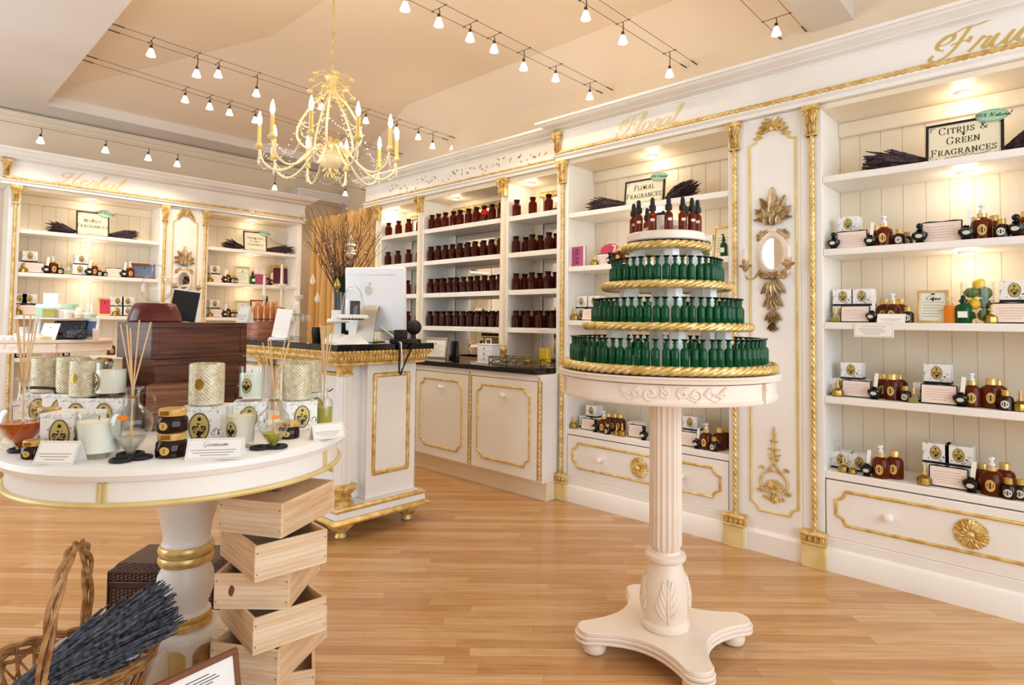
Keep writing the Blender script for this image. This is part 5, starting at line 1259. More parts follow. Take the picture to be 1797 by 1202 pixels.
shelf_row('woody', 1, [('gold', 42, .05, 0, 1.2), ('box', 40, .14, 0, 1.15), ('box', 58, .14, 0, 1.15), ('box', 51, .14, B*1.15, 1.15), ('card', 60, .05, 0, 1.05), ('strip', 81, .05, 0, 1.35), ('pump', 93, .09, 0, 1.15), ('small', 105, .07, 0, 1.3), ('clear', 121, .09, 0, 1.6), ('box', 138, .12, 0, 1.2), ('box', 141, .12, B*1.2, 1.1), ('strip', 156, .05, 0, 1.35), ('amber', 165, .08, 0, 1.05), ('small', 174, .06, 0, 1.2), ('small', 184, .06, 0, 1), ('box', 197, .15, 0, 1), ('card', 200, .06, 0, .95), ('strip', 217, .05, 0, 1.35), ('pump', 228, .08, 0, 1.1)])
shelf_row('woody', 2, [('gold', 32, .05, 0, 1.3), ('box', 33, .13, 0, 1.1), ('box', 50, .13, 0, 1.1), ('box', 33, .13, B*1.1, 1.1), ('box', 50, .13, B*1.1, 1.1), ('card', 50, .05, 0, 1), ('strip', 140, .06, 0, 1.2), ('gold', 203, .05, 0, 1.3), ('box', 204, .14, 0, 1.1), ('box', 222, .14, 0, 1.1), ('box', 204, .14, B*1.1, 1.1), ('box', 222, .14, B*1.1, 1.1), ('small', 238, .07, 0, 1.2), ('amber', 247, .1, 0, 1)])
shelf_row('woody', 3, [('small', 116, .07, 0, 1.3), ('amber', 195, .08, 0, 1), ('small', 32, .07, 0, 1.3), ('small', 40, .1, 0, 1.3)])
for k in (1, 2):
    shelf_row('herbaceous', k, [('gold', 369, .05, 0, 1.3), ('box', 373, .15, 0, 1.1), ('box', 389, .15, 0, 1.1), ('box', 374, .15, B*1.1, 1.1), ('card', 379, .06, 0, 1), ('strip', 394, .05, 0, 1.3), ('pump', 399, .1, 0, 1.05), ('small', 407, .05, 0, 1.3), ('small', 413, .1, 0, 1.3)])
shelf_row('herbaceous', 1, [('strip', 475, .05, 0, 1.3), ('amber', 468, .14, 0, 1)])

# ---- shelf signs, lavender bunches, frames
def span(u0, u1, z, x, right=True):
    if right: a, c = -RX(u0, z, x), -RX(u1, z, x)
    else: a, c = LX(u0, z, x), LX(u1, z, x)
    return (a+c)/2, c-a
def title_sign(label, lines, u0, u1, h, right, d, hs):
    z = SHELF[0]; x = (3.54 if right else 7.134)+d; c, w = span(u0, u1, z+.08, x, right)
    t = thing('title_sign', label, 'sign', (x, -c, z) if right else (c, x, z), -PI/2 if right else 0)
    T0 = Matrix.Rotation(-.12, 4, 'X')
    b = MB(); b.T = T0
    for bx in ((-w/2, w/2, -.006, .008, 0, .012), (-w/2, w/2, -.006, .008, h-.012, h), (-w/2, -w/2+.012, -.006, .008, .012, h-.012), (w/2-.012, w/2, -.006, .008, .012, h-.012)): b.box(*bx)
    b.build('black_frame', 'black', t, .001)
    b = MB(); b.T = T0; b.box(-w/2+.012, w/2-.012, -.001, .003, .012, h-.012); p = b.build('paper', 'vellum', t)
    b = MB(); b.T = T0; n = len(lines)
    for i, s in enumerate(lines): write(b, s, CAPS, hs, 0, h*.5+(n/2-i-.62)*hs*1.52-.004, -.0018, .045, .135, 0, .16, True, .78)
    b.build('lettering', 'ink', p)
    b = MB(); b.T = T0; rr = random.Random(len(label))
    for sx, sz in ((-1, 1), (1, 1), (-1, -1), (1, -1)):
        for q in range(5): leaf(b, sx*(w/2-.018-.008*q*(q % 2)), h/2+sz*(h/2-.016-.006*q*((q+1) % 2)), rr.uniform(0, 6.28), .016, .006, -.0016, .001, rr.uniform(-1, 1), 0, 5)
    for q in range(9): leaf(b, -w*.25+w*.5*q/8, .024, rr.uniform(-.6, .6), .03, .006, -.0016, .001, rr.uniform(-1, 1), 0, 5)
    b.build('scroll_border', 'soft_ink', p)
    b = MB(); b.T = T0 @ Matrix.Translation((w*.36, 0, h*.985)) @ Matrix.Rotation(.1, 4, 'Y'); b.prism(oval(w*.21, h*.155), -.010, -.008); s = b.build('mint_sticker', 'mint', t)
    b = MB(); b.T = T0 @ Matrix.Translation((w*.36, 0, h*.985)) @ Matrix.Rotation(.1, 4, 'Y'); b.tube([(x, -.010, zz) for x, zz in oval(w*.195, h*.135)], .0008, 5, True); write(b, '100% Natural', SCRIPT, h*.11, 0, -h*.03, -.0105, .06, .12, .25, 0); b.build('sticker_print', 'ink', s)
    b = MB(); b.tube([(0, .01, h*.7), (0, .08, .003)], .004, 6); b.build('easel_leg', 'black', t)
title_sign('black framed sign reading Citrus and Green Fragrances on the top citrus shelf', ['CITRUS &', 'GREEN', 'FRAGRANCES'], 1624, 1762, .205, True, .10, .036)
title_sign('black framed sign reading Floral Fragrances on the top floral shelf', ['FLORAL', 'FRAGRANCES'], 1095, 1165, .185, True, .08, .038)
title_sign('black framed sign reading Woody Fragrances on the far left top shelf', ['WOODY', 'FRAGRANCES'], 134, 192, .25, False, .09, .036)
title_sign('black framed sign reading Herbaceous and Spicy Fragrances on the top shelf', ['HERBACEOUS', '& SPICY', 'FRAGRANCES'], 428, 469, .24, False, .09, .026)
def lav(bay, u0, u1, d, lift, rad, label, seed, n=150):
    right = bay in ('citrus', 'floral'); z = SHELF[0]+rad*.62
    if right: p0, p1 = Vector((3.54+d+.04, RX(u0, z, 3.54+d), z)), Vector((3.54+d-.02, RX(u1, z, 3.54+d), z+lift))
    else: p0, p1 = Vector((LX(u0, z, 7.134+d), 7.134+d+.04, z)), Vector((LX(u1, z, 7.134+d), 7.134+d-.03, z+lift))
    bunch('dried_lavender', label, p0, p1, rad, n, 'dried_stems', 1.6, seed, .55, .25, .0042, 'lavender', 'dried lavender bunches on the top shelves')
lav('citrus', 1624, 1522, .12, .02, .06, 'dark dried lavender bunch left of the citrus sign', 11, 170)
lav('citrus', 1765, 1850, .12, .05, .06, 'dark dried lavender bunch right of the citrus sign at the frame edge', 12)
lav('floral', 1100, 1040, .12, .015, .055, 'dark dried lavender bunch left of the floral sign', 13)
lav('floral', 1166, 1218, .12, .05, .055, 'dark dried lavender bunch right of the floral sign', 14)
lav('woody', 133, 86, .11, .02, .06, 'dark dried lavender bunch left of the woody sign', 15, 100)
lav('woody', 193, 239, .11, .015, .06, 'dark dried lavender bunch right of the woody sign', 16, 100)
lav('herbaceous', 428, 394, .11, .02, .065, 'dark dried lavender bunch left of the herbaceous sign', 17, 100)
lav('herbaceous', 470, 510, .11, .015, .065, 'dark dried lavender bunch right of the herbaceous sign', 18, 100)

def frame(name, label, cat, loc, rz, w, h, fm, pm, fw=.012, pic=None, lean=-.12, title=None, group=None):
    t = thing(name, label, cat, loc, rz, group); T0 = Matrix.Rotation(lean, 4, 'X')
    b = MB(); b.T = T0
    for bx in ((-w/2, w/2, -.008, .006, 0, fw), (-w/2, w/2, -.008, .006, h-fw, h), (-w/2, -w/2+fw, -.008, .006, fw, h-fw), (w/2-fw, w/2, -.008, .006, fw, h-fw)): b.box(*bx)
    b.build('frame', fm, t, .002)
    b = MB(); b.T = T0; b.box(-w/2+fw, w/2-fw, -.001, .003, fw, h-fw); p = b.build('paper' if not pic else 'picture', pm, t)
    if not pic:
        b = MB(); b.T = T0; rules(b, -w*.34, w*.34, [(h*(.62-.085*i), .05*(i % 2), 1-.12*(i % 3)) for i in range(6)], h*.018, -.0016)
        b.build('printed_lines', 'soft_ink', p)
        if title: b = MB(); b.T = T0; write(b, title, SCRIPT, h*.13, 0, h*.70, -.0018, .05, .12, .3, 0); b.prism([(x, z+h*.88) for x, z in oval(w*.07, h*.025)], -.0018, -.0012); b.build('title', 'ink', p)
    b = MB(); b.tube([(0, .008, h*.75), (0, .03+h*.25, .003)], .004, 6); b.build('easel_leg', 'black', t); return t
z = SHELF[2]; c, w_ = span(1609, 1665, z+.08, 3.62); frame('framed_card', 'gold framed card headed Citrus on the third citrus shelf', 'frame', (3.62, -c, z), -PI/2, w_*1.0, .165, 'gold', 'sage_paper', .011, None, -.12, 'Citrus')
z = SHELF[1]; c, w_ = span(1247, 1281, z+.1, 3.62); frame('framed_card', 'gold framed card beside the green dropper bottle on the floral shelf', 'frame', (3.62, -c-.01, z), -PI/2-.15, .13, .2, 'gold', 'vellum', .012)
z = SHELF[1]; frame('framed_card', 'cream framed card on the second herbaceous shelf', 'frame', (LX(427, z, 7.2), 7.22, z), 0, .17, .21, 'gold_paint', 'sage_paper', .018)
z = SHELF[2]; frame('framed_card', 'cream framed card on the third herbaceous shelf', 'frame', (LX(427, z, 7.2), 7.22, z), 0, .17, .20, 'gold_paint', 'sage_paper', .018)
z = SHELF[1]; frame('picture_frame', 'wood framed blue picture on the second woody shelf', 'picture', (LX(254, z, 7.25), 7.25, z), 0, .26, .165, 'wood_frame', 'blue_print', .024, True)
z = SHELF[1]; frame('picture_frame', 'gilt framed dark red picture on the second herbaceous shelf', 'picture', (LX(499, z, 7.36), 7.36, z), 0, .36, .27, 'gold_leaf', 'plum_print', .035, True, -.08)
z = SHELF[2]; frame('picture_frame', 'wood framed picture behind the candelabrum on the third herbaceous shelf', 'picture', (LX(455, z, 7.3), 7.32, z), 0, .2, .22, 'wood_frame', 'vellum', .02, True)
z = SHELF[2]; frame('picture_frame', 'gilt framed portrait print on the third woody shelf', 'picture', (LX(184, z, 7.25), 7.25, z), 0, .13, .19, 'gold_paint', 'coral_red', .02, True)
t = thing('dome_fixture', 'white dome shaped fixture at the back of the top herbaceous shelf', 'fixture', (LX(497, 2.3, 7.4), 7.44, 2.255))
b = MB(); b.lathe([(0, 0), (.08, .01), (.14, .05), (.17, .11), (.175, .15), (0, .16)], 28, None, 1, .3); b.build('dome', 'soffit_paint', t)
# odds and ends of the right bays
z = SHELF[1]; t = thing('pink_book', 'pink patterned book standing at the left of the floral shelf', 'book', (3.60, RX(1015, z, 3.6), z), -PI/2-.1)
b = MB(); b.box(-.06, .06, -.018, -.014, 0, .15); b.build('front_cover', 'magenta', t, .001); b = MB(); b.box(-.058, .058, -.0138, .0138, .002, .148); b.build('pages', 'white', t); b = MB(); b.box(-.06, .06, .014, .018, 0, .15); b.build('back_cover', 'magenta', t)
b = MB()
for zz, r in ((.03, .02), (.06, .014), (.095, .022), (.125, .012)):
    scroll(b, -.012, zz, r, -.0185, .002, 0, 1.2, 1, 14); scroll(b, .012, zz, r, -.0185, .002, 0, 1.2, -1, 14); b.ball((0, -.018, zz), .006, 6)
b.build('cover_pattern', 'magenta_dark', t)
t = thing('red_fan', 'coral red round fan behind the easel card on the floral shelf', 'fan', (3.70, RX(1071, z+.1, 3.7), z), -PI/2)
b = MB(); b.prism([(.075*math.cos(a)*1.1*(1+.05*math.cos(12*a)), .115+.05*math.sin(a)*(1+.05*math.cos(12*a))) for a in [2*PI*i/48 for i in range(48)]], -.006, .006); b.build('fan_leaf', 'coral_red', t); b = MB(); b.tube([(0, 0, .0), (0, 0, .075)], .005, 6); b.build('handle', 'wood_frame', t)
def oil_bottle(label, loc, rz, h, r, mt, cap, cat='bottle', name='dropper_bottle'):
    t = thing(name, label, cat, loc, rz)
    b = MB(); b.lathe([(0, 0), (r*.94, 0), (r, .003), (r, h*.55), (r*.8, h*.64), (r*.36, h*.7), (r*.36, h*.74), (0, h*.74)], 20); g = b.build('glass_body', mt, t)
    b = MB(); b.box(-r*.55, r*.55, -r-.001, -r*.8, h*.2, h*.42); b.build('paper_label', 'paper', g)
    b = MB(); b.lathe([(0, h*.74), (r*.5, h*.74), (r*.5, h*.84), (r*.3, h*.86), (r*.3, h*.93), (r*.15, h), (0, h)], 14); b.build('stopper', cap, t); return t
oil_bottle('green dropper bottle in front of the gold frame on the floral shelf', (3.58, RX(1270, z, 3.58), z), -PI/2, .13, .021, 'green_glass', 'black_rubber')
t = thing('leaf_print_box', 'white box with green leaf print on the floral shelf', 'box', (3.66, RX(1241, z, 3.66), z), -PI/2); b = MB(); b.box(-.05, .05, -.03, .03, 0, .15); b.build('carton', 'white', t, .001)
b = MB()
for q in range(5): leaf(b, -.01+.01*q, .02, PI/2+.25*(q-2), .1, .022, -.0305, .003)
b.build('leaf_print', 'lime', t)
z = SHELF[2]; t = thing('orange_candle', 'orange pillar candle beside the green bottle on the third citrus shelf', 'candle', (3.62, RX(1672, z, 3.62), z)); b = MB(); b.lathe([(0, 0), (.033, 0), (.035, .003), (.035, .085), (.03, .088), (.0, .086)], 24); b.build('wax', 'orange_wax', t); b = MB(); b.tube([(0, 0, .086), (.002, 0, .097)], .0015, 5); b.build('wick', 'black', t)
oil_bottle('green stoppered bottle beside the jar of lemons', (3.60, RX(1691, z, 3.6), z), -PI/2, .135, .034, 'green_glass', 'green_stopper', name='stoppered_bottle')
JX, JY = 3.66, RX(1716, z, 3.66)
t = thing('glass_cylinder', 'tall clear glass cylinder filled with lemons and limes', 'vase', (JX, JY, z)); b = MB(); b.lathe([(0, 0), (.064, 0), (.066, .004), (.066, .20), (.064, .20), (.064, .006), (0, .006)], 36); b.build('glass_wall', 'thin_glass', t)
for i, (x, y, zz, m_) in enumerate([(-.028, -.03, .04, 'lime'), (.03, -.02, .038, 'lemon'), (0, .035, .04, 'lime'), (-.03, .01, .092, 'lemon'), (.028, -.024, .095, 'lime'), (-.01, -.034, .145, 'lime'), (.026, .028, .1, 'lemon'), (.028, -.01, .152, 'lemon'), (-.028, .02, .148, 'lime'), (-.006, -.008, .19, 'lemon')]):
    f = MB(); f.at(rz=i, ry=.6*i); f.lathe([(0, -.034), (.006, -.03), (.022, -.017), (.027, 0), (.022, .017), (.007, .029), (0, .034)], 16)
    o = f.build('citrus_fruit', m_, None, 0, 60, (JX+x, JY+y, z+zz)); nm = 'yellow lemon' if m_ == 'lemon' else 'dark green lime'
    stock(o, nm, 'inside the glass cylinder', proj(JX+x, JY+y, z+zz)[0], 'fruit')
def tent_card(label, loc, rz, w, h, mt='paper', title=None, sc=1):
    t = thing('tent_card', label, 'sign', loc, rz); a = .45; T0 = Matrix.Rotation(-a, 4, 'X')
    b = MB(); b.T = T0; b.box(-w/2, w/2, -.0006, .0006, 0, h); p = b.build('front_leaf', mt, t)
    b = MB(); b.T = Matrix.Translation((0, 2*h*math.sin(a), 0)) @ Matrix.Rotation(a, 4, 'X'); b.box(-w/2, w/2, -.0006, .0006, 0, h); b.build('back_leaf', mt, t)
    b = MB(); b.T = T0; rules(b, -w*.42, w*.42, [(h*.42, .0, .95), (h*.3, .05, .9), (h*.18, .2, .8)], h*.035, -.001); b.tube([(-w*.47, -.0008, h*.06), (w*.47, -.0008, h*.06), (w*.47, -.0008, h*.94), (-w*.47, -.0008, h*.94)], .0006, 4, True); b.build('printed_lines', 'soft_ink', p)
    if title: b = MB(); b.T = T0; write(b, title, SCRIPT, h*.24, 0, h*.62, -.0012, .03, .075, .3, 0); b.build('title', 'ink', p)
    return t
tent_card('small white tent card at the edge of the third citrus shelf', (3.555, RX(1563, z, 3.555), z), -PI/2, .125, .05)
t = thing('shelf_ticket', 'white printed ticket hanging from the edge of the third citrus shelf', 'sign', (3.542, RX(1533, z-.04, 3.54), z), -PI/2)
b = MB(); b.box(-.09, .09, -.002, -.0005, -.075, -.002); p = b.build('card', 'paper', t); b = MB(); rules(b, -.07, .07, [(-.022, .1, .9), (-.034, .0, .8), (-.043, .05, .9), (-.052, .1, .85), (-.061, .2, .7)], .0025, -.0024); b.tube([(-.084, -.0022, -.07), (.084, -.0022, -.07), (.084, -.0022, -.008), (-.084, -.0022, -.008)], .0007, 4, True); b.build('printed_lines', 'soft_ink', p)
z = SHELF[4]; t = thing('clear_bag', 'crumpled clear gift bag in the corner of the lowest citrus shelf', 'bag', (3.70, RX(1462, z, 3.7), z)); b = MB(); rr = random.Random(9); b.lathe([(0, 0), (.045, 0), (.055, .03), (.05, .07), (.03, .1), (.012, .115), (.03, .14), (0, .141)], 14, lambda a, zz: 1+.18*math.sin(a*5+zz*60)); b.build('film', 'thin_glass', t)
# herbaceous bay green bottle and cushions of soap
z = SHELF[1]; oil_bottle('green medicine bottle beside the framed card on the herbaceous shelf', (LX(443, z, 7.2), 7.2, z), 0, .16, .03, 'green_glass', 'black_rubber', name='medicine_bottle')
t = thing('fabric_box', 'small pink and white box behind the candelabrum on the herbaceous shelf', 'box', (LX(456, z, 7.28), 7.28, z)); b = MB(); b.box(-.06, .06, -.04, .04, 0, .13); b.build('carton', 'magenta', t, .002); b = MB(); b.box(-.05, .05, -.035, .035, .13, .2); b.build('upper_carton', 'pink_paper', t, .002)

# ---- brown bottles of the bottle wall
def make_brown():
    t = thing('apothecary_bottle', 'x', 'bottle')
    b = MB(); b.lathe([(0, 0), (.034, 0), (.037, .003), (.037, .088), (.033, .102), (.022, .111), (.021, .122), (.026, .124), (.026, .129), (0, .129)], 18); b.build('glass_body', 'brown_glass', t)
    b = MB(); b.lathe([(0, .129), (.021, .129), (.027, .138), (.028, .146), (0, .147)], 16); b.build('stopper', 'dark_amber', t); return t
for bi, (name, cols) in enumerate((('left', [4, 4, 4, 4]), ('wide middle', [10, 10, 11, 11]), ('right', [4, 4, 4, 5]))):
    xa, xb = BAYS[bi]
    for k, n in enumerate(cols):
        for row in (0, 1):
            if row and (bi == 0 or k == 0): continue
            for i in range(n):
                x = xa+.05+(xb-xa-.1)*(i+(.0 if not row else .12))/max(1, n-1+(.12 if row else 0)); d = .055+.085*row + R.uniform(-.006, .006)
                o = put('brown', make_brown, (CX0+d, -x+R.uniform(-.006, .006), CS[k]), R.uniform(0, 6), .97)
                stock(o, 'brown stoppered bottle', f"in {'back' if row else 'front'} row, {SN[k]} shelf of {name} bay", x, 'bottle')

# ---- back counter
ct = .9552
y = RX(766, 1.0, 3.60); frame('framed_notice', 'silver framed notice standing at the left of the back counter', 'notice', (3.58, y, ct), -PI/2+.1, .29, .19, 'grey_metal', 'paper', .018)
t = thing('card_holder', 'tapered glossy black card holder beside the framed notice', 'holder', (3.52, RX(797, 1.03, 3.52), ct), -PI/2+.5)
b = MB(); b.add([(-.035, -.045, 0), (.035, -.045, 0), (.035, .045, 0), (-.035, .045, 0), (-.03, -.025, .17), (.03, -.025, .17), (.03, .025, .17), (-.03, .025, .17)], [(0, 3, 2, 1), (4, 5, 6, 7), (0, 1, 5, 4), (1, 2, 6, 5), (2, 3, 7, 6), (3, 0, 4, 7)]); b.build('shell', 'black_glass', t, .003)
t = thing('mini_chest', 'small white chest of three tiny drawers on the back counter', 'chest', (3.50, RX(857, 1.02, 3.5), ct), -PI/2)
b = MB(); b.box(-.085, .085, -.045, .05, .012, .15); b.build('case', 'white', t, .002); b = MB(); b.box(-.095, .095, -.055, .055, .0, .012); b.build('base', 'white', t, .002); b = MB(); b.box(-.092, .092, -.052, .054, .151, .16); b.build('top', 'white', t, .002)
for k in range(3):
    b = MB(); b.box(-.078, .078, -.050, -.0455, .018+.044*k, .058+.044*k); d = b.build('drawer', 'white_plastic', t, .001); b = MB(); b.ball((0, -.055, .038+.044*k), .006, 8); b.build('knob', 'steel', d)
b = MB(); b.tube([(-.03, 0, .16), (-.03, 0, .2), (.03, 0, .2), (.03, 0, .16)], .004, 6); b.build('carry_handle', 'white', t)
ty0, ty1 = RX(872, .98, 3.50), 2.90; t = thing('wire_tray', 'antique gold wire tray on black counter holding glass flasks', 'tray', (3.50, (ty0+ty1)/2, ct), -PI/2); hw = (ty0-ty1)/2-.01; hd = .10
b = MB()
for zz in (.012, .065): b.tube([(-hw, -hd, zz), (hw, -hd, zz), (hw, hd, zz), (-hw, hd, zz)], .0035, 6, True)
n = 6
for s in (-1, 1):
    for i in range(n):
        x0, x1 = -hw+2*hw*i/n, -hw+2*hw*(i+1)/n; b.tube([(x0, s*hd, .012), (x1, s*hd, .065)], .0028, 5); b.tube([(x1, s*hd, .012), (x0, s*hd, .065)], .0028, 5)
    b.tube([(s*hw, -hd, .012), (s*hw, hd, .065)], .0028, 5); b.tube([(s*hw, hd, .012), (s*hw, -hd, .065)], .0028, 5)
for sx in (-1, 1):
    for sy in (-1, 1): b.tube([(sx*hw, sy*hd, 0), (sx*hw, sy*hd, .068)], .0045, 6)
b.build('wire_gallery', 'dark_wire', t); b = MB(); b.box(-hw, hw, -hd, hd, .008, .012); b.build('mirror_base', 'mirror', t)
def flask(label, x, y, oil):
    t = thing('glass_flask', label, 'bottle', (x, y, ct+.0122), 0, None, 1.6)
    b = MB(); b.lathe([(0, 0), (.026, 0), (.03, .003), (.03, .085), (.026, .1), (.013, .112), (.012, .125), (.016, .127), (.016, .13), (0, .13)], 24); g = b.build('glass_body', 'thin_glass', t)
    if oil: b = MB(); b.lathe([(0, .003), (.022, .003), (.0275, .02), (.0275, .085), (0, .086)], 20); b.build('oil', oil, g)
    b = MB(); b.lathe([(0, .1302), (.012, .1302), (.018, .138), (.018, .165), (0, .167)], 16); b.build('stopper', 'thin_glass', t)
flask('clear glass flask with stopper on the gold wire tray', 3.53, RX(949, 1.05, 3.53), None)
flask('glass flask of bright yellow oil on the gold wire tray', 3.50, RX(963, 1.05, 3.50)+.035, 'yellow_oil')
t = thing('shell_dish', 'small pearly shell dish on the gold wire tray', 'dish', (3.47, RX(925, 1.0, 3.47), ct+.0122)); b = MB(); b.lathe([(0, .004), (.02, .006), (.04, .02), (.05, .035), (.047, .036), (.036, .022), (0, .01)], 24, lambda a, z: 1+.06*math.cos(10*a)); b.build('shell', 'brass', t)
label_goods()
# ------------------------------------------------------------------ things on the white pedestal table
LT = LZ+.0005; BH = .1135
def on(u, v, z=None): p = AT(u, v, z or LT); return (p.x, p.y, z or LT)
VIEW = -.8144                                          # a front turned to the camera's line of sight
def big_box(u, v, rz, label, z=None, sc=1):
    o = put('bigbox', make_big_box, on(u, v, z), rz, sc); o['label'] = label; o['category'] = 'box'; o['group'] = 'gift boxes on the white table'; return o
def cut_candle(u, v, rz, label, z=None, sc=1, plaque=True, loc=None):
    def f():
        t = thing('cut_glass_candle', 'x', 'candle')
        b = MB(); zs = [.004+.122*i/72 for i in range(73)]
        b.lathe([(0, 0), (.046, 0)] + [(.050, z) for z in zs] + [(.048, .13), (.0465, .13), (.0465, .02), (0, .02)], 144,
                lambda a, z: (.985+.05*(abs(math.sin(14*a+PI*z/.0115))*abs(math.sin(14*a-PI*z/.0115)))**.7) if .004 < z < .1262 else (1+.012*math.cos(28*a) if z > .127 else 1)); b.build('cut_glass', 'cut_glass', t, 0, 70)
        b = MB(); b.lathe([(0, .021), (.0455, .021), (.0455, .098), (0, .1)], 30); w = b.build('wax', 'wax', t)
        b = MB(); b.tube([(0, 0, .1), (.002, 0, .112)], .0014, 5); b.build('wick', 'black', w)
        if plaque: lbl(t, .0522, .068, .014, .017, 'brass', 'brass')
        return t
    o = put(f'cut{plaque}', f, loc or on(u, v, z), rz, sc); o['label'] = label; o['category'] = 'candle'; o['group'] = 'cut glass candles'; return o
def label_candle(u, v, rz, label, wax='wax', z=None, r=.056, h=.13):
    t = thing('glass_candle', label, 'candle', on(u, v, z), rz)
    b = MB(); b.lathe([(0, 0), (r*.93, 0), (r*.95, .004), (r, .02), (r*1.02, h), (r*.975, h), (r*.955, .018), (0, .016)], 40); b.build('glass_tumbler', 'thin_glass', t)
    b = MB(); b.lathe([(0, .0165), (r*.945, .0175), (r*.96, h*.78), (0, h*.8)], 32); w = b.build('wax', wax, t)
    b = MB(); b.tube([(0, 0, h*.8), (.002, 0, h*.9)], .0014, 5); b.build('wick', 'black', w)
    k = MB(); k.at(0, 0, 0); e = MB()
    a, c, zc, rr_ = r*.42, r*.62, h*.45, r*1.02
    def wrapz(m): m.v = [((rr_-y)*math.sin(x/rr_), -(rr_-y)*math.cos(x/rr_), z) for x, y, z in m.v]; return m
    e.add([(a*math.cos(2*PI*i/28), -.0006, zc+c*math.sin(2*PI*i/28)) for i in range(28)]+[(0, -.0006, zc)], [(i, (i+1) % 28, 28) for i in range(28)]); lb = wrapz(e).build('oval_label', 'brass_label', t)
    k.tube([(a*.92*math.cos(2*PI*i/28), -.001, zc+c*.94*math.sin(2*PI*i/28)) for i in range(28)], .0009, 4, True)
    k.prism([(x, z+zc+c*.5) for x, z in oval(a*.2, a*.2, 12)], -.0018, -.0008); k.prism([(x*a, zc+z*c) for x, z in ((-.35, .26), (.35, .26), (.1, .17), (-.1, .17))], -.0018, -.0008)
    k.prism([(x*a, zc+z*c) for x, z in ((-.62, .1), (.62, .1), (.68, -.1), (.5, -.35), (.12, -.52), (.4, -.68), (-.4, -.68), (-.12, -.52), (-.5, -.35), (-.68, -.1))], -.0018, -.0008)
    wrapz(k).build('urn_motif', 'black', lb); return t
def reeds(p, z0, z1, spread, n, seed, rmax=.006):
    rr = random.Random(seed)
    for i in range(n):
        a = 2*PI*i/n+rr.uniform(-.4, .4); q = spread*rr.uniform(.55, 1); b = MB()
        b.tube([(-rmax*math.cos(a), -rmax*math.sin(a), z0), (rmax*.6*math.cos(a), rmax*.6*math.sin(a), z0+(z1-z0)*.5), (q*math.cos(a), q*math.sin(a), z1*rr.uniform(.95, 1.02))], .0022, 6); b.build('reed', 'reed', p)
def amphora(u, v, rz, label, sc, seed, oil='clear', rz2=.42):
    t = thing('amphora_diffuser', label, 'diffuser', on(u, v), rz, None, sc)
    b = MB(); b.tube(ringpts(.034, .006, 28), .006, 8, True); b.build('ring_stand', 'black_rubber', t)
    b = MB(); b.lathe([(0, .004), (.01, .008), (.035, .04), (.056, .078), (.062, .105), (.056, .13), (.034, .152), (.021, .165), (.018, .19), (.022, .205), (.033, .212), (.033, .215), (.019, .209), (.0155, .19), (.018, .166), (.032, .15), (.053, .128), (.059, .105), (.053, .079), (.032, .042), (.008, .011), (0, .009)], 32); g = b.build('glass_body', 'thin_glass', t)
    b = MB(); b.lathe([(0, .0105), (.007, .0125), (.030, .043), (.042, .06), (0, .0605)], 24); b.build('oil', 'green_oil' if oil != 'clear' else 'crystal', g)
    for s in (-1, 1):
        b = MB(); pts = spline([(s*.018, 0, .195), (s*.045, 0, .205), (s*.066, 0, .18), (s*.062, 0, .145), (s*.052, 0, .132)], 6); b.tube([tuple(p) for p in pts], .005, 8); b.build('handle', 'thin_glass', t)
    b = MB(); b.tube(ringpts(.0185, .186, 20), .003, 6, True); b.build('neck_cord', 'brass', t)
    b = MB(); b.prism([(x, z+.128) for x, z in oval(.016, .008, 20)], -.0605, -.0595); b.build('oval_tag', 'orange_wax', t)
    reeds(t, .02, rz2/sc, .06, 6, seed); return t
def gold_jar(label, loc, rz, sc=1):
    def f():
        t = thing('honey_jar', 'x', 'jar')
        b = MB(); b.lathe([(0, 0), (.042, 0), (.046, .004), (.047, .02), (.045, .045), (.038, .053), (0, .053)], 28); g = b.build('glass_body', 'dark_amber', t); lbl(g, .0475, .024, .015, .013, 'label_gold', 'brass')
        b = MB(); b.lathe([(0, .0535), (.0405, .0535), (.0415, .056), (.0415, .073), (.039, .076), (0, .076)], 28); l = b.build('gold_lid', 'gold', t); b = MB(); b.box(-.014, .014, -.0432, -.0405, .058, .071); b.build('lid_seal', 'brass', l); return t
    o = put('jar', f, loc, rz, sc); o['label'] = label; o['category'] = 'jar'; o['group'] = 'gold lidded dark jars'; return o

# dark stacked wooden chests behind
def wood_chest(label, loc, rz, w, d, h, mt, panel=True, name='wooden_chest'):
    t = thing(name, label, 'chest', loc, rz)
    b = MB(); b.box(-w/2, w/2, -d/2, d/2, 0, h); b.build('case', mt, t, .002)
    if panel:
        b = MB()
        for bx in ((-w/2, w/2, -d/2-.006, -d/2, h-.022, h), (-w/2, w/2, -d/2-.006, -d/2, 0, .016), (-w/2, -w/2+.03, -d/2-.006, -d/2, .016, h-.022), (w/2-.03, w/2, -d/2-.006, -d/2, .016, h-.022)): b.box(*bx)
        b.build('front_frame', mt, t, .002)
        b = MB(); b.box(-w/2+.03, w/2-.03, -d/2-.002, -d/2, .016, h-.022); b.build('front_panel', mt, t)
    return t
z1 = LT+.136; z2 = z1+.1305
wood_chest('dark mahogany chest at the bottom of the stack on the white table', (.935, 2.84, LT), .06, .40, .27, .135, 'mahogany')
wood_chest('reddish wooden chest in the middle of the stack on the white table', (.955, 2.86, z1), .19, .40, .26, .13, 'mahogany')
wood_chest('dark mahogany chest on top of the stack under the wooden bowl', (.956, 2.90, z2), .19, .42, .28, .15, 'mahogany')
b2 = ATD(332, 690, 2.36); wood_chest('pale grained wooden box in front of the dark chests', (b2.x+.0, b2.y+.05, LT), -.50, .25, .085, .175, 'mahogany_light', False, 'wooden_box')
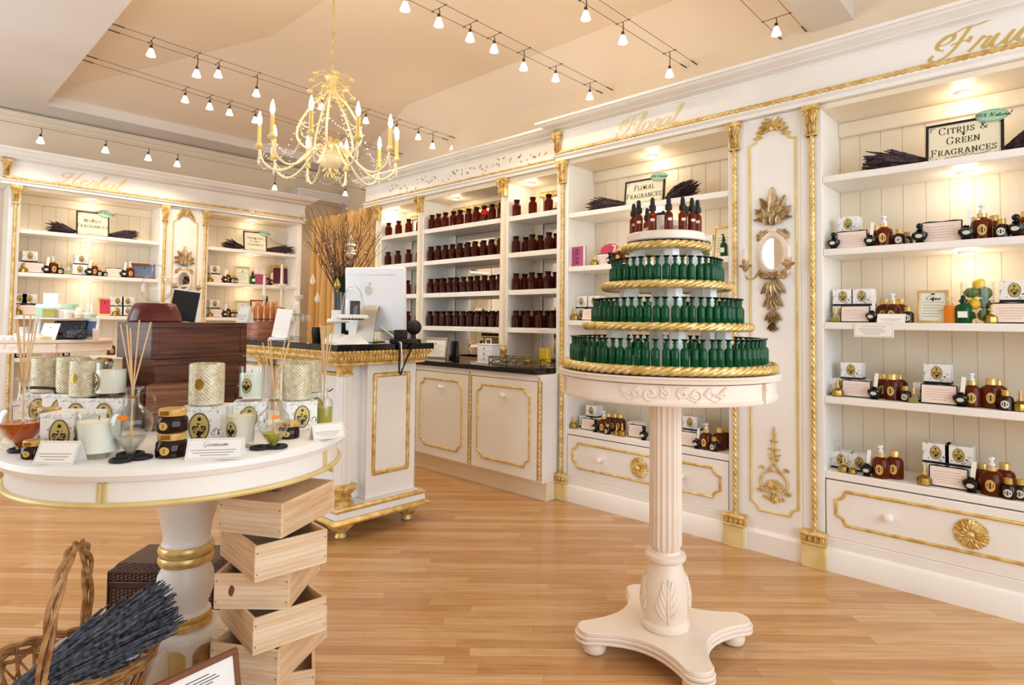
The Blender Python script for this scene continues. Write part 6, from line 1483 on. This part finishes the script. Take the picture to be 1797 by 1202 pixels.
b3 = ATD(178, 690, 2.56); wood_chest('pale wooden box left of the dark chests under the brass bird', (b3.x, b3.y, LT), -.7, .12, .09, .21, 'mahogany_light', False, 'wooden_box')
z3 = z2+.1505
q = ATD(272, 560, 2.60); t = thing('wooden_bowl', 'upturned reddish wooden bowl on the top dark chest', 'bowl', (q.x, q.y, z3)); b = MB(); b.lathe([(0, 0), (.100, 0), (.104, .006), (.099, .03), (.088, .062), (.08, .076), (.07, .081), (0, .082)], 48); b.build('turned_wood', 'red_mahogany', t)
def retort(label, loc, r, rz):
    t = thing('glass_retort', label, 'glassware', loc, rz)
    b = MB(); pr = [(0, 0)]+[(r*math.sin(a), r-r*math.cos(a)) for a in [PI*i/14 for i in range(1, 13)]]+[(r*.32, r*2.05), (r*.30, r*2.5), (r*.42, r*2.62), (r*.42, r*2.66), (r*.3, r*2.6)]; b.lathe(pr, 28); b.build('glass_globe', 'thin_glass', t)
    b = MB(); b.tube([tuple(x) for x in spline([(r*.7, 0, r*1.5), (r*1.6, 0, r*1.55), (r*2.3, 0, r*.9)], 6)], r*.2, 10); b.build('spout', 'thin_glass', t); return t
retort('round clear glass retort standing on the upturned wooden bowl', (q.x, q.y, z3+.0825), .062, -.6)
q = ATD(318, 566, 2.78); t = thing('tilted_picture', 'black backed tilted picture beside the wooden bowl on the dark chest', 'frame', (q.x-.0, q.y, z3), VIEW+.25); T0 = Matrix.Rotation(.12, 4, 'Y') @ Matrix.Rotation(-.15, 4, 'X')
b = MB(); b.T = T0; b.box(-.056, .056, -.004, .004, 0.005, .145); b.build('black_panel', 'black', t, .002)
b = MB(); b.T = T0; b.tube([(-.058, 0, .148), (.058, 0, .148)], .004, 6); b.build('white_edge', 'white', t); b = MB(); b.T = T0; b.tube([(.059, 0, .148), (.059, 0, .004)], .004, 6); b.build('white_side', 'white', t)
q = ATD(423, 566, 2.72); tent_card('small white tent sign at the right end of the top chest', (q.x, q.y, z3), VIEW, .05, .085)

big_box(128, 790, VIEW-.02, 'large toile gift box between amber diffuser and front label candle', sc=1.12)
big_box(148, 752, VIEW+.1, 'toile gift box behind the front label candle', sc=1.1); big_box(80, 742, VIEW+.2, 'toile gift box at the left back, behind the amber diffuser', sc=1.1)
big_box(196, 752, VIEW+.1, 'toile gift box behind the left amphora', sc=1.1)
q = on(148, 752); cut_candle(0, 0, VIEW-.2, 'cut glass candle with brass plaque on the left gift boxes', None, 1.08, True, (q[0], q[1], LT+BH*1.1+.0005))
q = on(80, 742); cut_candle(0, 0, VIEW, 'cut glass candle at the far left on a gift box', None, 1.08, False, (q[0], q[1], LT+BH*1.1+.0005))
q = ATD(128, 660, 2.40); o = big_box(200, 757, VIEW, 'toile gift box at the back edge of the table', sc=1.2); o.location = (q.x, q.y, LT); cut_candle(0, 0, 0, 'cut glass candle behind the brass bird', None, 1.08, False, (q.x, q.y, LT+BH*1.2+.0005))
t = label_candle(187, 800, VIEW-.6, 'white label candle standing on a gift box left of the amphora', r=.054, h=.135); q = on(192, 753); t.location = (q[0], q[1], LT+BH*1.1+.0005)
label_candle(172, 800, VIEW-.95, 'white label candle in the left foreground of the table', r=.062, h=.14)
t = thing('brass_bird', 'small brass bird perched on the pale wooden box', 'ornament', (b3.x-.01, b3.y-.02, LT+.2105), VIEW)
b = MB(); b.tube([tuple(x) for x in spline([(.055, 0, .022), (.03, 0, .028), (0, 0, .034), (-.025, 0, .042), (-.04, 0, .046)], 5)], [.003, .006, .012, .019, .025, .028, .028, .027, .025, .023, .022, .022, .021, .018, .013, .008, .003, .002, .002, .002, .002][:len(spline([(.055, 0, .022), (.03, 0, .028), (0, 0, .034), (-.025, 0, .042), (-.04, 0, .046)], 5))], 12); b.build('bird_body', 'brass', t)
b = MB(); b.tube([(-.04, 0, .046), (-.058, 0, .04)], [.006, .001], 8); b.build('beak', 'brass', t)
for s in (-1, 1): b = MB(); b.ball((.0, s*.016, .034), .024, 10, .5, 1, .25); b.build('wing', 'brass', t)
b = MB(); b.lathe([(.016, 0), (.012, .006), (.006, .012)], 10); b.build('foot', 'brass', t)
# amber oil diffuser at the left
t = thing('flask_diffuser', 'round glass reed diffuser half full of amber oil at far left', 'diffuser', on(38, 792), VIEW)
b = MB(); b.tube(ringpts(.032, .006, 28), .006, 8, True); b.build('ring_stand', 'black_rubber', t)
b = MB(); b.lathe([(0, .006), (.012, .008), (.045, .05), (.066, .085), (.069, .105), (.06, .135), (.035, .155), (.018, .165), (.014, .2), (.016, .222), (.03, .235), (.028, .236), (.013, .222), (.0115, .2), (.015, .166), (.033, .152), (.057, .133), (.066, .105), (.063, .086), (.042, .052), (.01, .011), (0, .01)], 36); g = b.build('glass_body', 'thin_glass', t)
b = MB(); b.lathe([(0, .0115), (.009, .0125), (.040, .053), (.060, .086), (.062, .095), (0, .0955)], 30); b.build('oil', 'amber_oil', g)
reeds(t, .02, .44, .05, 6, 4)
t = thing('black_cane', 'black hooked cane handle behind the amber diffuser', 'cane', on(95, 752)); b = MB(); b.tube([(0, 0, .0)]+[tuple(x) for x in spline([(0, 0, .09), (0, 0, .14), (-.008, .006, .155), (-.06, .06, .158), (-.09, .09, .155)], 6)], .006, 8); b.build('hook', 'black', t)
p = on(60, 803); gold_jar('dark gold-lidded jar alone in front of the amber diffuser', p, VIEW, .72)
p = on(85, 778); gold_jar('dark gold-lidded jar lower of two behind the amber diffuser', p, VIEW+.3, .8); gold_jar('dark gold-lidded jar upper of two behind the amber diffuser', (p[0], p[1], p[2]+.0765*.8), VIEW+.1, .8)
p = on(301, 800); gold_jar('dark gold-lidded jar lower of two beside the geranium card', p, VIEW+.05); gold_jar('dark gold-lidded jar upper of two beside the geranium card', (p[0], p[1], p[2]+.0765), VIEW-.1, .97)
p = on(507, 768); gold_jar('dark gold-lidded jar beside the right amphora', p, VIEW+.1, .8)
p = on(505, 740); o = put('amber', make_amber, p, VIEW, .9); tag(o, 'amber bottle behind the right gold-lidded jar on the white table', 'bottle')
amphora(229, 800, VIEW+.15, 'large clear amphora reed diffuser in the middle of the table', 1.0, 1)
amphora(479, 786, VIEW+.5, 'smaller amphora reed diffuser with pale oil at the right', .86, 2, 'green', .37)
big_box(361, 776, VIEW+.12, 'large toile gift box behind the geranium card', sc=1.15)
q = on(360, 775); cut_candle(0, 0, VIEW+.05, 'cut glass candle on the gift box behind the geranium card', None, 1.12, True, (q[0], q[1], LT+BH*1.15+.0005))
label_candle(421, 783, VIEW-.25, 'ivory label candle in glass right of the geranium gift box', 'wax_ivory', r=.046, h=.135)
p = ATD(450, 705, 2.42); big_box(0, 0, 0, 'x'); o = GB = bpy.data.objects[[k for k in bpy.data.objects.keys() if k.startswith('gift_box') and bpy.data.objects[k].get('label') == 'x'][0]]
o.location = (p.x-.03, p.y-.02, LT); o.rotation_euler = (0, 0, VIEW+.3); o['label'] = 'toile gift box under the pale green candle at the right back'
t = label_candle(452, 702, VIEW, 'tall pale green label candle behind the right amphora', 'sage_paper', r=.046, h=.135); t.location = (p.x-.03, p.y-.02, LT+BH+.0005)
big_box(523, 752, VIEW+.6, 'toile gift box with two faces showing at the right of the table', sc=1.0)
q = on(520, 751); cut_candle(0, 0, VIEW+.4, 'cut glass candle on the right hand gift box', None, 1.1, False, (q[0], q[1], LT+BH+.0005))
q = ATD(541, 700, 2.58); o = big_box(526, 752, VIEW+.9, 'toile gift box at the right back edge of the table', sc=1.1); o.location = (q.x, q.y, LT); cut_candle(0, 0, VIEW+.9, 'cut glass candle on the gift box at right back edge', None, 1.05, False, (q.x, q.y, LT+BH*1.1+.0005))
t = thing('bottle_diffuser', 'small square shouldered diffuser with yellow green oil at right', 'diffuser', on(568, 745), VIEW, None, 1.15)
b = MB(); b.lathe([(0, .0), (.026, 0), (.03, .004), (.031, .075), (.028, .09), (.014, .1), (.012, .125), (.017, .13), (.015, .13), (.0105, .125), (.012, .1), (.025, .088), (.0285, .075), (.028, .006), (0, .006)], 28); g = b.build('glass_body', 'thin_glass', t)
b = MB(); b.lathe([(0, .0065), (.0275, .0065), (.028, .062), (0, .063)], 24); b.build('oil', 'green_oil', g); reeds(t, .02, .36, .03, 6, 6)
t = thing('black_loop', 'short black cord loop around the right diffuser', 'cord', on(560, 738)); b = MB(); b.tube([tuple(x) for x in spline([(-.07, .05, .125), (-.03, .02, .12), (.02, -.02, .122), (.045, -.03, .135)], 6)], .003, 6); b.tube([(-.07, .05, 0), (-.07, .05, .125)], .003, 6); b.build('cord', 'black', t)
tent_card('blank white tent card at the left front of the table', on(92, 815), VIEW, .12, .07)
tent_card('white tent card headed Geranium at the front of the table', on(375, 806), VIEW+.22, .165, .066, 'white', 'Geranium')
tent_card('cream tent card under the right diffuser at the table edge', on(578, 770), VIEW+.62, .115, .06, 'paper', None)
tent_card('pale green tent card at the far left of the table', on(12, 790), VIEW-.3, .1, .04, 'vellum')
for i, (u, v, wh) in enumerate(((213, 810, 'left of the gold-lidded jars'), (247, 805, 'touching the gold-lidded jars'), (456, 788, 'under the right amphora'), (487, 786, 'between right amphora and dark jar'))):
    b = MB(); b.tube(ringpts(.028, .0, 28), .0055, 8, True); o = b.build('rubber_ring', 'black_rubber'); o.location = Vector(on(u, v))+Vector((0, 0, .0055)); tag(o, 'flat black rubber ring ' + wh, 'ring', 'black rubber rings')

# ------------------------------------------------------------------ things on the gilded counter
WZ = WT+.0005
def wt(u, depth):
    k = (u-898.5)/F*depth; p = Vector((0, 0, 0)); v = 560
    for _ in range(5): p = ATD(u, v, depth); v = proj(p.x, p.y, WZ)[1]
    return (p.x, p.y, WZ)
def hexcone(b, z0, z1, r0, r1, n=6): b.lathe([(0, z0), (r0, z0), (r1, z1), (0, z1)], n)
def cake_stand(label, loc, rod, rim, black):
    t = thing('cake_stand', label, 'stand', loc)
    b = MB(); b.at(rz=.3); hexcone(b, .0, .055, .105, .042); b.build('faceted_base', 'white', t)
    b = MB(); b.at(rz=.3); b.lathe([(0, .055), (.030, .055), (.030, .125), (0, .125)], 4); b.build('square_stem', 'white', t)
    b = MB(); b.lathe([(.007, .125), (.006, rod)], 12); b.build('glass_rod', 'thin_glass', t)
    b = MB(); b.lathe([(0, rod), (rim, rod), (rim, rod+.006), (0, rod+.006)], 40); b.build('plate', 'white', t)
    b = MB(); n = 28
    for i in range(n):
        a = 2*PI*i/n; b.ball((rim*math.cos(a), rim*math.sin(a), rod-.004), .0105, 8)
    b.lathe([(rim-.004, rod-.006), (rim+.004, rod-.006), (rim+.004, rod+.012), (rim-.004, rod+.012)], 40); b.build('scalloped_rim', 'white', t)
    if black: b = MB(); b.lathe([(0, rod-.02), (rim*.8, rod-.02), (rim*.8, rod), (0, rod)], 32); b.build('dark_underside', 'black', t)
    return t
s1 = wt(618, 3.66); cake_stand('white faceted cake stand under the glass cloche', s1, .165, .085, True)
t = thing('glass_cloche', 'clear bell shaped glass cloche on the scalloped cake stand', 'cloche', (s1[0], s1[1], WZ+.1715)); t.scale = (1, 1, 1.18)
b = MB(); b.lathe([(.072, 0), (.073, .004), (.066, .05), (.058, .1), (.045, .13), (.02, .15), (.006, .155), (.006, .16), (.012, .168), (.010, .18), (0, .183), (0, .150), (.018, .147), (.042, .127), (.055, .099), (.063, .05), (.07, .004)], 36); b.build('glass_bell', 'thin_glass', t)
o = thing('dark_sachet', 'dark folded sachet under the glass cloche', 'sachet', (s1[0]+.015, s1[1], WZ+.1715), -.4); b = MB(); b.box(-.03, .03, -.006, .006, 0, .09); b.build('pouch', 'dried_stems', o, .003)
s2 = wt(592, 3.86); cake_stand('white faceted cake stand left of the glass cloche', s2, .14, .06, False)
t = thing('crystal_holder', 'tall clear crystal block holder on the left cake stand', 'holder', (s2[0]-.01, s2[1], WZ+.1465), VIEW); b = MB(); b.box(-.026, .026, -.026, .026, 0, .06); b.build('lower_block', 'white', t, .003); b = MB(); b.box(-.026, .026, -.026, .026, .06, .175); b.build('crystal_block', 'thin_glass', t, .003); b = MB(); b.lathe([(0, .1752), (.01, .1752), (.006, .19), (.018, .205), (.022, .225), (.012, .245), (.004, .26), (0, .27)], 16); b.build('finial', 'brass', t)
# computer
p = wt(652, 4.0); t = thing('desktop_computer', 'white all-in-one computer seen from behind on the gilded counter', 'computer', p, -1.02)
T0 = Matrix.Translation((.02, .0, .07)) @ Matrix.Rotation(.06, 4, 'X')
b = MB(); b.T = T0; b.box(-.212, .212, -.0, .042, 0, .425); b.build('case', 'white_plastic', t, .012, seg=3)
b = MB(); b.T = T0; b.box(-.18, .15, -.0015, .0, .372, .376); b.build('vent_slot', 'grey_metal', t)
b = MB(); b.T = T0; b.box(-.2, .2, .042, .044, .07, .41); b.build('screen', 'black_glass', t)
b = MB(); b.T = T0; b.prism([(x-.04, z+.27) for x, z in oval(.026, .032, 20)], -.0012, 0); b.prism([(x-.03, z+.315) for x, z in oval(.009, .012, 10)], -.0012, 0); b.build('printed_emblem', 'grey_metal', t)
b = MB(); b.tube([(0, -.02, .22), (0, -.075, .19), (0, -.085, .1), (0, -.08, .0)], .002, 4); b.v = []; b.f = []; b.m = []
prof = [(.0, .24), (-.03, .235), (-.07, .18), (-.095, .08), (-.11, .008), (-.11, 0), (.09, 0), (.09, .006), (-.09, .01), (-.08, .08), (-.055, .17), (-.025, .215), (.0, .215)]
b.T = Matrix.Rotation(PI/2, 4, 'Z') @ Matrix.Scale(1, 4); b.prism(prof, -.06, .06); b.build('aluminium_stand', 'grey_metal', t, .003)
b = MB(); b.at(0, -.072, .135, 0, PI/2); b.lathe([(0, 0), (.02, 0), (.02, .002), (0, .002)], 20); b.build('cable_hole', 'white', t)
pc = Vector(p)
t = thing('power_cable', 'white and black cables hanging over the end of the gilded counter', 'cable')
e = Vector((2.29, IY0-.035, WT)); b = MB(); pts = spline([tuple(pc+Vector((.03, -.05, .10))), tuple(pc+Vector((.07, -.16, .03))), tuple(e+Vector((.0, .12, .008))), tuple(e+Vector((0, .0, .006))), tuple(e+Vector((.0, -.012, -.03))), tuple(e+Vector((.012, -.012, -.17)))], 6); b.tube([tuple(x) for x in pts], .0055, 8); b.build('white_cable', 'white', t)
b = MB(); pts = spline([tuple(e+Vector((.18, .2, .006))), tuple(e+Vector((.04, .1, .012))), tuple(e+Vector((-.012, .0, .007))), tuple(e+Vector((-.012, -.014, -.04))), tuple(e+Vector((-.014, -.014, -.16))), tuple(e+Vector((.0, -.014, -.19))), tuple(e+Vector((.02, -.014, -.14))), tuple(e+Vector((.1, -.012, .0))), tuple(e+Vector((.16, .05, .02)))], 6); b.tube([tuple(x) for x in pts], .006, 8); b.build('black_cable', 'black', t)
p = wt(707, 3.86); t = thing('card_terminal', 'black card terminal beside the computer on the gilded counter', 'terminal', p, -.9); b = MB(); b.box(-.075, .075, -.05, .05, 0, .028); b.build('base', 'black', t, .004); b = MB(); b.box(-.05, .02, -.04, .04, .0285, .085); b.build('body', 'black', t, .006)
p = wt(726, 4.02); t = thing('scanner', 'round black scanner head on a stand beside the computer', 'scanner', p); b = MB(); b.lathe([(0, 0), (.05, 0), (.05, .02), (.015, .025), (.013, .06), (0, .06)], 24); b.build('foot', 'black', t); b = MB(); b.ball((0, 0, .1), .05, 20, 1); b.build('head', 'black_rubber', t)
# vase of twigs
vp = wt(600, 4.25); t = thing('twig_vase', 'dark green glass vase on the gilded counter holding tall twigs', 'vase', vp); b = MB(); b.lathe([(0, 0), (.045, 0), (.05, .004), (.052, .02), (.058, .3), (.072, .43), (.076, .44), (.072, .44), (.055, .3), (.048, .02), (0, .015)], 32); b.build('glass_wall', 'vase_glass', t)
t = thing('twig_bouquet', 'tall spray of bare brown twigs in the green vase', 'twigs', (vp[0], vp[1], WZ+.02)); rr = random.Random(21); b = MB(); bl = MB()
for i in range(72):
    a = rr.uniform(0, 2*PI); q = math.sqrt(rr.random()); top = (.05+.26*q); h = rr.uniform(.75, 1.02)-.12*q; pts = []
    c0 = rr.uniform(0, .035)
    for j in range(9):
        s = j/8; rad_ = c0*min(1, s*3)+(top-c0)*max(0, s-.38)**1.25*1.75; zz = s*h; wob = .012*math.sin(j*1.7+i)
        pts.append((rad_*math.cos(a)+wob*s, rad_*math.sin(a)-wob*s, zz))
    b.tube(pts, [.0042*(1-.7*j/8) for j in range(9)], 5)
    for k in range(3):
        j = rr.randint(4, 7); p0 = Vector(pts[j]); d = Vector((rr.uniform(-1, 1), rr.uniform(-1, 1), rr.uniform(.6, 1.5))).normalized()*rr.uniform(.05, .12); b.tube([tuple(p0), tuple(p0+d*.6), tuple(p0+d)], [.002, .0015, .001], 4)
        if rr.random() < .4: bl.ball(tuple(p0+d), rr.uniform(.003, .006), 5)
b.build('twigs', 'twig', t); bl.build('buds', 'pink_paper', t)
t = thing('hanging_lantern', 'small silvery crystal lantern hanging among the twigs', 'ornament', (vp[0]-.01, vp[1]-.11, WZ+.62)); b = MB(); b.lathe([(0, .12), (.004, .1), (.012, .09), (.016, .06), (.03, .05), (.034, .035), (.022, .03), (.028, -.01), (.036, -.02), (.02, -.05), (.006, -.06), (0, -.07)], 12, lambda a, z: 1+.12*math.cos(6*a)); b.build('body', 'silver', t); b = MB(); b.tube([(0, 0, .12), (.02, .05, .2)], .0012, 4); b.build('thread', 'steel', t)
# tester rack, easel card, candelabrum, dish
p = wt(466, 4.55); t = thing('tester_rack', 'round wooden rack of copper capped vials on the gilded counter', 'rack', p); b = MB(); b.lathe([(0, 0), (.15, 0), (.15, .06), (.146, .065), (0, .065)], 40); b.build('wooden_base', 'copper_wood', t)
b = MB(); b.lathe([(0, .065), (.135, .065), (.135, .13), (0, .13)], 40); b.build('wooden_drum', 'copper_wood', t)
for z in (.145, ): b = MB(); b.tube(ringpts(.14, z, 40), .004, 6, True); b.build('rail', 'dark_wire', t)
for i in range(18):
    a = 2*PI*i/18; b = MB(); b.at(.122*math.cos(a), .122*math.sin(a), 0); b.lathe([(0, .1305), (.0115, .1305), (.0115, .205), (.009, .21), (.009, .235), (0, .24)], 12); b.build('vial', 'copper', t)
for i in range(8):
    a = 2*PI*i/8+.2; b = MB(); b.at(.07*math.cos(a), .07*math.sin(a), 0); b.lathe([(0, .1305), (.0125, .1305), (.0125, .245), (.009, .25), (.009, .275), (0, .28)], 12); b.build('tall_vial', 'copper', t)
oil_bottle('small teal dropper bottle standing behind the vial rack', wt(467, 4.8), 0, .33, .024, 'teal_glass', 'black_rubber')
p = wt(489, 4.12); t = thing('easel_card', 'large white leaning card on the gilded counter before the candelabrum', 'sign', p, VIEW); T0 = Matrix.Rotation(-.22, 4, 'X') @ Matrix.Rotation(.1, 4, 'Y'); b = MB(); b.T = T0; b.box(-.055, .055, -.002, .002, .022, .22); b.build('card', 'white', t, .002); b = MB(); b.box(-.06, .06, -.025, .045, 0, .022); b.build('foot', 'white', t, .004)
p = wt(492, 4.9); t = thing('candelabrum', 'pale beaded three candle candelabrum at the end of the gilded counter', 'candelabrum', p, -.8)
b = MB(); b.lathe([(0, 0), (.065, 0), (.06, .01), (.025, .03), (.012, .06), (.016, .12), (.009, .2), (.007, .40), (0, .40)], 20); b.build('stem', 'chand_cream', t)
for s, z, l in ((-1, .33, .14), (0, .42, 0), (1, .33, .14)):
    b = MB()
    if l:
        b.tube([tuple(x) for x in spline([(0, 0, .22), (s*l*.5, 0, .2), (s*l*.95, 0, .24), (s*l, 0, .31)], 6)], .005, 7); scroll(b, s*l*.45, .245, .03, 0, .003, PI, 1.2, s, 18)
    else: b.tube([(0, 0, .38), (0, 0, .41)], .006, 8)
    a = b.build('arm', 'chand_cream', t)
    b = MB(); b.at(s*l, 0, z); b.lathe([(.006, -.03), (.03, -.012), (.036, .008), (.022, .012), (.014, .0)], 16, lambda an, zz: 1+.12*math.cos(8*an)); b.build('crystal_cup', 'crystal', a)
    b = MB(); b.at(s*l, 0, z); b.lathe([(.0, .001), (.012, .001), (.010, .17), (0, .172)], 14); b.build('candle', 'wax_ivory', a)
    b = MB()
    for j in range(7): b.ball((s*l*.6 if l else 0, .012 if not l else 0, .29-.018*j), .006, 5)
    b.build('bead_strand', 'crystal', a)
p = wt(520, 4.65); t = thing('glass_dish', 'clear footed glass dish hung with crystals right of the candelabrum', 'dish', p); b = MB(); b.lathe([(0, 0), (.05, 0), (.045, .008), (.01, .015), (.008, .15), (.03, .165), (.09, .175), (.1, .19), (.097, .19), (.03, .175), (0, .17)], 32); b.build('glass_bowl', 'thin_glass', t)
for i in range(16): a = 2*PI*i/16; b = MB(); b.at(.098*math.cos(a), .098*math.sin(a), 0); b.lathe([(0, .182), (.005, .17), (.009, .14), (0, .125)], 6); b.build('crystal_drop', 'crystal', t)
b = MB(); b.lathe([(0, .176), (.022, .176), (.024, .22), (.016, .27), (0, .28)], 14); b.build('candle_stub', 'wax', t)
p = wt(556, 4.3); t = thing('black_pot', 'small black pot beside the twig vase', 'pot', p); b = MB(); b.lathe([(0, 0), (.03, 0), (.038, .05), (.034, .09), (.03, .09), (.03, .06), (0, .06)], 20); b.build('pot', 'black', t)
p = wt(573, 4.15); t = thing('gold_carton', 'small gold and pink carton behind the left cake stand', 'box', p, -.5); b = MB(); b.box(-.035, .035, -.03, .03, 0, .1); b.build('carton', 'gold_paint', t, .002)
for i, (u, v, dp, wh) in enumerate(((549, 490, 4.9, 'before the left curtain, higher one'), (557, 522, 4.75, 'before the left curtain, lower one'))):
    q = ATD(u, v, dp); t = thing('hanging_prism', 'teardrop glass prism hanging ' + wh, 'ornament', (q.x, q.y, q.z), 0, 'hanging prisms'); b = MB(); b.lathe([(0, .05), (.008, .03), (.022, -.01), (.018, -.035), (0, -.05)], 8); b.build('prism', 'crystal', t); b = MB(); b.tube([(0, 0, .05), (0, 0, ceil_z(q.x, q.y)-q.z)], .0006, 4); b.build('thread', 'clear_glass', t)

# ------------------------------------------------------------------ far table by the left wall: glass stand and toiletries
FX, FY, FZ = 1.04, 6.25, 1.1175
def far(u, depth, z=FZ):
    v = 560
    for _ in range(5): p = ATD(u, v, depth); v = proj(p.x, p.y, z)[1]
    return (p.x, p.y, z)
t = thing('glass_shelf_stand', 'two level glass stand of toiletries on the far table', 'stand', (FX+.05, FY, FZ)); b = MB(); b.lathe([(0, .165), (.30, .165), (.30, .175), (0, .175)], 48); b.build('glass_shelf', 'white', t)
for a in (.5, 2.2, 3.9, 5.5): b = MB(); b.at(.22*math.cos(a), .22*math.sin(a), 0); b.lathe([(0, 0), (.02, 0), (.02, .165), (0, .165)], 16); b.build('leg', 'white', t)
UZ = FZ+.1755
def small_box(label, loc, rz, w, d, h, mt, mt2=None, name='soap_box'):
    t = thing(name, label, 'box', loc, rz); b = MB(); b.box(-w/2, w/2, -d/2, d/2, 0, h*.75); b.build('carton', mt, t, .002); b = MB(); b.box(-w/2-.001, w/2+.001, -d/2-.001, d/2+.001, h*.751, h); b.build('lid', mt2 or mt, t, .002)
def pot(label, loc, r, h, mt, lid='white', name='cream_jar'):
    t = thing(name, label, 'jar', loc); b = MB(); b.lathe([(0, 0), (r, 0), (r, h*.66), (0, h*.66)], 20); b.build('jar_body', mt, t); b = MB(); b.lathe([(0, h*.665), (r*1.03, h*.665), (r*1.03, h*.97), (r*.9, h), (0, h)], 20); b.build('lid', lid, t)
small_box('mint gift carton on the glass stand of the far table', far(88, 5.0, UZ), -.5, .17, .1, .11, 'mint_box', 'white')
small_box('tall white carton behind the mint carton on the far table', far(91, 5.22, UZ), -.6, .11, .07, .21, 'white')
small_box('small olive box on the glass stand of the far table', far(86, 4.86, UZ), -.3, .08, .06, .07, 'olive_box')
small_box('pale mint box at the back of the far glass stand', far(116, 5.25, UZ), -.7, .14, .1, .12, 'mint_box')
for u, dp, r, h, m_, wh in ((107, 4.93, .03, .07, 'white', 'left of the tins'), (120, 4.9, .034, .065, 'table_cream', 'second in the row'), (139, 4.92, .036, .045, 'gold_paint', 'low gold one'), (139, 5.1, .026, .09, 'white', 'taller one behind'), (132, 5.05, .03, .06, 'gold_paint', 'gold one behind'), (157, 4.95, .045, .045, 'mint_box', 'mint one at the right')): pot('small lidded cosmetic jar on the far glass stand, ' + wh, far(u, dp, UZ), r, h, m_, 'white')
for u, dp, h, wh in ((154, 5.2, .17, 'left'), (160, 5.2, .15, 'right')):
    t = thing('slim_tube', f'slim white tube standing behind the cosmetic jars, {wh} one', 'tube', far(u, dp, UZ), 0, 'slim tubes'); b = MB(); b.lathe([(0, 0), (.012, 0), (.012, h*.7), (.004, h*.75), (.004, h), (0, h)], 12); b.build('tube', 'white', t)
bunch('lavender_sachet', 'black and lavender sachet bundle on the far table top', Vector(far(104, 4.85, FZ+.05)), Vector(far(152, 4.85, FZ+.05)), .045, 70, 'lavender', 1.1, 31, .6, .2, .006)
t = thing('black_bag', 'black patterned bag standing behind the lavender sachet', 'bag', far(121, 5.0), -.7); b = MB(); b.add([(-.13, -.04, 0), (.13, -.04, 0), (.13, .04, 0), (-.13, .04, 0), (-.11, -.02, .15), (.14, -.02, .155), (.14, .02, .155), (-.11, .02, .15)], [(0, 3, 2, 1), (4, 5, 6, 7), (0, 1, 5, 4), (1, 2, 6, 5), (2, 3, 7, 6), (3, 0, 4, 7)]); b.build('bag_body', 'dark_print', t, .01)
t = thing('easel_sign', 'pale blue backed easel sign on the far table', 'sign', far(82, 4.75), -.9); b = MB(); T0 = Matrix.Rotation(-.35, 4, 'X'); b.T = T0; b.box(-.07, .07, -.002, .002, 0, .14); b.build('card', 'paper', t, .001); b = MB(); b.T = T0; b.box(-.07, .07, .0022, .006, 0, .14); b.build('backing', 'blue_print', t); b = MB(); b.tube([(0, .03, .1), (0, .1, 0)], .004, 6); b.build('easel_leg', 'blue_print', t)
pot('round white jar with pink lid at the left of the far table', far(44, 4.95), .05, .10, 'white', 'pink_paper'); pot('round pearly jar beside the pink lidded jar on the far table', far(78, 5.02), .045, .11, 'white', 'white')
for u, m_, wh in ((2, 'white', 'first'), (18, 'table_cream', 'second'), (34, 'table_cream', 'third'), (72, 'gold_paint', 'fourth')): pot(f'low round tin along the front edge of far table, {wh} from left', far(u, 4.70), .036, .035, m_, 'white', 'round_tin')
small_box('white open carton lying at the left of the far table', far(50, 4.75), -.5, .16, .1, .05, 'white')
t = thing('picture_frame', 'white framed print standing at the right of the far table', 'picture', far(158, 5.0), -1.0); b = MB(); T0 = Matrix.Rotation(-.15, 4, 'X'); b.T = T0; b.box(-.06, .06, -.006, .006, 0, .17); b.build('frame', 'white', t, .002); b = MB(); b.T = T0; b.box(-.042, .042, -.0075, -.0062, .02, .15); b.build('picture', 'blue_print', t); b = MB(); b.tube([(0, .02, .12), (0, .08, 0)], .004, 6); b.build('easel_leg', 'white', t)
small_box('little pink carton at the right edge of the far table', far(168, 4.98), -.4, .04, .04, .09, 'pink_paper')
